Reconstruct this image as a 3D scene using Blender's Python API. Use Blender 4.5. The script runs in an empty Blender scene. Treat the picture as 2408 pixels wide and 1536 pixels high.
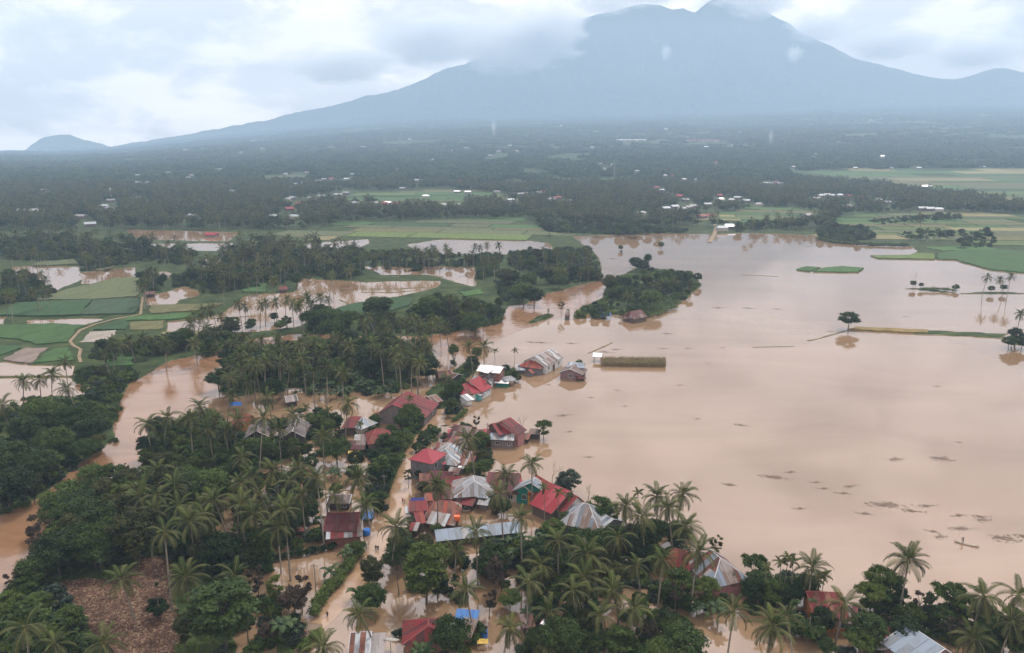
import bpy, bmesh, math, random
import numpy as np
from mathutils import Vector, Matrix, Euler

# ------------------------------------------------------------------ camera, sky, sun, exposure
S = bpy.context.scene
COL = S.collection
CAMH = 90.0
FPX = 1750.0                      # focal length in pixels of a 2408 x 1536 frame
PITCH = math.atan(428.0 / FPX)    # horizon sits on row 340
cam_d = bpy.data.cameras.new('camera')
cam_d.sensor_width = 36.0
cam_d.lens = 36.0 * FPX / 2408.0
cam_d.clip_start = 1.0
cam_d.clip_end = 60000.0
cam = bpy.data.objects.new('camera', cam_d)
COL.objects.link(cam)
cam.location = (0, 0, CAMH)
cam.rotation_euler = (math.pi / 2 - PITCH, 0, 0)
S.camera = cam

SUN_ELEV = math.radians(60)
SUN_AZ = math.radians(35)         # clockwise from +Y (ahead, a little to the right)
W = bpy.data.worlds.new('World')
S.world = W
W.use_nodes = True
wn, wl = W.node_tree.nodes, W.node_tree.links
wn.clear()
def N(nodes, t, **kw):
    n = nodes.new(t)
    for k, v in kw.items():
        if k.startswith('i_'):
            n.inputs[k[2:].replace('_', ' ')].default_value = v
        else:
            setattr(n, k, v)
    return n
sky = N(wn, 'ShaderNodeTexSky', sky_type='NISHITA', sun_disc=False)
sky.sun_elevation = SUN_ELEV
sky.sun_rotation = SUN_AZ
sky.air_density = 1.0
sky.dust_density = 2.0
tc = N(wn, 'ShaderNodeTexCoord')
sep = N(wn, 'ShaderNodeSeparateXYZ')
wl.new(tc.outputs['Generated'], sep.inputs[0])
def WM(op, a, b=None, clamp=False):
    n = wn.new('ShaderNodeMath'); n.operation = op; n.use_clamp = clamp
    for i, x in enumerate((a, b)):
        if x is None: continue
        if isinstance(x, (int, float)): n.inputs[i].default_value = x
        else: wl.new(x, n.inputs[i])
    return n.outputs[0]
zz = WM('ADD', WM('ABSOLUTE', sep.outputs[2]), 0.10)
comb = N(wn, 'ShaderNodeCombineXYZ')
wl.new(WM('DIVIDE', sep.outputs[0], zz), comb.inputs[0])
wl.new(WM('DIVIDE', sep.outputs[1], zz), comb.inputs[1])
comb.inputs[2].default_value = 3.7
n1 = N(wn, 'ShaderNodeTexNoise'); n1.inputs['Scale'].default_value = 0.62; n1.inputs['Detail'].default_value = 7; n1.inputs['Roughness'].default_value = 0.55; n1.inputs['Distortion'].default_value = 0.35
wl.new(comb.outputs[0], n1.inputs['Vector'])
# cumulus heaps, roughly the same size all round the horizon
mp = N(wn, 'ShaderNodeMapping'); mp.inputs['Scale'].default_value = (7.0, 7.0, 13.0); mp.inputs['Location'].default_value = (1.3, 0.4, 0.2)
wl.new(tc.outputs['Generated'], mp.inputs['Vector'])
n2 = N(wn, 'ShaderNodeTexNoise'); n2.inputs['Scale'].default_value = 1.0; n2.inputs['Detail'].default_value = 9; n2.inputs['Roughness'].default_value = 0.58; n2.inputs['Distortion'].default_value = 0.25
wl.new(mp.outputs[0], n2.inputs['Vector'])
r1 = N(wn, 'ShaderNodeValToRGB'); r1.color_ramp.elements[0].position = 0.34; r1.color_ramp.elements[1].position = 0.68
r1.color_ramp.elements[0].color = (8.1, 7.2, 6.8, 1); r1.color_ramp.elements[1].color = (9.8, 8.75, 8.2, 1)
wl.new(n1.outputs[0], r1.inputs[0])
r2 = N(wn, 'ShaderNodeValToRGB'); r2.color_ramp.interpolation = 'EASE'
r2.color_ramp.elements[0].position = 0.42; r2.color_ramp.elements[0].color = (0.72, 0.725, 0.77, 1)
r2.color_ramp.elements[1].position = 0.58; r2.color_ramp.elements[1].color = (1.17, 1.14, 1.15, 1)
wl.new(n2.outputs[0], r2.inputs[0])
mul = N(wn, 'ShaderNodeMix', data_type='RGBA', blend_type='MULTIPLY'); mul.inputs[0].default_value = 1.0
wl.new(r1.outputs[0], mul.inputs[6]); wl.new(r2.outputs[0], mul.inputs[7])
cov = N(wn, 'ShaderNodeMapRange'); cov.inputs[1].default_value = 0.30; cov.inputs[2].default_value = 0.46; cov.inputs[3].default_value = 0.86; cov.inputs[4].default_value = 0.985
wl.new(n1.outputs[0], cov.inputs[0])
mixs = N(wn, 'ShaderNodeMix', data_type='RGBA')
wl.new(cov.outputs[0], mixs.inputs[0]); wl.new(sky.outputs[0], mixs.inputs[6]); wl.new(mul.outputs[2], mixs.inputs[7])
bg = N(wn, 'ShaderNodeBackground'); bg.inputs['Strength'].default_value = 0.132
wo = N(wn, 'ShaderNodeOutputWorld')
wl.new(mixs.outputs[2], bg.inputs[0]); wl.new(bg.outputs[0], wo.inputs[0])

sun_d = bpy.data.lights.new('sun', 'SUN')
sun_d.energy = 2.4
sun_d.angle = math.radians(8)
sun_d.color = (1.0, 0.95, 0.88)
sun = bpy.data.objects.new('sun', sun_d)
COL.objects.link(sun)
sd = Vector((math.sin(SUN_AZ) * math.cos(SUN_ELEV), math.cos(SUN_AZ) * math.cos(SUN_ELEV), math.sin(SUN_ELEV)))
sun.rotation_euler = sd.to_track_quat('Z', 'Y').to_euler()
sun.location = (0, 0, 400)

S.view_settings.view_transform = 'Standard'
S.view_settings.look = 'None'
S.view_settings.exposure = 0.53
S.view_settings.gamma = 1.0
S.view_settings.use_curve_mapping = False
S.render.engine = 'CYCLES'
S.cycles.use_denoising = True
S.cycles.max_bounces = 6
S.cycles.diffuse_bounces = 2
S.cycles.glossy_bounces = 3
S.cycles.volume_bounces = 4
S.cycles.use_adaptive_sampling = True
S.cycles.adaptive_threshold = 0.015
S.cycles.sample_clamp_indirect = 6.0

# ------------------------------------------------------------------ helpers
RNG = random.Random(7)
CP, SP = math.cos(PITCH), math.sin(PITCH)
def G(u, v, z=0.0):
    """ground point (at height z) that stands under the photograph's point (u, v) of a 2408 x 1536 frame"""
    a, b = (u - 1204.0) / FPX, (768.0 - v) / FPX
    dx, dy, dz = a, CP + b * SP, -SP + b * CP
    t = (z - CAMH) / dz
    return Vector((dx * t, dy * t, z))
def proj(x, y, z):
    d = y * CP - (z - CAMH) * SP
    up = y * SP + (z - CAMH) * CP
    return 1204.0 + FPX * x / d, 768.0 - FPX * up / d

def tag(o, label=None, cat=None, group=None, kind=None):
    if label: o['label'] = label
    if cat: o['category'] = cat
    if group: o['group'] = group
    if kind: o['kind'] = kind
    return o
def link(o, parent=None):
    COL.objects.link(o)
    if parent is not None: o.parent = parent
    return o
def empty(name, loc=(0, 0, 0), rz=0.0, parent=None):
    o = bpy.data.objects.new(name, None)
    o.empty_display_size = 0.5
    o.location = loc; o.rotation_euler = (0, 0, rz)
    return link(o, parent)
def mobj(name, me, parent=None, loc=None, rot=None, scale=None):
    o = bpy.data.objects.new(name, me)
    if loc is not None: o.location = loc
    if rot is not None: o.rotation_euler = rot
    if scale is not None: o.scale = scale if hasattr(scale, '__len__') else (scale,) * 3
    return link(o, parent)
def mesh(name, verts, faces, mats, mi=None, smooth=False):
    me = bpy.data.meshes.new(name)
    me.from_pydata([tuple(map(float, v)) for v in verts], [], [list(map(int, f)) for f in faces])
    for m in (mats if isinstance(mats, (list, tuple)) else [mats]): me.materials.append(m)
    if mi is not None: me.polygons.foreach_set('material_index', np.asarray(mi, dtype=np.int32))
    if smooth: me.polygons.foreach_set('use_smooth', np.ones(len(me.polygons), dtype=bool))
    me.update()
    return me
def quads_mesh(name, V, mats, nper=4, mi=None):
    """V: (n, nper, 3) array -> one mesh of n separate faces"""
    n = len(V)
    me = bpy.data.meshes.new(name)
    me.vertices.add(n * nper); me.loops.add(n * nper); me.polygons.add(n)
    me.vertices.foreach_set('co', np.ascontiguousarray(V, dtype=np.float32).ravel())
    me.loops.foreach_set('vertex_index', np.arange(n * nper, dtype=np.int32))
    me.polygons.foreach_set('loop_start', np.arange(0, n * nper, nper, dtype=np.int32))
    for m in (mats if isinstance(mats, (list, tuple)) else [mats]): me.materials.append(m)
    if mi is not None: me.polygons.foreach_set('material_index', np.asarray(mi, dtype=np.int32))
    me.update(calc_edges=True)
    me.validate()
    return me
class MB:
    """collects boxes, tubes and faces for one mesh"""
    def __init__(s): s.v, s.f, s.m = [], [], []
    def add(s, vs, fs, m=0):
        o = len(s.v); s.v += [tuple(x) for x in vs]
        s.f += [tuple(i + o for i in f) for f in fs]; s.m += [m] * len(fs)
    def box(s, c, d, m=0, rz=0.0):
        x, y, z = d[0] / 2, d[1] / 2, d[2] / 2
        cr, sr = math.cos(rz), math.sin(rz)
        vs = []
        for dz in (-z, z):
            for a, b in ((-x, -y), (x, -y), (x, y), (-x, y)):
                vs.append((c[0] + a * cr - b * sr, c[1] + a * sr + b * cr, c[2] + dz))
        s.add(vs, [(3, 2, 1, 0), (4, 5, 6, 7), (0, 1, 5, 4), (1, 2, 6, 5), (2, 3, 7, 6), (3, 0, 4, 7)], m)
    def tube(s, pts, radii, n=6, m=0, cap=True):
        pts = [Vector(p) for p in pts]
        vs, fs = [], []
        prev = None
        for i, p in enumerate(pts):
            d = (pts[min(i + 1, len(pts) - 1)] - pts[max(i - 1, 0)]).normalized()
            ref = Vector((0, 0, 1)) if abs(d.z) < 0.9 else Vector((1, 0, 0))
            if prev is not None: ref = prev
            a = d.cross(ref)
            if a.length < 1e-4: a = d.cross(Vector((0.3, 1, 0.2)))
            a.normalize(); b = a.cross(d).normalized(); prev = b if prev is None else (b - d * b.dot(d)).normalized()
            for k in range(n):
                t = 2 * math.pi * k / n
                vs.append(p + (a * math.cos(t) + b * math.sin(t)) * radii[i])
        for i in range(len(pts) - 1):
            for k in range(n):
                fs.append((i * n + k, i * n + (k + 1) % n, (i + 1) * n + (k + 1) % n, (i + 1) * n + k))
        if cap:
            fs.append(tuple(range(n))[::-1]); fs.append(tuple(range((len(pts) - 1) * n, len(pts) * n)))
        s.add(vs, fs, m)
    def prism(s, poly, z0, z1, m=0):
        n = len(poly)
        vs = [(p[0], p[1], z0) for p in poly] + [(p[0], p[1], z1) for p in poly]
        fs = [tuple(range(n))[::-1], tuple(range(n, 2 * n))] + [(i, (i + 1) % n, n + (i + 1) % n, n + i) for i in range(n)]
        s.add(vs, fs, m)
    def mesh(s, name, mats, smooth=False): return mesh(name, s.v, s.f, mats, s.m, smooth)
    def obj(s, name, mats, parent=None, smooth=False, **kw): return mobj(name, s.mesh(name, mats, smooth), parent, **kw)
def copy_tree(o, parent=None):
    c = o.copy(); COL.objects.link(c); c.parent = parent
    for ch in o.children: copy_tree(ch, c)
    return c

def noise2(x, y, seed=0, octs=4, f0=1.0):
    """cheap value noise on arrays, about -1..1"""
    out = np.zeros_like(x, dtype=np.float64); amp, tot = 1.0, 0.0
    for o in range(octs):
        f = f0 * 2 ** o
        X, Y = x * f + 17.3 * o, y * f - 9.1 * o
        xi, yi = np.floor(X), np.floor(Y); fx, fy = X - xi, Y - yi
        fx = fx * fx * (3 - 2 * fx); fy = fy * fy * (3 - 2 * fy)
        def h(a, b):
            t = np.sin(a * 127.1 + b * 311.7 + seed * 74.7 + o * 13.37) * 43758.5453
            return t - np.floor(t)
        v = (h(xi, yi) * (1 - fx) + h(xi + 1, yi) * fx) * (1 - fy) + (h(xi, yi + 1) * (1 - fx) + h(xi + 1, yi + 1) * fx) * fy
        out += amp * (v * 2 - 1); tot += amp; amp *= 0.5
    return out / tot
def inpoly(px, py, poly):
    px, py = np.asarray(px, float), np.asarray(py, float)
    ins = np.zeros(px.shape, bool); n = len(poly)
    for i in range(n):
        x0, y0 = poly[i]; x1, y1 = poly[(i + 1) % n]
        if y0 == y1: continue
        c = ((y0 > py) != (y1 > py)) & (px < (x1 - x0) * (py - y0) / (y1 - y0) + x0)
        ins ^= c
    return ins
def sdist(px, py, poly):
    """signed distance to a polygon, positive inside"""
    d = np.full(px.shape, 1e9)
    n = len(poly)
    for i in range(n):
        x0, y0 = poly[i]; x1, y1 = poly[(i + 1) % n]
        ex, ey = x1 - x0, y1 - y0
        t = np.clip(((px - x0) * ex + (py - y0) * ey) / (ex * ex + ey * ey + 1e-9), 0, 1)
        d = np.minimum(d, (px - x0 - t * ex) ** 2 + (py - y0 - t * ey) ** 2)
    return np.where(inpoly(px, py, poly), 1, -1) * np.sqrt(d)
def gp(poly, z=0.0): return [tuple(G(u, v, z)[:2]) for u, v in poly]

# ------------------------------------------------------------------ materials
def newmat(name):
    m = bpy.data.materials.new(name); m.use_nodes = True
    m.node_tree.nodes.clear()
    return m, m.node_tree.nodes, m.node_tree.links
def ramp(nodes, stops):
    r = nodes.new('ShaderNodeValToRGB'); e = r.color_ramp.elements
    while len(e) < len(stops): e.new(0.5)
    for el, (p, c) in zip(e, stops):
        el.position = p; el.color = (c[0], c[1], c[2], 1)
    return r
def mat_leaf(name, dark, light, transl=0.18, rough=0.6, scale=0.5, spec=0.12, yellow=None):
    m, n, l = newmat(name)
    oi = n.new('ShaderNodeObjectInfo'); t = n.new('ShaderNodeTexCoord')
    nz = n.new('ShaderNodeTexNoise'); nz.inputs['Scale'].default_value = scale; nz.inputs['Detail'].default_value = 4
    l.new(t.outputs['Object'], nz.inputs['Vector'])
    ad = n.new('ShaderNodeMath'); ad.operation = 'MULTIPLY_ADD'; ad.inputs[1].default_value = 0.5; ad.inputs[2].default_value = -0.25
    l.new(oi.outputs['Random'], ad.inputs[0])
    a2 = n.new('ShaderNodeMath'); a2.operation = 'ADD'; l.new(nz.outputs[0], a2.inputs[0]); l.new(ad.outputs[0], a2.inputs[1])
    stops = [(0.25, dark), (0.75, light)]
    if yellow: stops.append((0.97, yellow))
    r = ramp(n, stops); l.new(a2.outputs[0], r.inputs[0])
    p = n.new('ShaderNodeBsdfPrincipled'); p.inputs['Roughness'].default_value = rough; p.inputs['Specular IOR Level'].default_value = spec
    l.new(r.outputs[0], p.inputs['Base Color'])
    tr = n.new('ShaderNodeBsdfTranslucent'); l.new(r.outputs[0], tr.inputs[0])
    mx = n.new('ShaderNodeMixShader'); mx.inputs[0].default_value = transl
    l.new(p.outputs[0], mx.inputs[1]); l.new(tr.outputs[0], mx.inputs[2])
    o = n.new('ShaderNodeOutputMaterial'); l.new(mx.outputs[0], o.inputs[0])
    return m
def mat_noise(name, stops, scale=1.0, detail=6, rough=0.85, bump=0.0, bscale=None, spec=0.25, coord='Object', rand=0.0, rough2=0.6, stretch=None, metal=0.0, bdist=0.05):
    m, n, l = newmat(name)
    t = n.new('ShaderNodeTexCoord'); src = t.outputs[coord]
    if stretch:
        mp = n.new('ShaderNodeMapping'); mp.inputs['Scale'].default_value = stretch; l.new(src, mp.inputs[0]); src = mp.outputs[0]
    nz = n.new('ShaderNodeTexNoise'); nz.inputs['Scale'].default_value = scale; nz.inputs['Detail'].default_value = detail; nz.inputs['Roughness'].default_value = rough2
    l.new(src, nz.inputs['Vector'])
    f = nz.outputs[0]
    if rand:
        oi = n.new('ShaderNodeObjectInfo')
        ad = n.new('ShaderNodeMath'); ad.operation = 'MULTIPLY_ADD'; ad.inputs[1].default_value = rand; ad.inputs[2].default_value = -rand / 2
        l.new(oi.outputs['Random'], ad.inputs[0])
        a2 = n.new('ShaderNodeMath'); a2.operation = 'ADD'; l.new(f, a2.inputs[0]); l.new(ad.outputs[0], a2.inputs[1]); f = a2.outputs[0]
    r = ramp(n, stops); l.new(f, r.inputs[0])
    p = n.new('ShaderNodeBsdfPrincipled'); p.inputs['Roughness'].default_value = rough; p.inputs['Specular IOR Level'].default_value = spec; p.inputs['Metallic'].default_value = metal
    l.new(r.outputs[0], p.inputs['Base Color'])
    if bump:
        nb = n.new('ShaderNodeTexNoise'); nb.inputs['Scale'].default_value = bscale or scale * 3; nb.inputs['Detail'].default_value = 5
        l.new(src, nb.inputs['Vector'])
        b = n.new('ShaderNodeBump'); b.inputs['Strength'].default_value = bump; b.inputs['Distance'].default_value = bdist
        l.new(nb.outputs[0], b.inputs['Height']); l.new(b.outputs[0], p.inputs['Normal'])
    o = n.new('ShaderNodeOutputMaterial'); l.new(p.outputs[0], o.inputs[0])
    return m
def mat_roof(name, base, stain, amount=0.5, rough=0.55, metal=0.0, rand=0.5, spec=0.2):
    """corrugated iron: ribs run up the slope (local y), stains and rust with a shape of their own"""
    m, n, l = newmat(name)
    t = n.new('ShaderNodeTexCoord'); oi = n.new('ShaderNodeObjectInfo')
    va = n.new('ShaderNodeVectorMath'); va.operation = 'MULTIPLY_ADD'
    cb = n.new('ShaderNodeCombineXYZ'); l.new(oi.outputs['Random'], cb.inputs[0]); l.new(oi.outputs['Random'], cb.inputs[1])
    l.new(cb.outputs[0], va.inputs[0]); va.inputs[1].default_value = (57, 91, 0); l.new(t.outputs['Object'], va.inputs[2])
    mp = n.new('ShaderNodeMapping'); mp.inputs['Scale'].default_value = (1.6, 0.55, 1); l.new(va.outputs[0], mp.inputs[0])
    nz = n.new('ShaderNodeTexNoise'); nz.inputs['Scale'].default_value = 0.9; nz.inputs['Detail'].default_value = 8; nz.inputs['Roughness'].default_value = 0.65
    l.new(mp.outputs[0], nz.inputs['Vector'])
    ad = n.new('ShaderNodeMath'); ad.operation = 'MULTIPLY_ADD'; ad.inputs[1].default_value = rand; ad.inputs[2].default_value = amount - 0.5 - rand / 2
    l.new(oi.outputs['Random'], ad.inputs[0])
    a2 = n.new('ShaderNodeMath'); a2.operation = 'ADD'; l.new(nz.outputs[0], a2.inputs[0]); l.new(ad.outputs[0], a2.inputs[1])
    r = ramp(n, [(0.30, base), (0.46, tuple(0.72 * b + 0.28 * s for b, s in zip(base, stain))), (0.66, stain)]); l.new(a2.outputs[0], r.inputs[0])
    p = n.new('ShaderNodeBsdfPrincipled'); p.inputs['Roughness'].default_value = rough; p.inputs['Metallic'].default_value = metal; p.inputs['Specular IOR Level'].default_value = spec
    l.new(r.outputs[0], p.inputs['Base Color'])
    wv = n.new('ShaderNodeTexWave'); wv.wave_type = 'BANDS'; wv.bands_direction = 'X'; wv.inputs['Scale'].default_value = 1.6
    l.new(t.outputs['Object'], wv.inputs['Vector'])
    b = n.new('ShaderNodeBump'); b.inputs['Strength'].default_value = 0.6; b.inputs['Distance'].default_value = 0.04
    l.new(wv.outputs[0], b.inputs['Height']); l.new(b.outputs[0], p.inputs['Normal'])
    o = n.new('ShaderNodeOutputMaterial'); l.new(p.outputs[0], o.inputs[0])
    return m
def mat_water(name, mud1, mud2, ior=1.55, rough=0.04, bump=0.03, bscale=0.5, bstretch=(1, 1, 1), big=0.01, chop=None):
    m, n, l = newmat(name)
    t = n.new('ShaderNodeTexCoord')
    nz = n.new('ShaderNodeTexNoise'); nz.inputs['Scale'].default_value = big; nz.inputs['Detail'].default_value = 7; nz.inputs['Distortion'].default_value = 1.5
    mz = n.new('ShaderNodeMapping'); mz.inputs['Scale'].default_value = (0.7, 1.8, 1); mz.inputs['Rotation'].default_value = (0, 0, 0.5); l.new(t.outputs['Object'], mz.inputs[0])
    l.new(mz.outputs[0], nz.inputs['Vector'])
    r = ramp(n, [(0.32, mud1), (0.68, mud2)]); l.new(nz.outputs[0], r.inputs[0])
    mp = n.new('ShaderNodeMapping'); mp.inputs['Scale'].default_value = bstretch; l.new(t.outputs['Object'], mp.inputs[0])
    nb = n.new('ShaderNodeTexNoise'); nb.inputs['Scale'].default_value = bscale; nb.inputs['Detail'].default_value = 5; nb.inputs['Roughness'].default_value = 0.55
    l.new(mp.outputs[0], nb.inputs['Vector'])
    h = nb.outputs[0]
    if chop:                      # wind patches: ripples only here and there
        n3 = n.new('ShaderNodeTexNoise'); n3.inputs['Scale'].default_value = chop; n3.inputs['Detail'].default_value = 3; l.new(t.outputs['Object'], n3.inputs['Vector'])
        r3 = ramp(n, [(0.45, (0.12,) * 3), (0.68, (1, 1, 1))]); l.new(n3.outputs[0], r3.inputs[0])
        mu = n.new('ShaderNodeMath'); mu.operation = 'MULTIPLY'; l.new(h, mu.inputs[0]); l.new(r3.outputs[0], mu.inputs[1]); h = mu.outputs[0]
    b = n.new('ShaderNodeBump'); b.inputs['Strength'].default_value = 1.0; b.inputs['Distance'].default_value = bump
    l.new(h, b.inputs['Height'])
    df = n.new('ShaderNodeBsdfDiffuse'); l.new(r.outputs[0], df.inputs[0])
    gl = n.new('ShaderNodeBsdfGlossy'); gl.inputs['Roughness'].default_value = rough; l.new(b.outputs[0], gl.inputs['Normal'])
    fr = n.new('ShaderNodeFresnel'); fr.inputs['IOR'].default_value = ior; l.new(b.outputs[0], fr.inputs['Normal'])
    mx = n.new('ShaderNodeMixShader'); l.new(fr.outputs[0], mx.inputs[0]); l.new(df.outputs[0], mx.inputs[1]); l.new(gl.outputs[0], mx.inputs[2])
    o = n.new('ShaderNodeOutputMaterial'); l.new(mx.outputs[0], o.inputs[0])
    return m
def mat_volume(name, color, density, aniso=0.0, noise=None):
    m, n, l = newmat(name)
    v = n.new('ShaderNodeVolumePrincipled'); v.inputs['Color'].default_value = (*color, 1); v.inputs['Density'].default_value = density; v.inputs['Anisotropy'].default_value = aniso
    if noise:                     # noise = (scale, lo, hi): soft edges towards the hull
        t = n.new('ShaderNodeTexCoord')
        nz = n.new('ShaderNodeTexNoise'); nz.inputs['Scale'].default_value = noise[0]; nz.inputs['Detail'].default_value = 6; nz.inputs['Roughness'].default_value = 0.6
        l.new(t.outputs['Object'], nz.inputs['Vector'])
        ln = n.new('ShaderNodeVectorMath'); ln.operation = 'LENGTH'; l.new(t.outputs['Object'], ln.inputs[0])
        s1 = n.new('ShaderNodeMath'); s1.operation = 'MULTIPLY_ADD'; s1.inputs[1].default_value = -0.55; s1.inputs[2].default_value = 0.50
        l.new(ln.outputs['Value'], s1.inputs[0])
        s2 = n.new('ShaderNodeMath'); s2.operation = 'ADD'; l.new(s1.outputs[0], s2.inputs[0]); l.new(nz.outputs[0], s2.inputs[1])
        mr = n.new('ShaderNodeMapRange'); mr.inputs[1].default_value = noise[1]; mr.inputs[2].default_value = noise[2]; mr.inputs[3].default_value = 0; mr.inputs[4].default_value = density
        l.new(s2.outputs[0], mr.inputs[0]); l.new(mr.outputs[0], v.inputs['Density'])
    o = n.new('ShaderNodeOutputMaterial'); l.new(v.outputs[0], o.inputs['Volume'])
    return m

M = {}
M['palm'] = mat_leaf('palm_leaf', (0.0150, 0.0230, 0.0065), (0.0780, 0.0860, 0.0260), 0.15, 0.6, 0.25, 0.14)
M['palm_young'] = mat_leaf('palm_leaf_young', (0.0240, 0.0460, 0.0090), (0.0800, 0.1020, 0.0230), 0.2, 0.6, 0.25, 0.14)
M['palm_dry'] = mat_leaf('palm_leaf_dry', (0.0840, 0.0595, 0.0280), (0.1540, 0.1120, 0.0560), 0.1, 0.7, 0.3)
M['rachis'] = mat_noise('palm_rachis', [(0.3, (0.09, 0.09, 0.03)), (0.7, (0.16, 0.145, 0.055))], 2)
M['trunk'] = mat_noise('palm_trunk', [(0.3, (0.10, 0.085, 0.065)), (0.7, (0.25, 0.22, 0.18))], 1.5, bump=0.5, rand=0.3, stretch=(1, 1, 4))
M['bark'] = mat_noise('tree_bark', [(0.3, (0.045, 0.035, 0.026)), (0.7, (0.13, 0.11, 0.085))], 2.0, bump=0.5, rand=0.3, stretch=(1, 1, .4))
M['leaf_dark'] = mat_leaf('leaf_dark_green', (0.0090, 0.0230, 0.0060), (0.0400, 0.0680, 0.0160), 0.12, 0.5, 0.45)
M['leaf_mid'] = mat_leaf('leaf_mid_green', (0.0170, 0.0380, 0.0070), (0.0680, 0.1040, 0.0210), 0.15, 0.55, 0.45)
M['leaf_light'] = mat_leaf('leaf_light_green', (0.0300, 0.0560, 0.0090), (0.0950, 0.1250, 0.0260), 0.18, 0.55, 0.5)
M['leaf_olive'] = mat_leaf('leaf_olive', (0.0190, 0.0260, 0.0080), (0.0680, 0.0720, 0.0220), 0.15, 0.6, 0.5)
M['leaf_brown'] = mat_leaf('leaf_reddish_brown', (0.0228, 0.0182, 0.0143), (0.0618, 0.0455, 0.0325), 0.12, 0.6, 0.6)
M['leaf_blue'] = mat_leaf('leaf_bluish_green', (0.0193, 0.0330, 0.0231), (0.0605, 0.0825, 0.0550), 0.15, 0.5, 0.5)
M['banana'] = mat_leaf('banana_leaf', (0.0190, 0.0430, 0.0150), (0.0600, 0.0960, 0.0320), 0.25, 0.5, 0.6, 0.2)
M['banana_stem'] = mat_noise('banana_stem', [(0.3, (0.10, 0.12, 0.05)), (0.7, (0.2, 0.2, 0.09))], 2)
M['coconut'] = mat_noise('coconut_husk', [(0.3, (0.10, 0.11, 0.03)), (0.7, (0.22, 0.16, 0.05))], 3)
M['corn'] = mat_leaf('dry_corn', (0.0910, 0.0735, 0.0350), (0.2310, 0.1890, 0.0980), 0.15, 0.7, 0.3)

# ------------------------------------------------------------------ the lie of the land
LAND_MAIN = [(-900, 352), (3300, 352), (3300, 760), (2700, 690), (2407, 645), (2331, 638), (2265, 619), (2246, 613), (2199, 612), (2062, 611), (2044, 602), (2141, 600),
    (2158, 591), (2139, 580), (2048, 578), (1966, 573), (1924, 565), (1911, 554), (1746, 549), (1679, 551), (1551, 550), (1437, 554), (1348, 556),
    (1370, 572), (1400, 592), (1416, 625), (1416, 658), (1335, 680), (1261, 697), (1240, 717), (1195, 720), (1176, 764), (1144, 769), (1040, 786),
    (1000, 792), (834, 790), (704, 786), (565, 802), (470, 836), (400, 850), (350, 880), (310, 900), (275, 945), (265, 980), (272, 1030), (235, 1062),
    (190, 1090), (140, 1130), (100, 1172), (0, 1215), (-300, 1330), (-1400, 1330)]
WATERS = [
    [(28, 628), (185, 627), (190, 660), (132, 683), (100, 665), (40, 650)],
    [(192, 642), (318, 629), (321, 654), (265, 657), (229, 667), (192, 667)],
    [(341, 698), (382, 690), (433, 675), (466, 685), (466, 697), (418, 706), (413, 719), (349, 719)],
    [(394, 757), (494, 747), (530, 736), (572, 700), (600, 694), (697, 688), (704, 656), (816, 662), (855, 664), (1036, 661), (1028, 676), (990, 686), (916, 700),
     (816, 718), (770, 730), (700, 768), (590, 782), (484, 778), (394, 779)],
    [(855, 628), (969, 627), (1117, 630), (1117, 675), (1076, 664), (1005, 646), (900, 646)],
    [(676, 588), (725, 573), (865, 563), (870, 572), (826, 590)],
    [(959, 575), (1040, 563), (1174, 560), (1290, 572), (1300, 590), (1150, 600), (1000, 602)],
    [(298, 541), (560, 547), (535, 568), (331, 564)],
    [(318, 574), (548, 573), (548, 589), (470, 590), (320, 582)],
    [(474, 611), (522, 608), (520, 622), (476, 627)],
    [(377, 639), (402, 642), (397, 654), (378, 653)],
    [(-60, 868), (12, 852), (80, 862), (120, 860), (176, 861), (170, 884), (100, 884), (-60, 886)],
    [(-60, 892), (100, 889), (165, 889), (175, 900), (215, 915), (200, 935), (130, 930), (60, 955), (40, 990), (-60, 985)],
    [(-60, 741), (8, 744), (8, 764), (-60, 766)],
    [(60, 754), (210, 750), (240, 752), (200, 764), (70, 763)],
]
LAND_NEAR = [
    [(-300, 1420), (0, 1395), (66, 1335), (80, 1290), (130, 1205), (200, 1165), (260, 1125), (340, 1108), (420, 1115), (500, 1105), (530, 1130), (515, 1200), (490, 1290),
     (500, 1320), (560, 1335), (560, 1400), (545, 1445), (560, 1520), (560, 1800), (-600, 1800)],
    [(350, 1005), (420, 985), (500, 960), (560, 1010), (700, 1035), (690, 1075), (600, 1110), (500, 1112), (380, 1108), (335, 1085), (343, 1040)],
    [(530, 818), (700, 806), (860, 806), (1010, 808), (1030, 850), (1010, 880), (900, 905), (780, 915), (660, 915), (560, 935), (515, 900), (525, 850)],
    [(1350, 738), (1415, 700), (1430, 660), (1500, 630), (1630, 640), (1650, 672), (1600, 715), (1540, 742), (1410, 741)],
    [(880, 1080), (910, 1040), (950, 1010), (985, 985), (1000, 1000), (975, 1030), (955, 1060), (935, 1110), (915, 1160), (890, 1165)],
    [(985, 777), (2015, 771), (2375, 785), (2350, 797), (2158, 787)][1:] + [(1990, 777)],
    [(2124, 680), (2163, 677), (2254, 689), (2213, 689), (2160, 682)],
    [(2254, 690), (2314, 686), (2440, 689), (2440, 693), (2254, 692)],
    [(2361, 803), (2386, 790), (2440, 788), (2440, 812), (2378, 812)],
    [(1867, 635), (1896, 627), (1932, 631), (1903, 641)],
    [(1936, 631), (1980, 627), (2034, 632), (2020, 643), (1908, 641)],
    [(1238, 760), (1262, 745), (1290, 737), (1305, 742), (1285, 752), (1250, 763)],
    [(1000, 925), (1080, 860), (1130, 850), (1120, 880), (1070, 905), (1060, 960), (1030, 965)],
    [(1130, 905), (1200, 865), (1235, 872), (1225, 885), (1160, 902)],
    [(735, 1470), (715, 1495), (690, 1545), (650, 1560), (640, 1490), (660, 1470)],
]
KX = 1750 * 1.0295
YF = 9400.0                       # far edge of the plain
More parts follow.
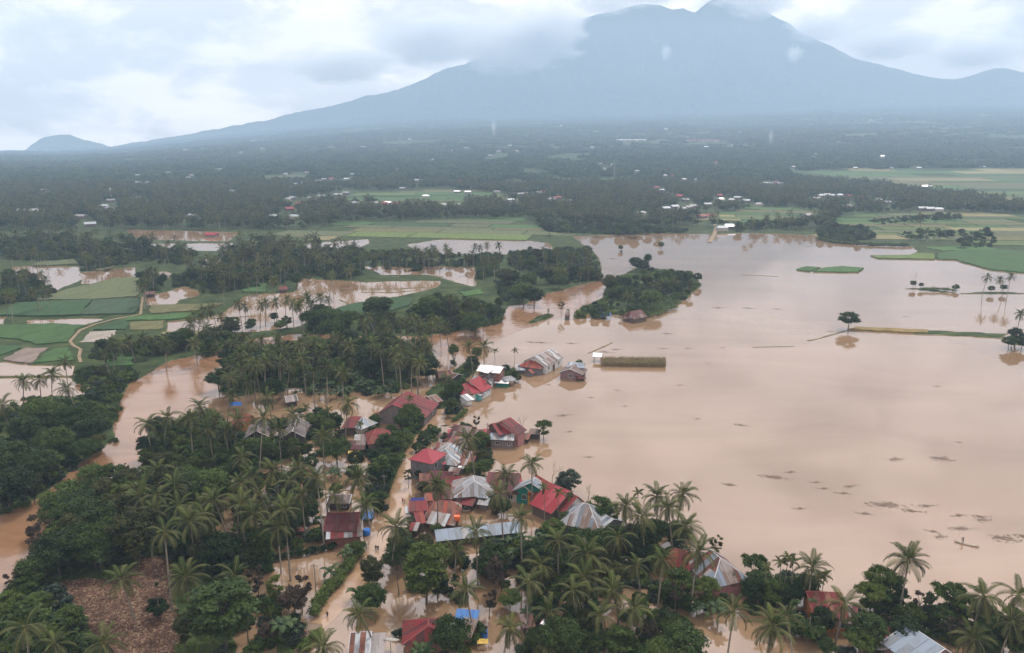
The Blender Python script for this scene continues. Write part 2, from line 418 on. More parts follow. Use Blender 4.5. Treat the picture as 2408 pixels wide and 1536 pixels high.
FOOT_U = np.array([-1200, -300, 0, 130, 262, 430, 560, 740, 900, 1100, 1300, 1700, 2100, 2408, 2800, 3600], float)
FOOT_E = np.array([0, 0, 0, 8, 45, 120, 172, 240, 292, 320, 340, 370, 420, 450, 430, 380], float)
FOOT_E = np.maximum(0, 90 + (FOOT_E - 90) * YF / 7000.0) * np.clip(FOOT_E / 45.0, 0, 1)
def rise(x, y):
    k = x / np.maximum(y, 1.0)
    E = np.interp(1204 + k * KX, FOOT_U, FOOT_E)
    s = np.clip((y - 1500) / (YF - 1500.0), 0, 1)
    return E * s ** 1.3
_LM = gp(LAND_MAIN); _WA = [gp(p) for p in WATERS]; _LN = [gp(p) for p in LAND_NEAR]
def sd_near(x, y, P, pad=30.0):
    xs = [p[0] for p in P]; yy = [p[1] for p in P]
    m = (x > min(xs) - pad) & (x < max(xs) + pad) & (y > min(yy) - pad) & (y < max(yy) + pad)
    d = np.full(x.shape, -pad)
    if m.any(): d[m] = sdist(x[m], y[m], P)
    return d
def land_sd(x, y):
    x, y = np.asarray(x, float), np.asarray(y, float)
    A = np.full(x.shape, 50.0)
    m = y < 1150
    if m.any(): A[m] = sdist(x[m], y[m], _LM)
    for w in _WA:
        A = np.minimum(A, -sd_near(x, y, w))
    for p in _LN:
        A = np.maximum(A, sd_near(x, y, p))
    return A
def ground_h(x, y):
    x, y = np.asarray(x, float), np.asarray(y, float)
    A = land_sd(x, y)
    wob = np.clip(y / 350.0, 0.6, 3.0)
    A = A + wob * 1.1 * noise2(x, y, 3, 3, 0.11)
    e = np.clip(A / (1.6 * wob), -1, 1)
    e = np.where(e > 0, e * (2 - e), e)
    h = np.where(e > 0, 0.45 * e, 1.3 * e)
    h += np.where(A > 2, 0.16 * noise2(x, y, 5, 3, 0.09), 0)
    far = np.clip((y - 900) / 1500.0, 0, 1)
    h += np.where(A > 0, far * (3.0 + 3.0 * noise2(x, y, 8, 3, 0.004)), 0)
    return h + rise(x, y) + np.where(y > 2000, np.clip((y - 2000) / 3000, 0, 1) * 22 * noise2(x, y, 9, 4, 0.0011), 0)
def gh(x, y): return float(ground_h(np.array([x]), np.array([y]))[0])

rows = []
y = 45.0
while y < YF:
    rows.append(y); y *= 1.0085
rows.append(YF)
ys = np.array(rows); ks = np.concatenate([np.linspace(-1.3, -0.82, 30)[:-1], np.linspace(-0.82, 0.82, 440), np.linspace(0.82, 1.3, 30)[1:]])
KK, YY = np.meshgrid(ks, ys); XX = KK * YY
HH = ground_h(XX, YY)
nr, nc = XX.shape
me = bpy.data.meshes.new('ground')
idx = np.arange(nr * nc).reshape(nr, nc)
F = np.stack([idx[:-1, :-1], idx[:-1, 1:], idx[1:, 1:], idx[1:, :-1]], -1).reshape(-1, 4)
me.vertices.add(nr * nc); me.vertices.foreach_set('co', np.stack([XX, YY, HH], -1).astype(np.float32).ravel())
me.loops.add(F.size); me.loops.foreach_set('vertex_index', F.astype(np.int32).ravel())
me.polygons.add(len(F)); me.polygons.foreach_set('loop_start', np.arange(0, F.size, 4, dtype=np.int32))
me.polygons.foreach_set('use_smooth', np.ones(len(F), bool))
me.update(calc_edges=True)

# earth, grass and mud: grass takes over a hand's breadth above the water line
def mat_ground():
    m, n, l = newmat('ground_soil_and_grass')
    t = n.new('ShaderNodeTexCoord')
    def nz(s, d=5):
        k = n.new('ShaderNodeTexNoise'); k.inputs['Scale'].default_value = s; k.inputs['Detail'].default_value = d; l.new(t.outputs['Object'], k.inputs['Vector']); return k.outputs[0]
    g = ramp(n, [(0.30, (0.013, 0.024, 0.007)), (0.50, (0.030, 0.048, 0.013)), (0.72, (0.060, 0.075, 0.024))]); l.new(nz(0.12, 8), g.inputs[0])
    mud = ramp(n, [(0.35, (0.13, 0.085, 0.05)), (0.7, (0.21, 0.145, 0.09))]); l.new(nz(0.3, 6), mud.inputs[0])
    sp = n.new('ShaderNodeSeparateXYZ'); l.new(t.outputs['Object'], sp.inputs[0])
    ad = n.new('ShaderNodeMath'); ad.operation = 'MULTIPLY_ADD'; ad.inputs[1].default_value = 0.7; ad.inputs[2].default_value = -0.35; l.new(nz(0.5, 4), ad.inputs[0])
    a2 = n.new('ShaderNodeMath'); a2.operation = 'ADD'; l.new(sp.outputs[2], a2.inputs[0]); l.new(ad.outputs[0], a2.inputs[1])
    mr = n.new('ShaderNodeMapRange'); mr.inputs[1].default_value = 0.03; mr.inputs[2].default_value = 0.20; l.new(a2.outputs[0], mr.inputs[0])
    mx = n.new('ShaderNodeMix'); mx.data_type = 'RGBA'; l.new(mr.outputs[0], mx.inputs[0]); l.new(mud.outputs[0], mx.inputs[6]); l.new(g.outputs[0], mx.inputs[7])
    p = n.new('ShaderNodeBsdfPrincipled'); p.inputs['Roughness'].default_value = 0.9; p.inputs['Specular IOR Level'].default_value = 0.15
    l.new(mx.outputs[2], p.inputs['Base Color'])
    b = n.new('ShaderNodeBump'); b.inputs['Strength'].default_value = 0.8; b.inputs['Distance'].default_value = 0.3; l.new(nz(0.9, 6), b.inputs['Height']); l.new(b.outputs[0], p.inputs['Normal'])
    o = n.new('ShaderNodeOutputMaterial'); l.new(p.outputs[0], o.inputs[0])
    return m
me.materials.append(mat_ground())
tag(mobj('ground', me), 'green and muddy valley floor rising into wooded foothills', 'ground', kind='structure')

# flood water: one level sheet, and the faster browner river on it
M['flood'] = mat_water('muddy_flood_water', (0.205, 0.130, 0.072), (0.265, 0.176, 0.106), ior=2.6, rough=0.05, bump=0.012, bscale=0.35, bstretch=(1, 1.6, 1), big=0.012, chop=0.012)
M['river'] = mat_water('brown_river_water', (0.185, 0.100, 0.052), (0.255, 0.146, 0.080), ior=2.1, rough=0.09, bump=0.16, bscale=0.16, bstretch=(1.4, 1, 1), big=0.05)
tag(mobj('flood_water', mesh('flood_water', [(-12200, -450, 0), (12200, -450, 0), (12200, 9380, 0), (-12200, 9380, 0)], [(0, 1, 2, 3)], M['flood'])),
    'wide sheet of calm muddy brown flood water reflecting the clouds', 'water', kind='structure')
RIV = [[(1418, 655), (1440, 640), (1425, 690), (1345, 738), (1300, 752), (1230, 775), (1170, 800), (1090, 830), (1030, 840), (1010, 812), (860, 808), (700, 808), (540, 820), (525, 870), (505, 940),
        (420, 975), (352, 1005), (345, 1060), (330, 1095), (240, 1112), (200, 1155), (130, 1200), (78, 1290), (64, 1335), (0, 1392), (-300, 1440), (-500, 1400),
        (-300, 1325), (0, 1210), (100, 1167), (140, 1125), (190, 1085), (235, 1057), (270, 1026), (262, 980), (272, 943), (308, 896), (350, 876), (400, 846), (470, 832), (565, 798), (704, 782), (834, 786),
        (1000, 788), (1040, 782), (1144, 765), (1174, 760), (1193, 716), (1240, 713), (1261, 693), (1335, 676)]]
bm = bmesh.new()
for poly in RIV:
    vs = [bm.verts.new((*p, 0.012)) for p in gp(poly)]
    bm.faces.new(vs)
bmesh.ops.triangulate(bm, faces=bm.faces[:])
for f in bm.faces:
    if f.normal.z < 0: f.normal_flip()
rme = bpy.data.meshes.new('river'); bm.to_mesh(rme); bm.free(); rme.materials.append(M['river'])
tag(mobj('river', rme), 'fast brown river winding past the palm groves on the left', 'river', kind='structure')

def sightline(u, v, z=4.0):
    """where the sight line through (u, v) meets the rising ground"""
    a, b = (u - 1204.0) / FPX, (768.0 - v) / FPX
    dx, dy_, dz = a, CP + b * SP, -SP + b * CP
    t = np.geomspace(500, 9200, 420) / dy_
    h = ground_h(dx * t, dy_ * t) + z
    below = (CAMH + dz * t) < h
    if not below.any(): return None
    k = int(np.argmax(below)); return dx * t[k], dy_ * t[k], float(h[k] - z)
def gfar(poly): return [(lambda q: (q[0], q[1]))(sightline(u, v, 0.5) or (*G(u, max(v, 365))[:2], 0)) if v < 560 else tuple(G(u, v)[:2]) for u, v in poly]
FM = {}
def fmat(key, c, s=0.25, rows=True):
    if key not in FM:
        c = tuple(x * 0.72 for x in c)
        FM[key] = mat_noise('field_' + key, [(0.25, tuple(x * 0.5 for x in c)), (0.5, c), (0.75, tuple(min(1, x * 1.55) for x in c))], s, 12, 0.9, bump=1.0, bscale=1.2, bdist=0.6, rand=0.15, stretch=(1.4, 0.3, 1), rough2=0.78)
    return FM[key]
FC = dict(sage=(0.105, 0.125, 0.055), dark=(0.035, 0.085, 0.026), deep=(0.038, 0.070, 0.034), green=(0.055, 0.125, 0.030), olive=(0.125, 0.125, 0.050),
          soil=(0.26, 0.205, 0.175), pale=(0.30, 0.27, 0.23), gold=(0.26, 0.19, 0.07), lime=(0.105, 0.155, 0.038), straw=(0.22, 0.20, 0.09), plough=(0.105, 0.058, 0.038))
FIELDS = [
    ('sage', [(130, 690), (219, 670), (270, 657), (334, 654), (334, 690), (318, 700), (219, 707), (92, 708)], 0.6, 'large dull sage green crop field left of the path'),
    ('dark', [(0, 741), (43, 716), (217, 709), (186, 745), (100, 747), (0, 745)], 0.9, 'dark green crop field at the far left edge below the sage field'),
    ('deep', [(221, 709), (329, 704), (318, 740), (189, 745)], 0.8, 'bluish dark green crop field beside the curved path'),
    ('olive', [(352, 721), (530, 716), (484, 731), (352, 741)], 0.5, 'olive strip of crop right of the curved path'),
    ('green', [(298, 749), (484, 737), (480, 746), (395, 755), (298, 757)], 0.6, 'thin bright green strip above the pale water paddy'),
    ('green', [(-60, 769), (122, 765), (204, 769), (178, 779), (161, 808), (89, 813), (38, 800), (-60, 795)], 0.6, 'green field left of the sandy path bend'),
    ('dark', [(219, 779), (280, 757), (303, 759), (298, 778)], 0.7, 'small dark green plot right of the sandy path'),
    ('soil', [(5, 850), (59, 821), (110, 822), (76, 856)], 0.25, 'bare grey soil plot at the left edge'),
    ('green', [(82, 856), (127, 822), (160, 822), (178, 850)], 0.45, 'green vegetable rows beside the bare grey plot'),
    ('dark', [(-60, 818), (46, 817), (49, 821), (-60, 862)], 0.5, 'dark vegetable plot cut by the left edge of the picture'),
    ('pale', [(191, 808), (211, 784), (275, 780), (250, 808)], 0.25, 'pale ploughed plot in the bend of the sandy path'),
    ('olive', [(306, 760), (387, 757), (382, 777), (306, 779)], 0.3, 'olive stubble plot beside the pale water paddy'),
    ('green', [(255, 835), (311, 833), (311, 863), (257, 866)], 0.5, 'bright green plot behind the river bank bushes'),
    ('straw', [(382, 783), (479, 780), (433, 805), (382, 807)], 0.3, 'yellowish grass plot above the river bank bushes'),
    ('green', [(568, 666), (628, 664), (628, 689), (572, 690)], 0.6, 'bright green plot left of the small red hut'),
    ('dark', [(793, 727), (837, 716), (921, 704), (972, 704), (964, 721), (921, 733), (850, 749), (816, 751)], 0.6, 'green field among the trees behind the palm grove'),
    ('green', [(1081, 691), (1132, 683), (1132, 695), (1097, 700)], 0.6, 'small bright green plot beside the round dark tree'),
    ('sage', [(79, 621), (183, 611), (183, 624), (82, 628)], 0.8, 'grey green field above the white flooded paddy'),
    ('olive', [(194, 637), (242, 620), (280, 612), (270, 629), (245, 639)], 0.6, 'olive field corner above the brown flooded paddy'),
    ('plough', [(127, 1410), (151, 1374), (193, 1367), (260, 1372), (295, 1358), (342, 1318), (401, 1315), (406, 1405), (420, 1470), (425, 1516), (390, 1560), (283, 1560), (190, 1457)], 0.12, 'reddish brown ploughed field littered with straw in the lower left'),
    ('green', [(1869, 635), (1896, 628), (1930, 631), (1903, 640)], 0.5, 'smaller green rice patch standing out of the lake'),
    ('green', [(1938, 631.5), (1980, 628), (2030, 632), (2018, 642), (1912, 640.5)], 0.5, 'larger green rice patch standing out of the lake'),
    ('lime', [(2066, 609), (2048, 603), (2143, 601), (2150, 597), (2197, 598), (2197, 611)], 0.5, 'lime green rice tongue reaching into the lake'),
    ('green', [(2205, 599), (2290, 585), (2500, 600), (2500, 650), (2408, 643), (2331, 636), (2265, 618), (2246, 612), (2206, 611)], 0.5, 'deep green rice field on the right shore'),
    ('gold', [(1992, 776), (2016, 772), (2180, 778), (2180, 785), (2100, 782)], 0.4, 'brown grassy dike top beside the lone round tree'),
]
def slab(name, poly, top, mt, label, cat, parent=None, z0=None, kind='structure'):
    P = gp(poly) if not isinstance(poly[0], Vector) else [tuple(p[:2]) for p in poly]
    cx = sum(p[0] for p in P) / len(P); cy = sum(p[1] for p in P) / len(P)
    g = float(np.median(ground_h(np.array([p[0] for p in P] + [cx]), np.array([p[1] for p in P] + [cy]))))
    ar = sum(P[i][0] * P[(i + 1) % len(P)][1] - P[(i + 1) % len(P)][0] * P[i][1] for i in range(len(P)))
    if ar < 0: P = P[::-1]
    er = random.Random(int(abs(cx) * 7 + abs(cy))); Q = []
    for a, b in zip(P, P[1:] + P[:1]):
        m = max(1, int(math.hypot(b[0] - a[0], b[1] - a[1]) / 3.5))
        for i in range(m):
            j = 0.55 + cy / 1500.0
            Q.append((a[0] + (b[0] - a[0]) * i / m + er.uniform(-j, j), a[1] + (b[1] - a[1]) * i / m + er.uniform(-j, j)))
    P = Q
    mb = MB(); mb.prism([(p[0] - cx, p[1] - cy) for p in P], -0.6, max(g, 0.3) + top)
    o = mb.obj(name, mt, parent, loc=(cx, cy, 0))
    if kind: tag(o, label, cat, kind=kind)
    return o
for key, poly, top, lab in FIELDS:
    slab('field', poly, top, fmat(key, FC[key]), lab, 'field')
# patchwork of paddies on the far plain
PATCH = [
    ([(560, 551), (760, 536), (850, 521), (1245, 513), (1290, 545), (1340, 552), (1300, 565), (1180, 556), (1040, 560), (870, 560), (720, 570), (580, 570)], 70, 26, 'patchwork paddy on the plain behind the palm rows'),
    ([(1830, 405), (1960, 399), (2500, 396), (2500, 500), (2370, 482), (2280, 465), (2200, 458), (2080, 438), (1900, 422)], 130, 60, 'hazy yellow green paddy on the far plain at right'),
    ([(1990, 505), (2130, 498), (2500, 505), (2500, 580), (2330, 575), (2240, 565), (1960, 566), (1935, 545)], 60, 24, 'green paddy strip behind the right shore'),
    ([(1650, 502), (1850, 488), (1960, 505), (1900, 525), (1720, 540)], 60, 24, 'green paddy between far trees near the flooded road end'),
    ([(1300, 420), (1480, 418), (1490, 432), (1300, 434)], 90, 30, 'hazy green field in the middle of the far forest'),
    ([(880, 456), (1100, 447), (1250, 462), (1080, 488), (880, 488)], 90, 40, 'field clearing around the bright far houses'),
    ([(610, 414), (720, 411), (720, 428), (610, 432)], 110, 50, 'field clearing in the left far forest'),
    ([(2205, 590), (2300, 575), (2500, 582), (2500, 600), (2290, 588)], 50, 20, 'green paddy strip along the right shore trees'),
]
_PG = [gfar(p[0]) for p in PATCH]
pr = random.Random(21)
for (poly, cw, cd, lab), P in zip(PATCH, _PG):
    xs = [p[0] for p in P]; yy = [p[1] for p in P]
    ang = pr.uniform(-0.25, 0.25); ca, sa = math.cos(ang), math.sin(ang)
    cx, cy = sum(xs) / len(xs), sum(yy) / len(yy)
    R = max(max(xs) - min(xs), max(yy) - min(yy)) * 0.75
    v = -R
    while v < R:
        d = cd * pr.uniform(0.6, 1.7); u = -R + pr.uniform(0, cw)
        while u < R:
            w = cw * pr.uniform(0.6, 1.9)
            c = [(u + 1, v + 0.7), (u + w - 1, v + 0.7 + pr.uniform(-1, 1)), (u + w - 1, v + d - 0.7), (u + 1, v + d - 0.7)]
            c = [(cx + a * ca - b * sa, cy + a * sa + b * ca) for a, b in c]
            mx_, my_ = sum(p[0] for p in c) / 4, sum(p[1] for p in c) / 4
            if inpoly([mx_], [my_], P)[0] and pr.random() < 0.93:
                key = pr.choice(['sage', 'green', 'lime', 'olive', 'sage', 'sage', 'green', 'olive', 'green', 'dark', 'straw'])
                g = ground_h(np.array([p[0] for p in c]), np.array([p[1] for p in c]))
                mb = MB(); zt = 0.35 + pr.random() * 0.3
                mb.add([(p[0] - mx_, p[1] - my_, q - 0.5) for p, q in zip(c, g)] + [(p[0] - mx_, p[1] - my_, q + zt) for p, q in zip(c, g)],
                       [(4, 5, 6, 7), (0, 1, 5, 4), (1, 2, 6, 5), (2, 3, 7, 6), (3, 0, 4, 7)])
                tag(mb.obj('field', fmat(key, FC[key]), loc=(mx_, my_, 0)), lab, 'field', 'paddy patchwork on the far plain', 'structure')
            u += w
        v += d
def ribbon(name, pts, w, z, mt, label, cat, kind='structure', wob=0.0, seed=1, thick=0.5):
    """a low bank or path along a line of picture points"""
    r = random.Random(seed)
    P = [G(*p) for p in pts]
    Q = []
    for a, b in zip(P[:-1], P[1:]):
        n = max(1, int((b - a).length / 4))
        for i in range(n): Q.append(a.lerp(b, i / n))
    Q.append(P[-1])
    o = Q[0].copy()
    vs, fs = [], []
    for i, q in enumerate(Q):
        d = (Q[min(i + 1, len(Q) - 1)] - Q[max(0, i - 1)]).normalized(); nrm = Vector((-d.y, d.x, 0))
        ww = w * (1 + wob * r.uniform(-0.5, 0.5)); zz = z * (1 + wob * r.uniform(-0.6, 0.4))
        base = max(gh(q.x, q.y), 0) if thick < 0.4 else 0
        for s, h in ((-0.5, -thick), (-0.34, zz), (0.34, zz * 0.95), (0.5, -thick)):
            vs.append(q - o + nrm * ww * s + Vector((0, 0, base + h)))
    for i in range(len(Q) - 1):
        for k in range(3): fs.append((i * 4 + k, i * 4 + k + 1, i * 4 + 5 + k, i * 4 + 4 + k))
    ob = mobj(name, mesh(name, vs, fs, mt), loc=o)
    return tag(ob, label, cat, kind=kind)
M['path'] = mat_noise('sandy_path', [(0.3, (0.14, 0.10, 0.06)), (0.7, (0.26, 0.20, 0.13))], 0.4, bump=0.4)
M['dike'] = mat_noise('dike_grass_and_mud', [(0.3, (0.055, 0.06, 0.025)), (0.55, (0.13, 0.115, 0.055)), (0.75, (0.2, 0.15, 0.09))], 0.35, bump=0.8, bdist=0.2)
M['asphalt'] = mat_noise('wet_muddy_asphalt', [(0.3, (0.09, 0.07, 0.055)), (0.7, (0.2, 0.145, 0.10))], 0.3, bump=0.3, rough=0.5)
ribbon('path', [(336, 700), (333, 720), (331, 741), (300, 747), (267, 753), (225, 764), (188, 779), (165, 805), (172, 815), (190, 824), (186, 840), (190, 855)], 1.7, 0.25, M['path'], 'curved sandy farm path between the left fields', 'path', wob=0.3, thick=0.3)
ribbon('road', [(1668, 570), (1679, 553), (1684, 540), (1680, 528), (1674, 515)], 5, 0.35, M['path'], 'pale straight road running into the lake at the far shore', 'road', thick=0.35)
ribbon('road', [(735, 1468), (712, 1500), (680, 1545), (640, 1600)], 5.5, 0.30, M['asphalt'], 'muddy village road rising out of the water at the bottom', 'road', wob=0.1)
M['lane'] = mat_water('shallow_water_over_the_lane', (0.28, 0.175, 0.10), (0.34, 0.225, 0.135), ior=2.3, rough=0.10, bump=0.05, bscale=0.5, big=0.15)
LANE = [(1092, 905), (1060, 940), (1030, 975), (1000, 1008), (975, 1050), (958, 1090), (945, 1140), (936, 1190), (915, 1245), (888, 1292), (850, 1350), (800, 1410), (760, 1450), (728, 1485)]
lp = [G(*q) for q in LANE]; vs, fs = [], []
for i, q in enumerate(lp):
    d = (lp[min(i + 1, len(lp) - 1)] - lp[max(0, i - 1)]).normalized(); nrm = Vector((-d.y, d.x, 0)); w = 2.3 + 0.4 * math.sin(i * 2.3)
    vs += [q - lp[0] - nrm * w, q - lp[0] + nrm * w]
for i in range(len(lp) - 1): fs.append((2 * i, 2 * i + 2, 2 * i + 3, 2 * i + 1))
if (Vector(vs[2]) - Vector(vs[0])).cross(Vector(vs[1]) - Vector(vs[0])).z < 0: fs = [f[::-1] for f in fs]
tag(mobj('flooded_road', mesh('flooded_road', vs, fs, M['lane']), loc=(lp[0].x, lp[0].y, 0.024)), 'village lane under shallow tan water between hedges and houses', 'road', kind='structure')
DIKES = [([(1940, 792), (1965, 785), (1990, 778)], 1.6, 0.15, 'thin broken dike reaching left from the lone round tree'),
    ([(1770, 817), (1810, 816), (1868, 815)], 1.2, 0.10, 'thin floating dike line in the middle of the lake'),
    ([(1900, 802), (1925, 797), (1944, 791)], 1.3, 0.14, 'short dark dike stub in the lake'),
    ([(2155, 787), (2240, 788), (2330, 793), (2360, 797)], 3.0, 0.2, 'grassy end of the long dike on the right'),
    ([(1384, 831), (1410, 820), (1440, 806)], 1.0, 0.16, 'slanting debris dike behind the small white roofed hut'),
    ([(395, 757), (450, 752), (520, 748), (600, 744)], 1.2, 0.25, 'dark dike between the pale water paddies'),
    ([(855, 652), (930, 652), (1000, 648), (1040, 652)], 3, 0.4, 'muddy bank across the brown flooded paddy'),
    ([(850, 680), (930, 680), (1000, 676)], 1.4, 0.25, 'thin dike in the bright flooded paddy'),
    ([(850, 688), (930, 688), (975, 684)], 1.2, 0.22, 'second thin dike in the bright flooded paddy'),
    ([(905, 706), (940, 700), (1000, 684), (1030, 676)], 1.8, 0.4, 'slanting grassy dike closing the bright flooded paddy'),
    ([(800, 726), (816, 722), (816, 713), (800, 706)], 1.3, 0.3, 'bent grassy dike in the bright flooded paddy'),
    ([(-40, 887), (60, 886), (170, 886)], 2.0, 0.4, 'dark dike between the two lower left paddies'),
    ([(1128, 1000), (1080, 960), (1095, 930)][1:], 1.2, 0.2, 'short green garden bank'),
    ([(1745, 647), (1790, 648), (1830, 651)], 2.0, 0.12, 'faint green weed bank in the upper lake')]
for k, (p, w, z, lab) in enumerate(DIKES[:12] + DIKES[13:]):
    ribbon('dike', p, w, z, M['dike'], lab, 'dike', wob=0.5, seed=k)

# ------------------------------------------------------------------ mountain and hills behind the plain
RIDGE = [(-900, 330), (-400, 345), (-100, 352), (0, 361), (40, 358), (60, 353), (75, 339), (90, 329), (105, 322), (140, 316), (165, 318), (200, 328), (240, 338), (262, 345), (330, 333), (430, 318), (500, 305), (570, 292), (640, 280),
    (680, 268), (740, 258), (800, 244), (850, 228), (920, 216), (960, 202), (1000, 185), (1040, 165), (1100, 148), (1200, 108), (1270, 80), (1330, 55), (1400, 35), (1470, 18), (1500, 10),
    (1545, 10), (1580, 22), (1605, 20), (1633, 31), (1650, 16), (1668, 2), (1700, -14), (1730, -12), (1760, 2), (1800, 28), (1830, 44), (1850, 52), (1880, 75), (1960, 110), (2010, 138), (2070, 152), (2130, 168),
    (2200, 185), (2255, 187), (2300, 172), (2340, 160), (2370, 162), (2408, 170), (2600, 205), (3000, 250), (3600, 300)]
ru = np.linspace(-900, 3600, 1500)
rv = np.interp(ru, [p[0] for p in RIDGE], [p[1] for p in RIDGE])
rv = rv + 2.6 * noise2(ru, ru * 0, 4, 5, 0.035) + 1.3 * noise2(ru, ru * 0, 6, 3, 0.13)
ra, rb = (ru - 1204) / FPX, (768 - rv) / FPX
Yr = np.interp(ru, [-900, 0, 262, 700, 1300, 1700, 2200, 3600], [11100, 11100, 11500, 12000, 13100, 13400, 12900, 12000])
dy = CP + rb * SP; kk = ra / dy; zr = CAMH + (-SP + rb * CP) / dy * Yr
Y0 = 9480.0
zb = np.interp(ru, FOOT_U, FOOT_E) * 0.9 - 40
ss = np.concatenate([np.linspace(0, 1, 90), np.linspace(1, 2, 30)[1:]])
SSg, UUg = np.meshgrid(ss, ru, indexing='ij')
Kg = np.tile(kk, (len(ss), 1)); Zr = np.tile(zr, (len(ss), 1)); Zb = np.tile(zb, (len(ss), 1)); YRg = np.tile(Yr, (len(ss), 1))
f = np.clip(SSg, 0, 1)
prof = 0.30 * f + 0.70 * f ** 1.9
prof = np.where(SSg > 1, 1 - 0.75 * (SSg - 1) ** 0.9, prof)
Yg = Y0 + (YRg - Y0) * SSg
Zg = Zb + (Zr - Zb) * prof
wr = noise2(Kg * 6, SSg * 2.0, 12, 3, 1.0)
rid = 1 - np.abs(noise2(Kg * 26 + wr * 1.2, SSg * 1.6, 13, 4, 1.0)) * 2
Zg += np.clip(f * (1 - f) * 4, 0, 1) * (rid * 0.075 * np.maximum(Zr - Zb, 60) + 14 * noise2(Kg * 120, SSg * 14, 14, 3))
lim = CAMH + (Zr - CAMH) / YRg * Yg * 0.985
Zg = np.where((SSg < 0.99) & (Zr > CAMH + 60), np.minimum(Zg, np.maximum(lim, Zb)), Zg)
MV = np.stack([Kg * Yg, Yg, Zg], -1).astype(np.float32)
nr2, nc2 = Kg.shape
idx = np.arange(nr2 * nc2).reshape(nr2, nc2)
F = np.stack([idx[:-1, :-1], idx[:-1, 1:], idx[1:, 1:], idx[1:, :-1]], -1).reshape(-1, 4)
me = bpy.data.meshes.new('mountain')
me.vertices.add(nr2 * nc2); me.vertices.foreach_set('co', MV.ravel())
me.loops.add(F.size); me.loops.foreach_set('vertex_index', F.astype(np.int32).ravel())
me.polygons.add(len(F)); me.polygons.foreach_set('loop_start', np.arange(0, F.size, 4, dtype=np.int32))
me.polygons.foreach_set('use_smooth', np.ones(len(F), bool)); me.update(calc_edges=True)
me.materials.append(mat_noise('mountain_forest', [(0.3, (0.012, 0.022, 0.012)), (0.55, (0.022, 0.034, 0.018)), (0.75, (0.045, 0.055, 0.028))], 0.004, 9, 0.95, bump=1.0, bscale=0.02, bdist=30.0, spec=0.05))
tag(mobj('mountain', me), 'huge wooded volcano fading into blue haze behind the plain', 'mountain', kind='structure')

MTN = (Kg, Yg, Zg, SSg)
# ------------------------------------------------------------------ air: haze over the plain, clouds and smoke
hz = MB(); hz.box((0, 4410, 723.5), (25200, 10040, 1453))
ho = hz.obj('haze', mat_volume('haze_air', (0.55, 0.77, 1.0), 1.42e-4))
tag(ho, 'pale blue haze lying over the whole plain', 'haze', kind='stuff')
CLOUD_M = mat_volume('cloud_vapour', (0.995, 0.995, 1.0), 0.0085, 0.0, (2.3, 0.52, 0.92))
def cloud(u, v, y, rx, ry, rz, label, dens=None):
    bm = bmesh.new(); bmesh.ops.create_icosphere(bm, subdivisions=3, radius=1.0)
    me = bpy.data.meshes.new('cloud'); bm.to_mesh(me); bm.free(); me.materials.append(dens or CLOUD_M)
    a, b = (u - 1204) / FPX, (768 - v) / FPX
    t = y / (CP + b * SP)
    o = mobj('cloud', me, loc=(a * t, y, CAMH + (-SP + b * CP) * t), scale=(rx, ry, rz))
    return tag(o, label, 'cloud', 'clouds clinging to the mountain', 'stuff')
for u, v, yy_, rx, ry, rz_, lab in [
    (1200, 98, 11000, 1150, 700, 470, 'big white cloud bank covering the left shoulder of the mountain'),
    (1020, 85, 11600, 1150, 700, 480, 'grey white cloud left of the mountain shoulder'),
    (1290, 60, 10900, 620, 540, 420, 'ragged cloud edge over the upper left slope'),
    (1420, 2, 11500, 700, 460, 210, 'thin veil of cloud along the left summit ridge'),
    (1790, -2, 11800, 620, 540, 300, 'white cloud hiding the slope right of the summit'),
    (1930, 62, 12000, 600, 400, 260, 'small cloud over the right ridge'),
    (2090, 100, 12200, 900, 540, 300, 'soft cloud behind the lower right ridge'),
    (800, 150, 12000, 1100, 600, 330, 'low pale cloud over the left ridge'),
    (1540, -18, 11300, 620, 440, 190, 'flat cloud brushing the left summit'),
    (1720, -25, 11600, 520, 440, 260, 'cloud cap just right of the highest peak'),
    (2300, 120, 12300, 1000, 540, 300, 'pale cloud above the right hill'),
    (1868, 126, 10700, 150, 120, 135, 'single bright puff of cloud on the right slope'),
    (1566, 122, 11100, 95, 95, 140, 'faint wisp of cloud on the middle of the mountain')]:
    cloud(u, v, yy_, rx, ry, rz_, lab)

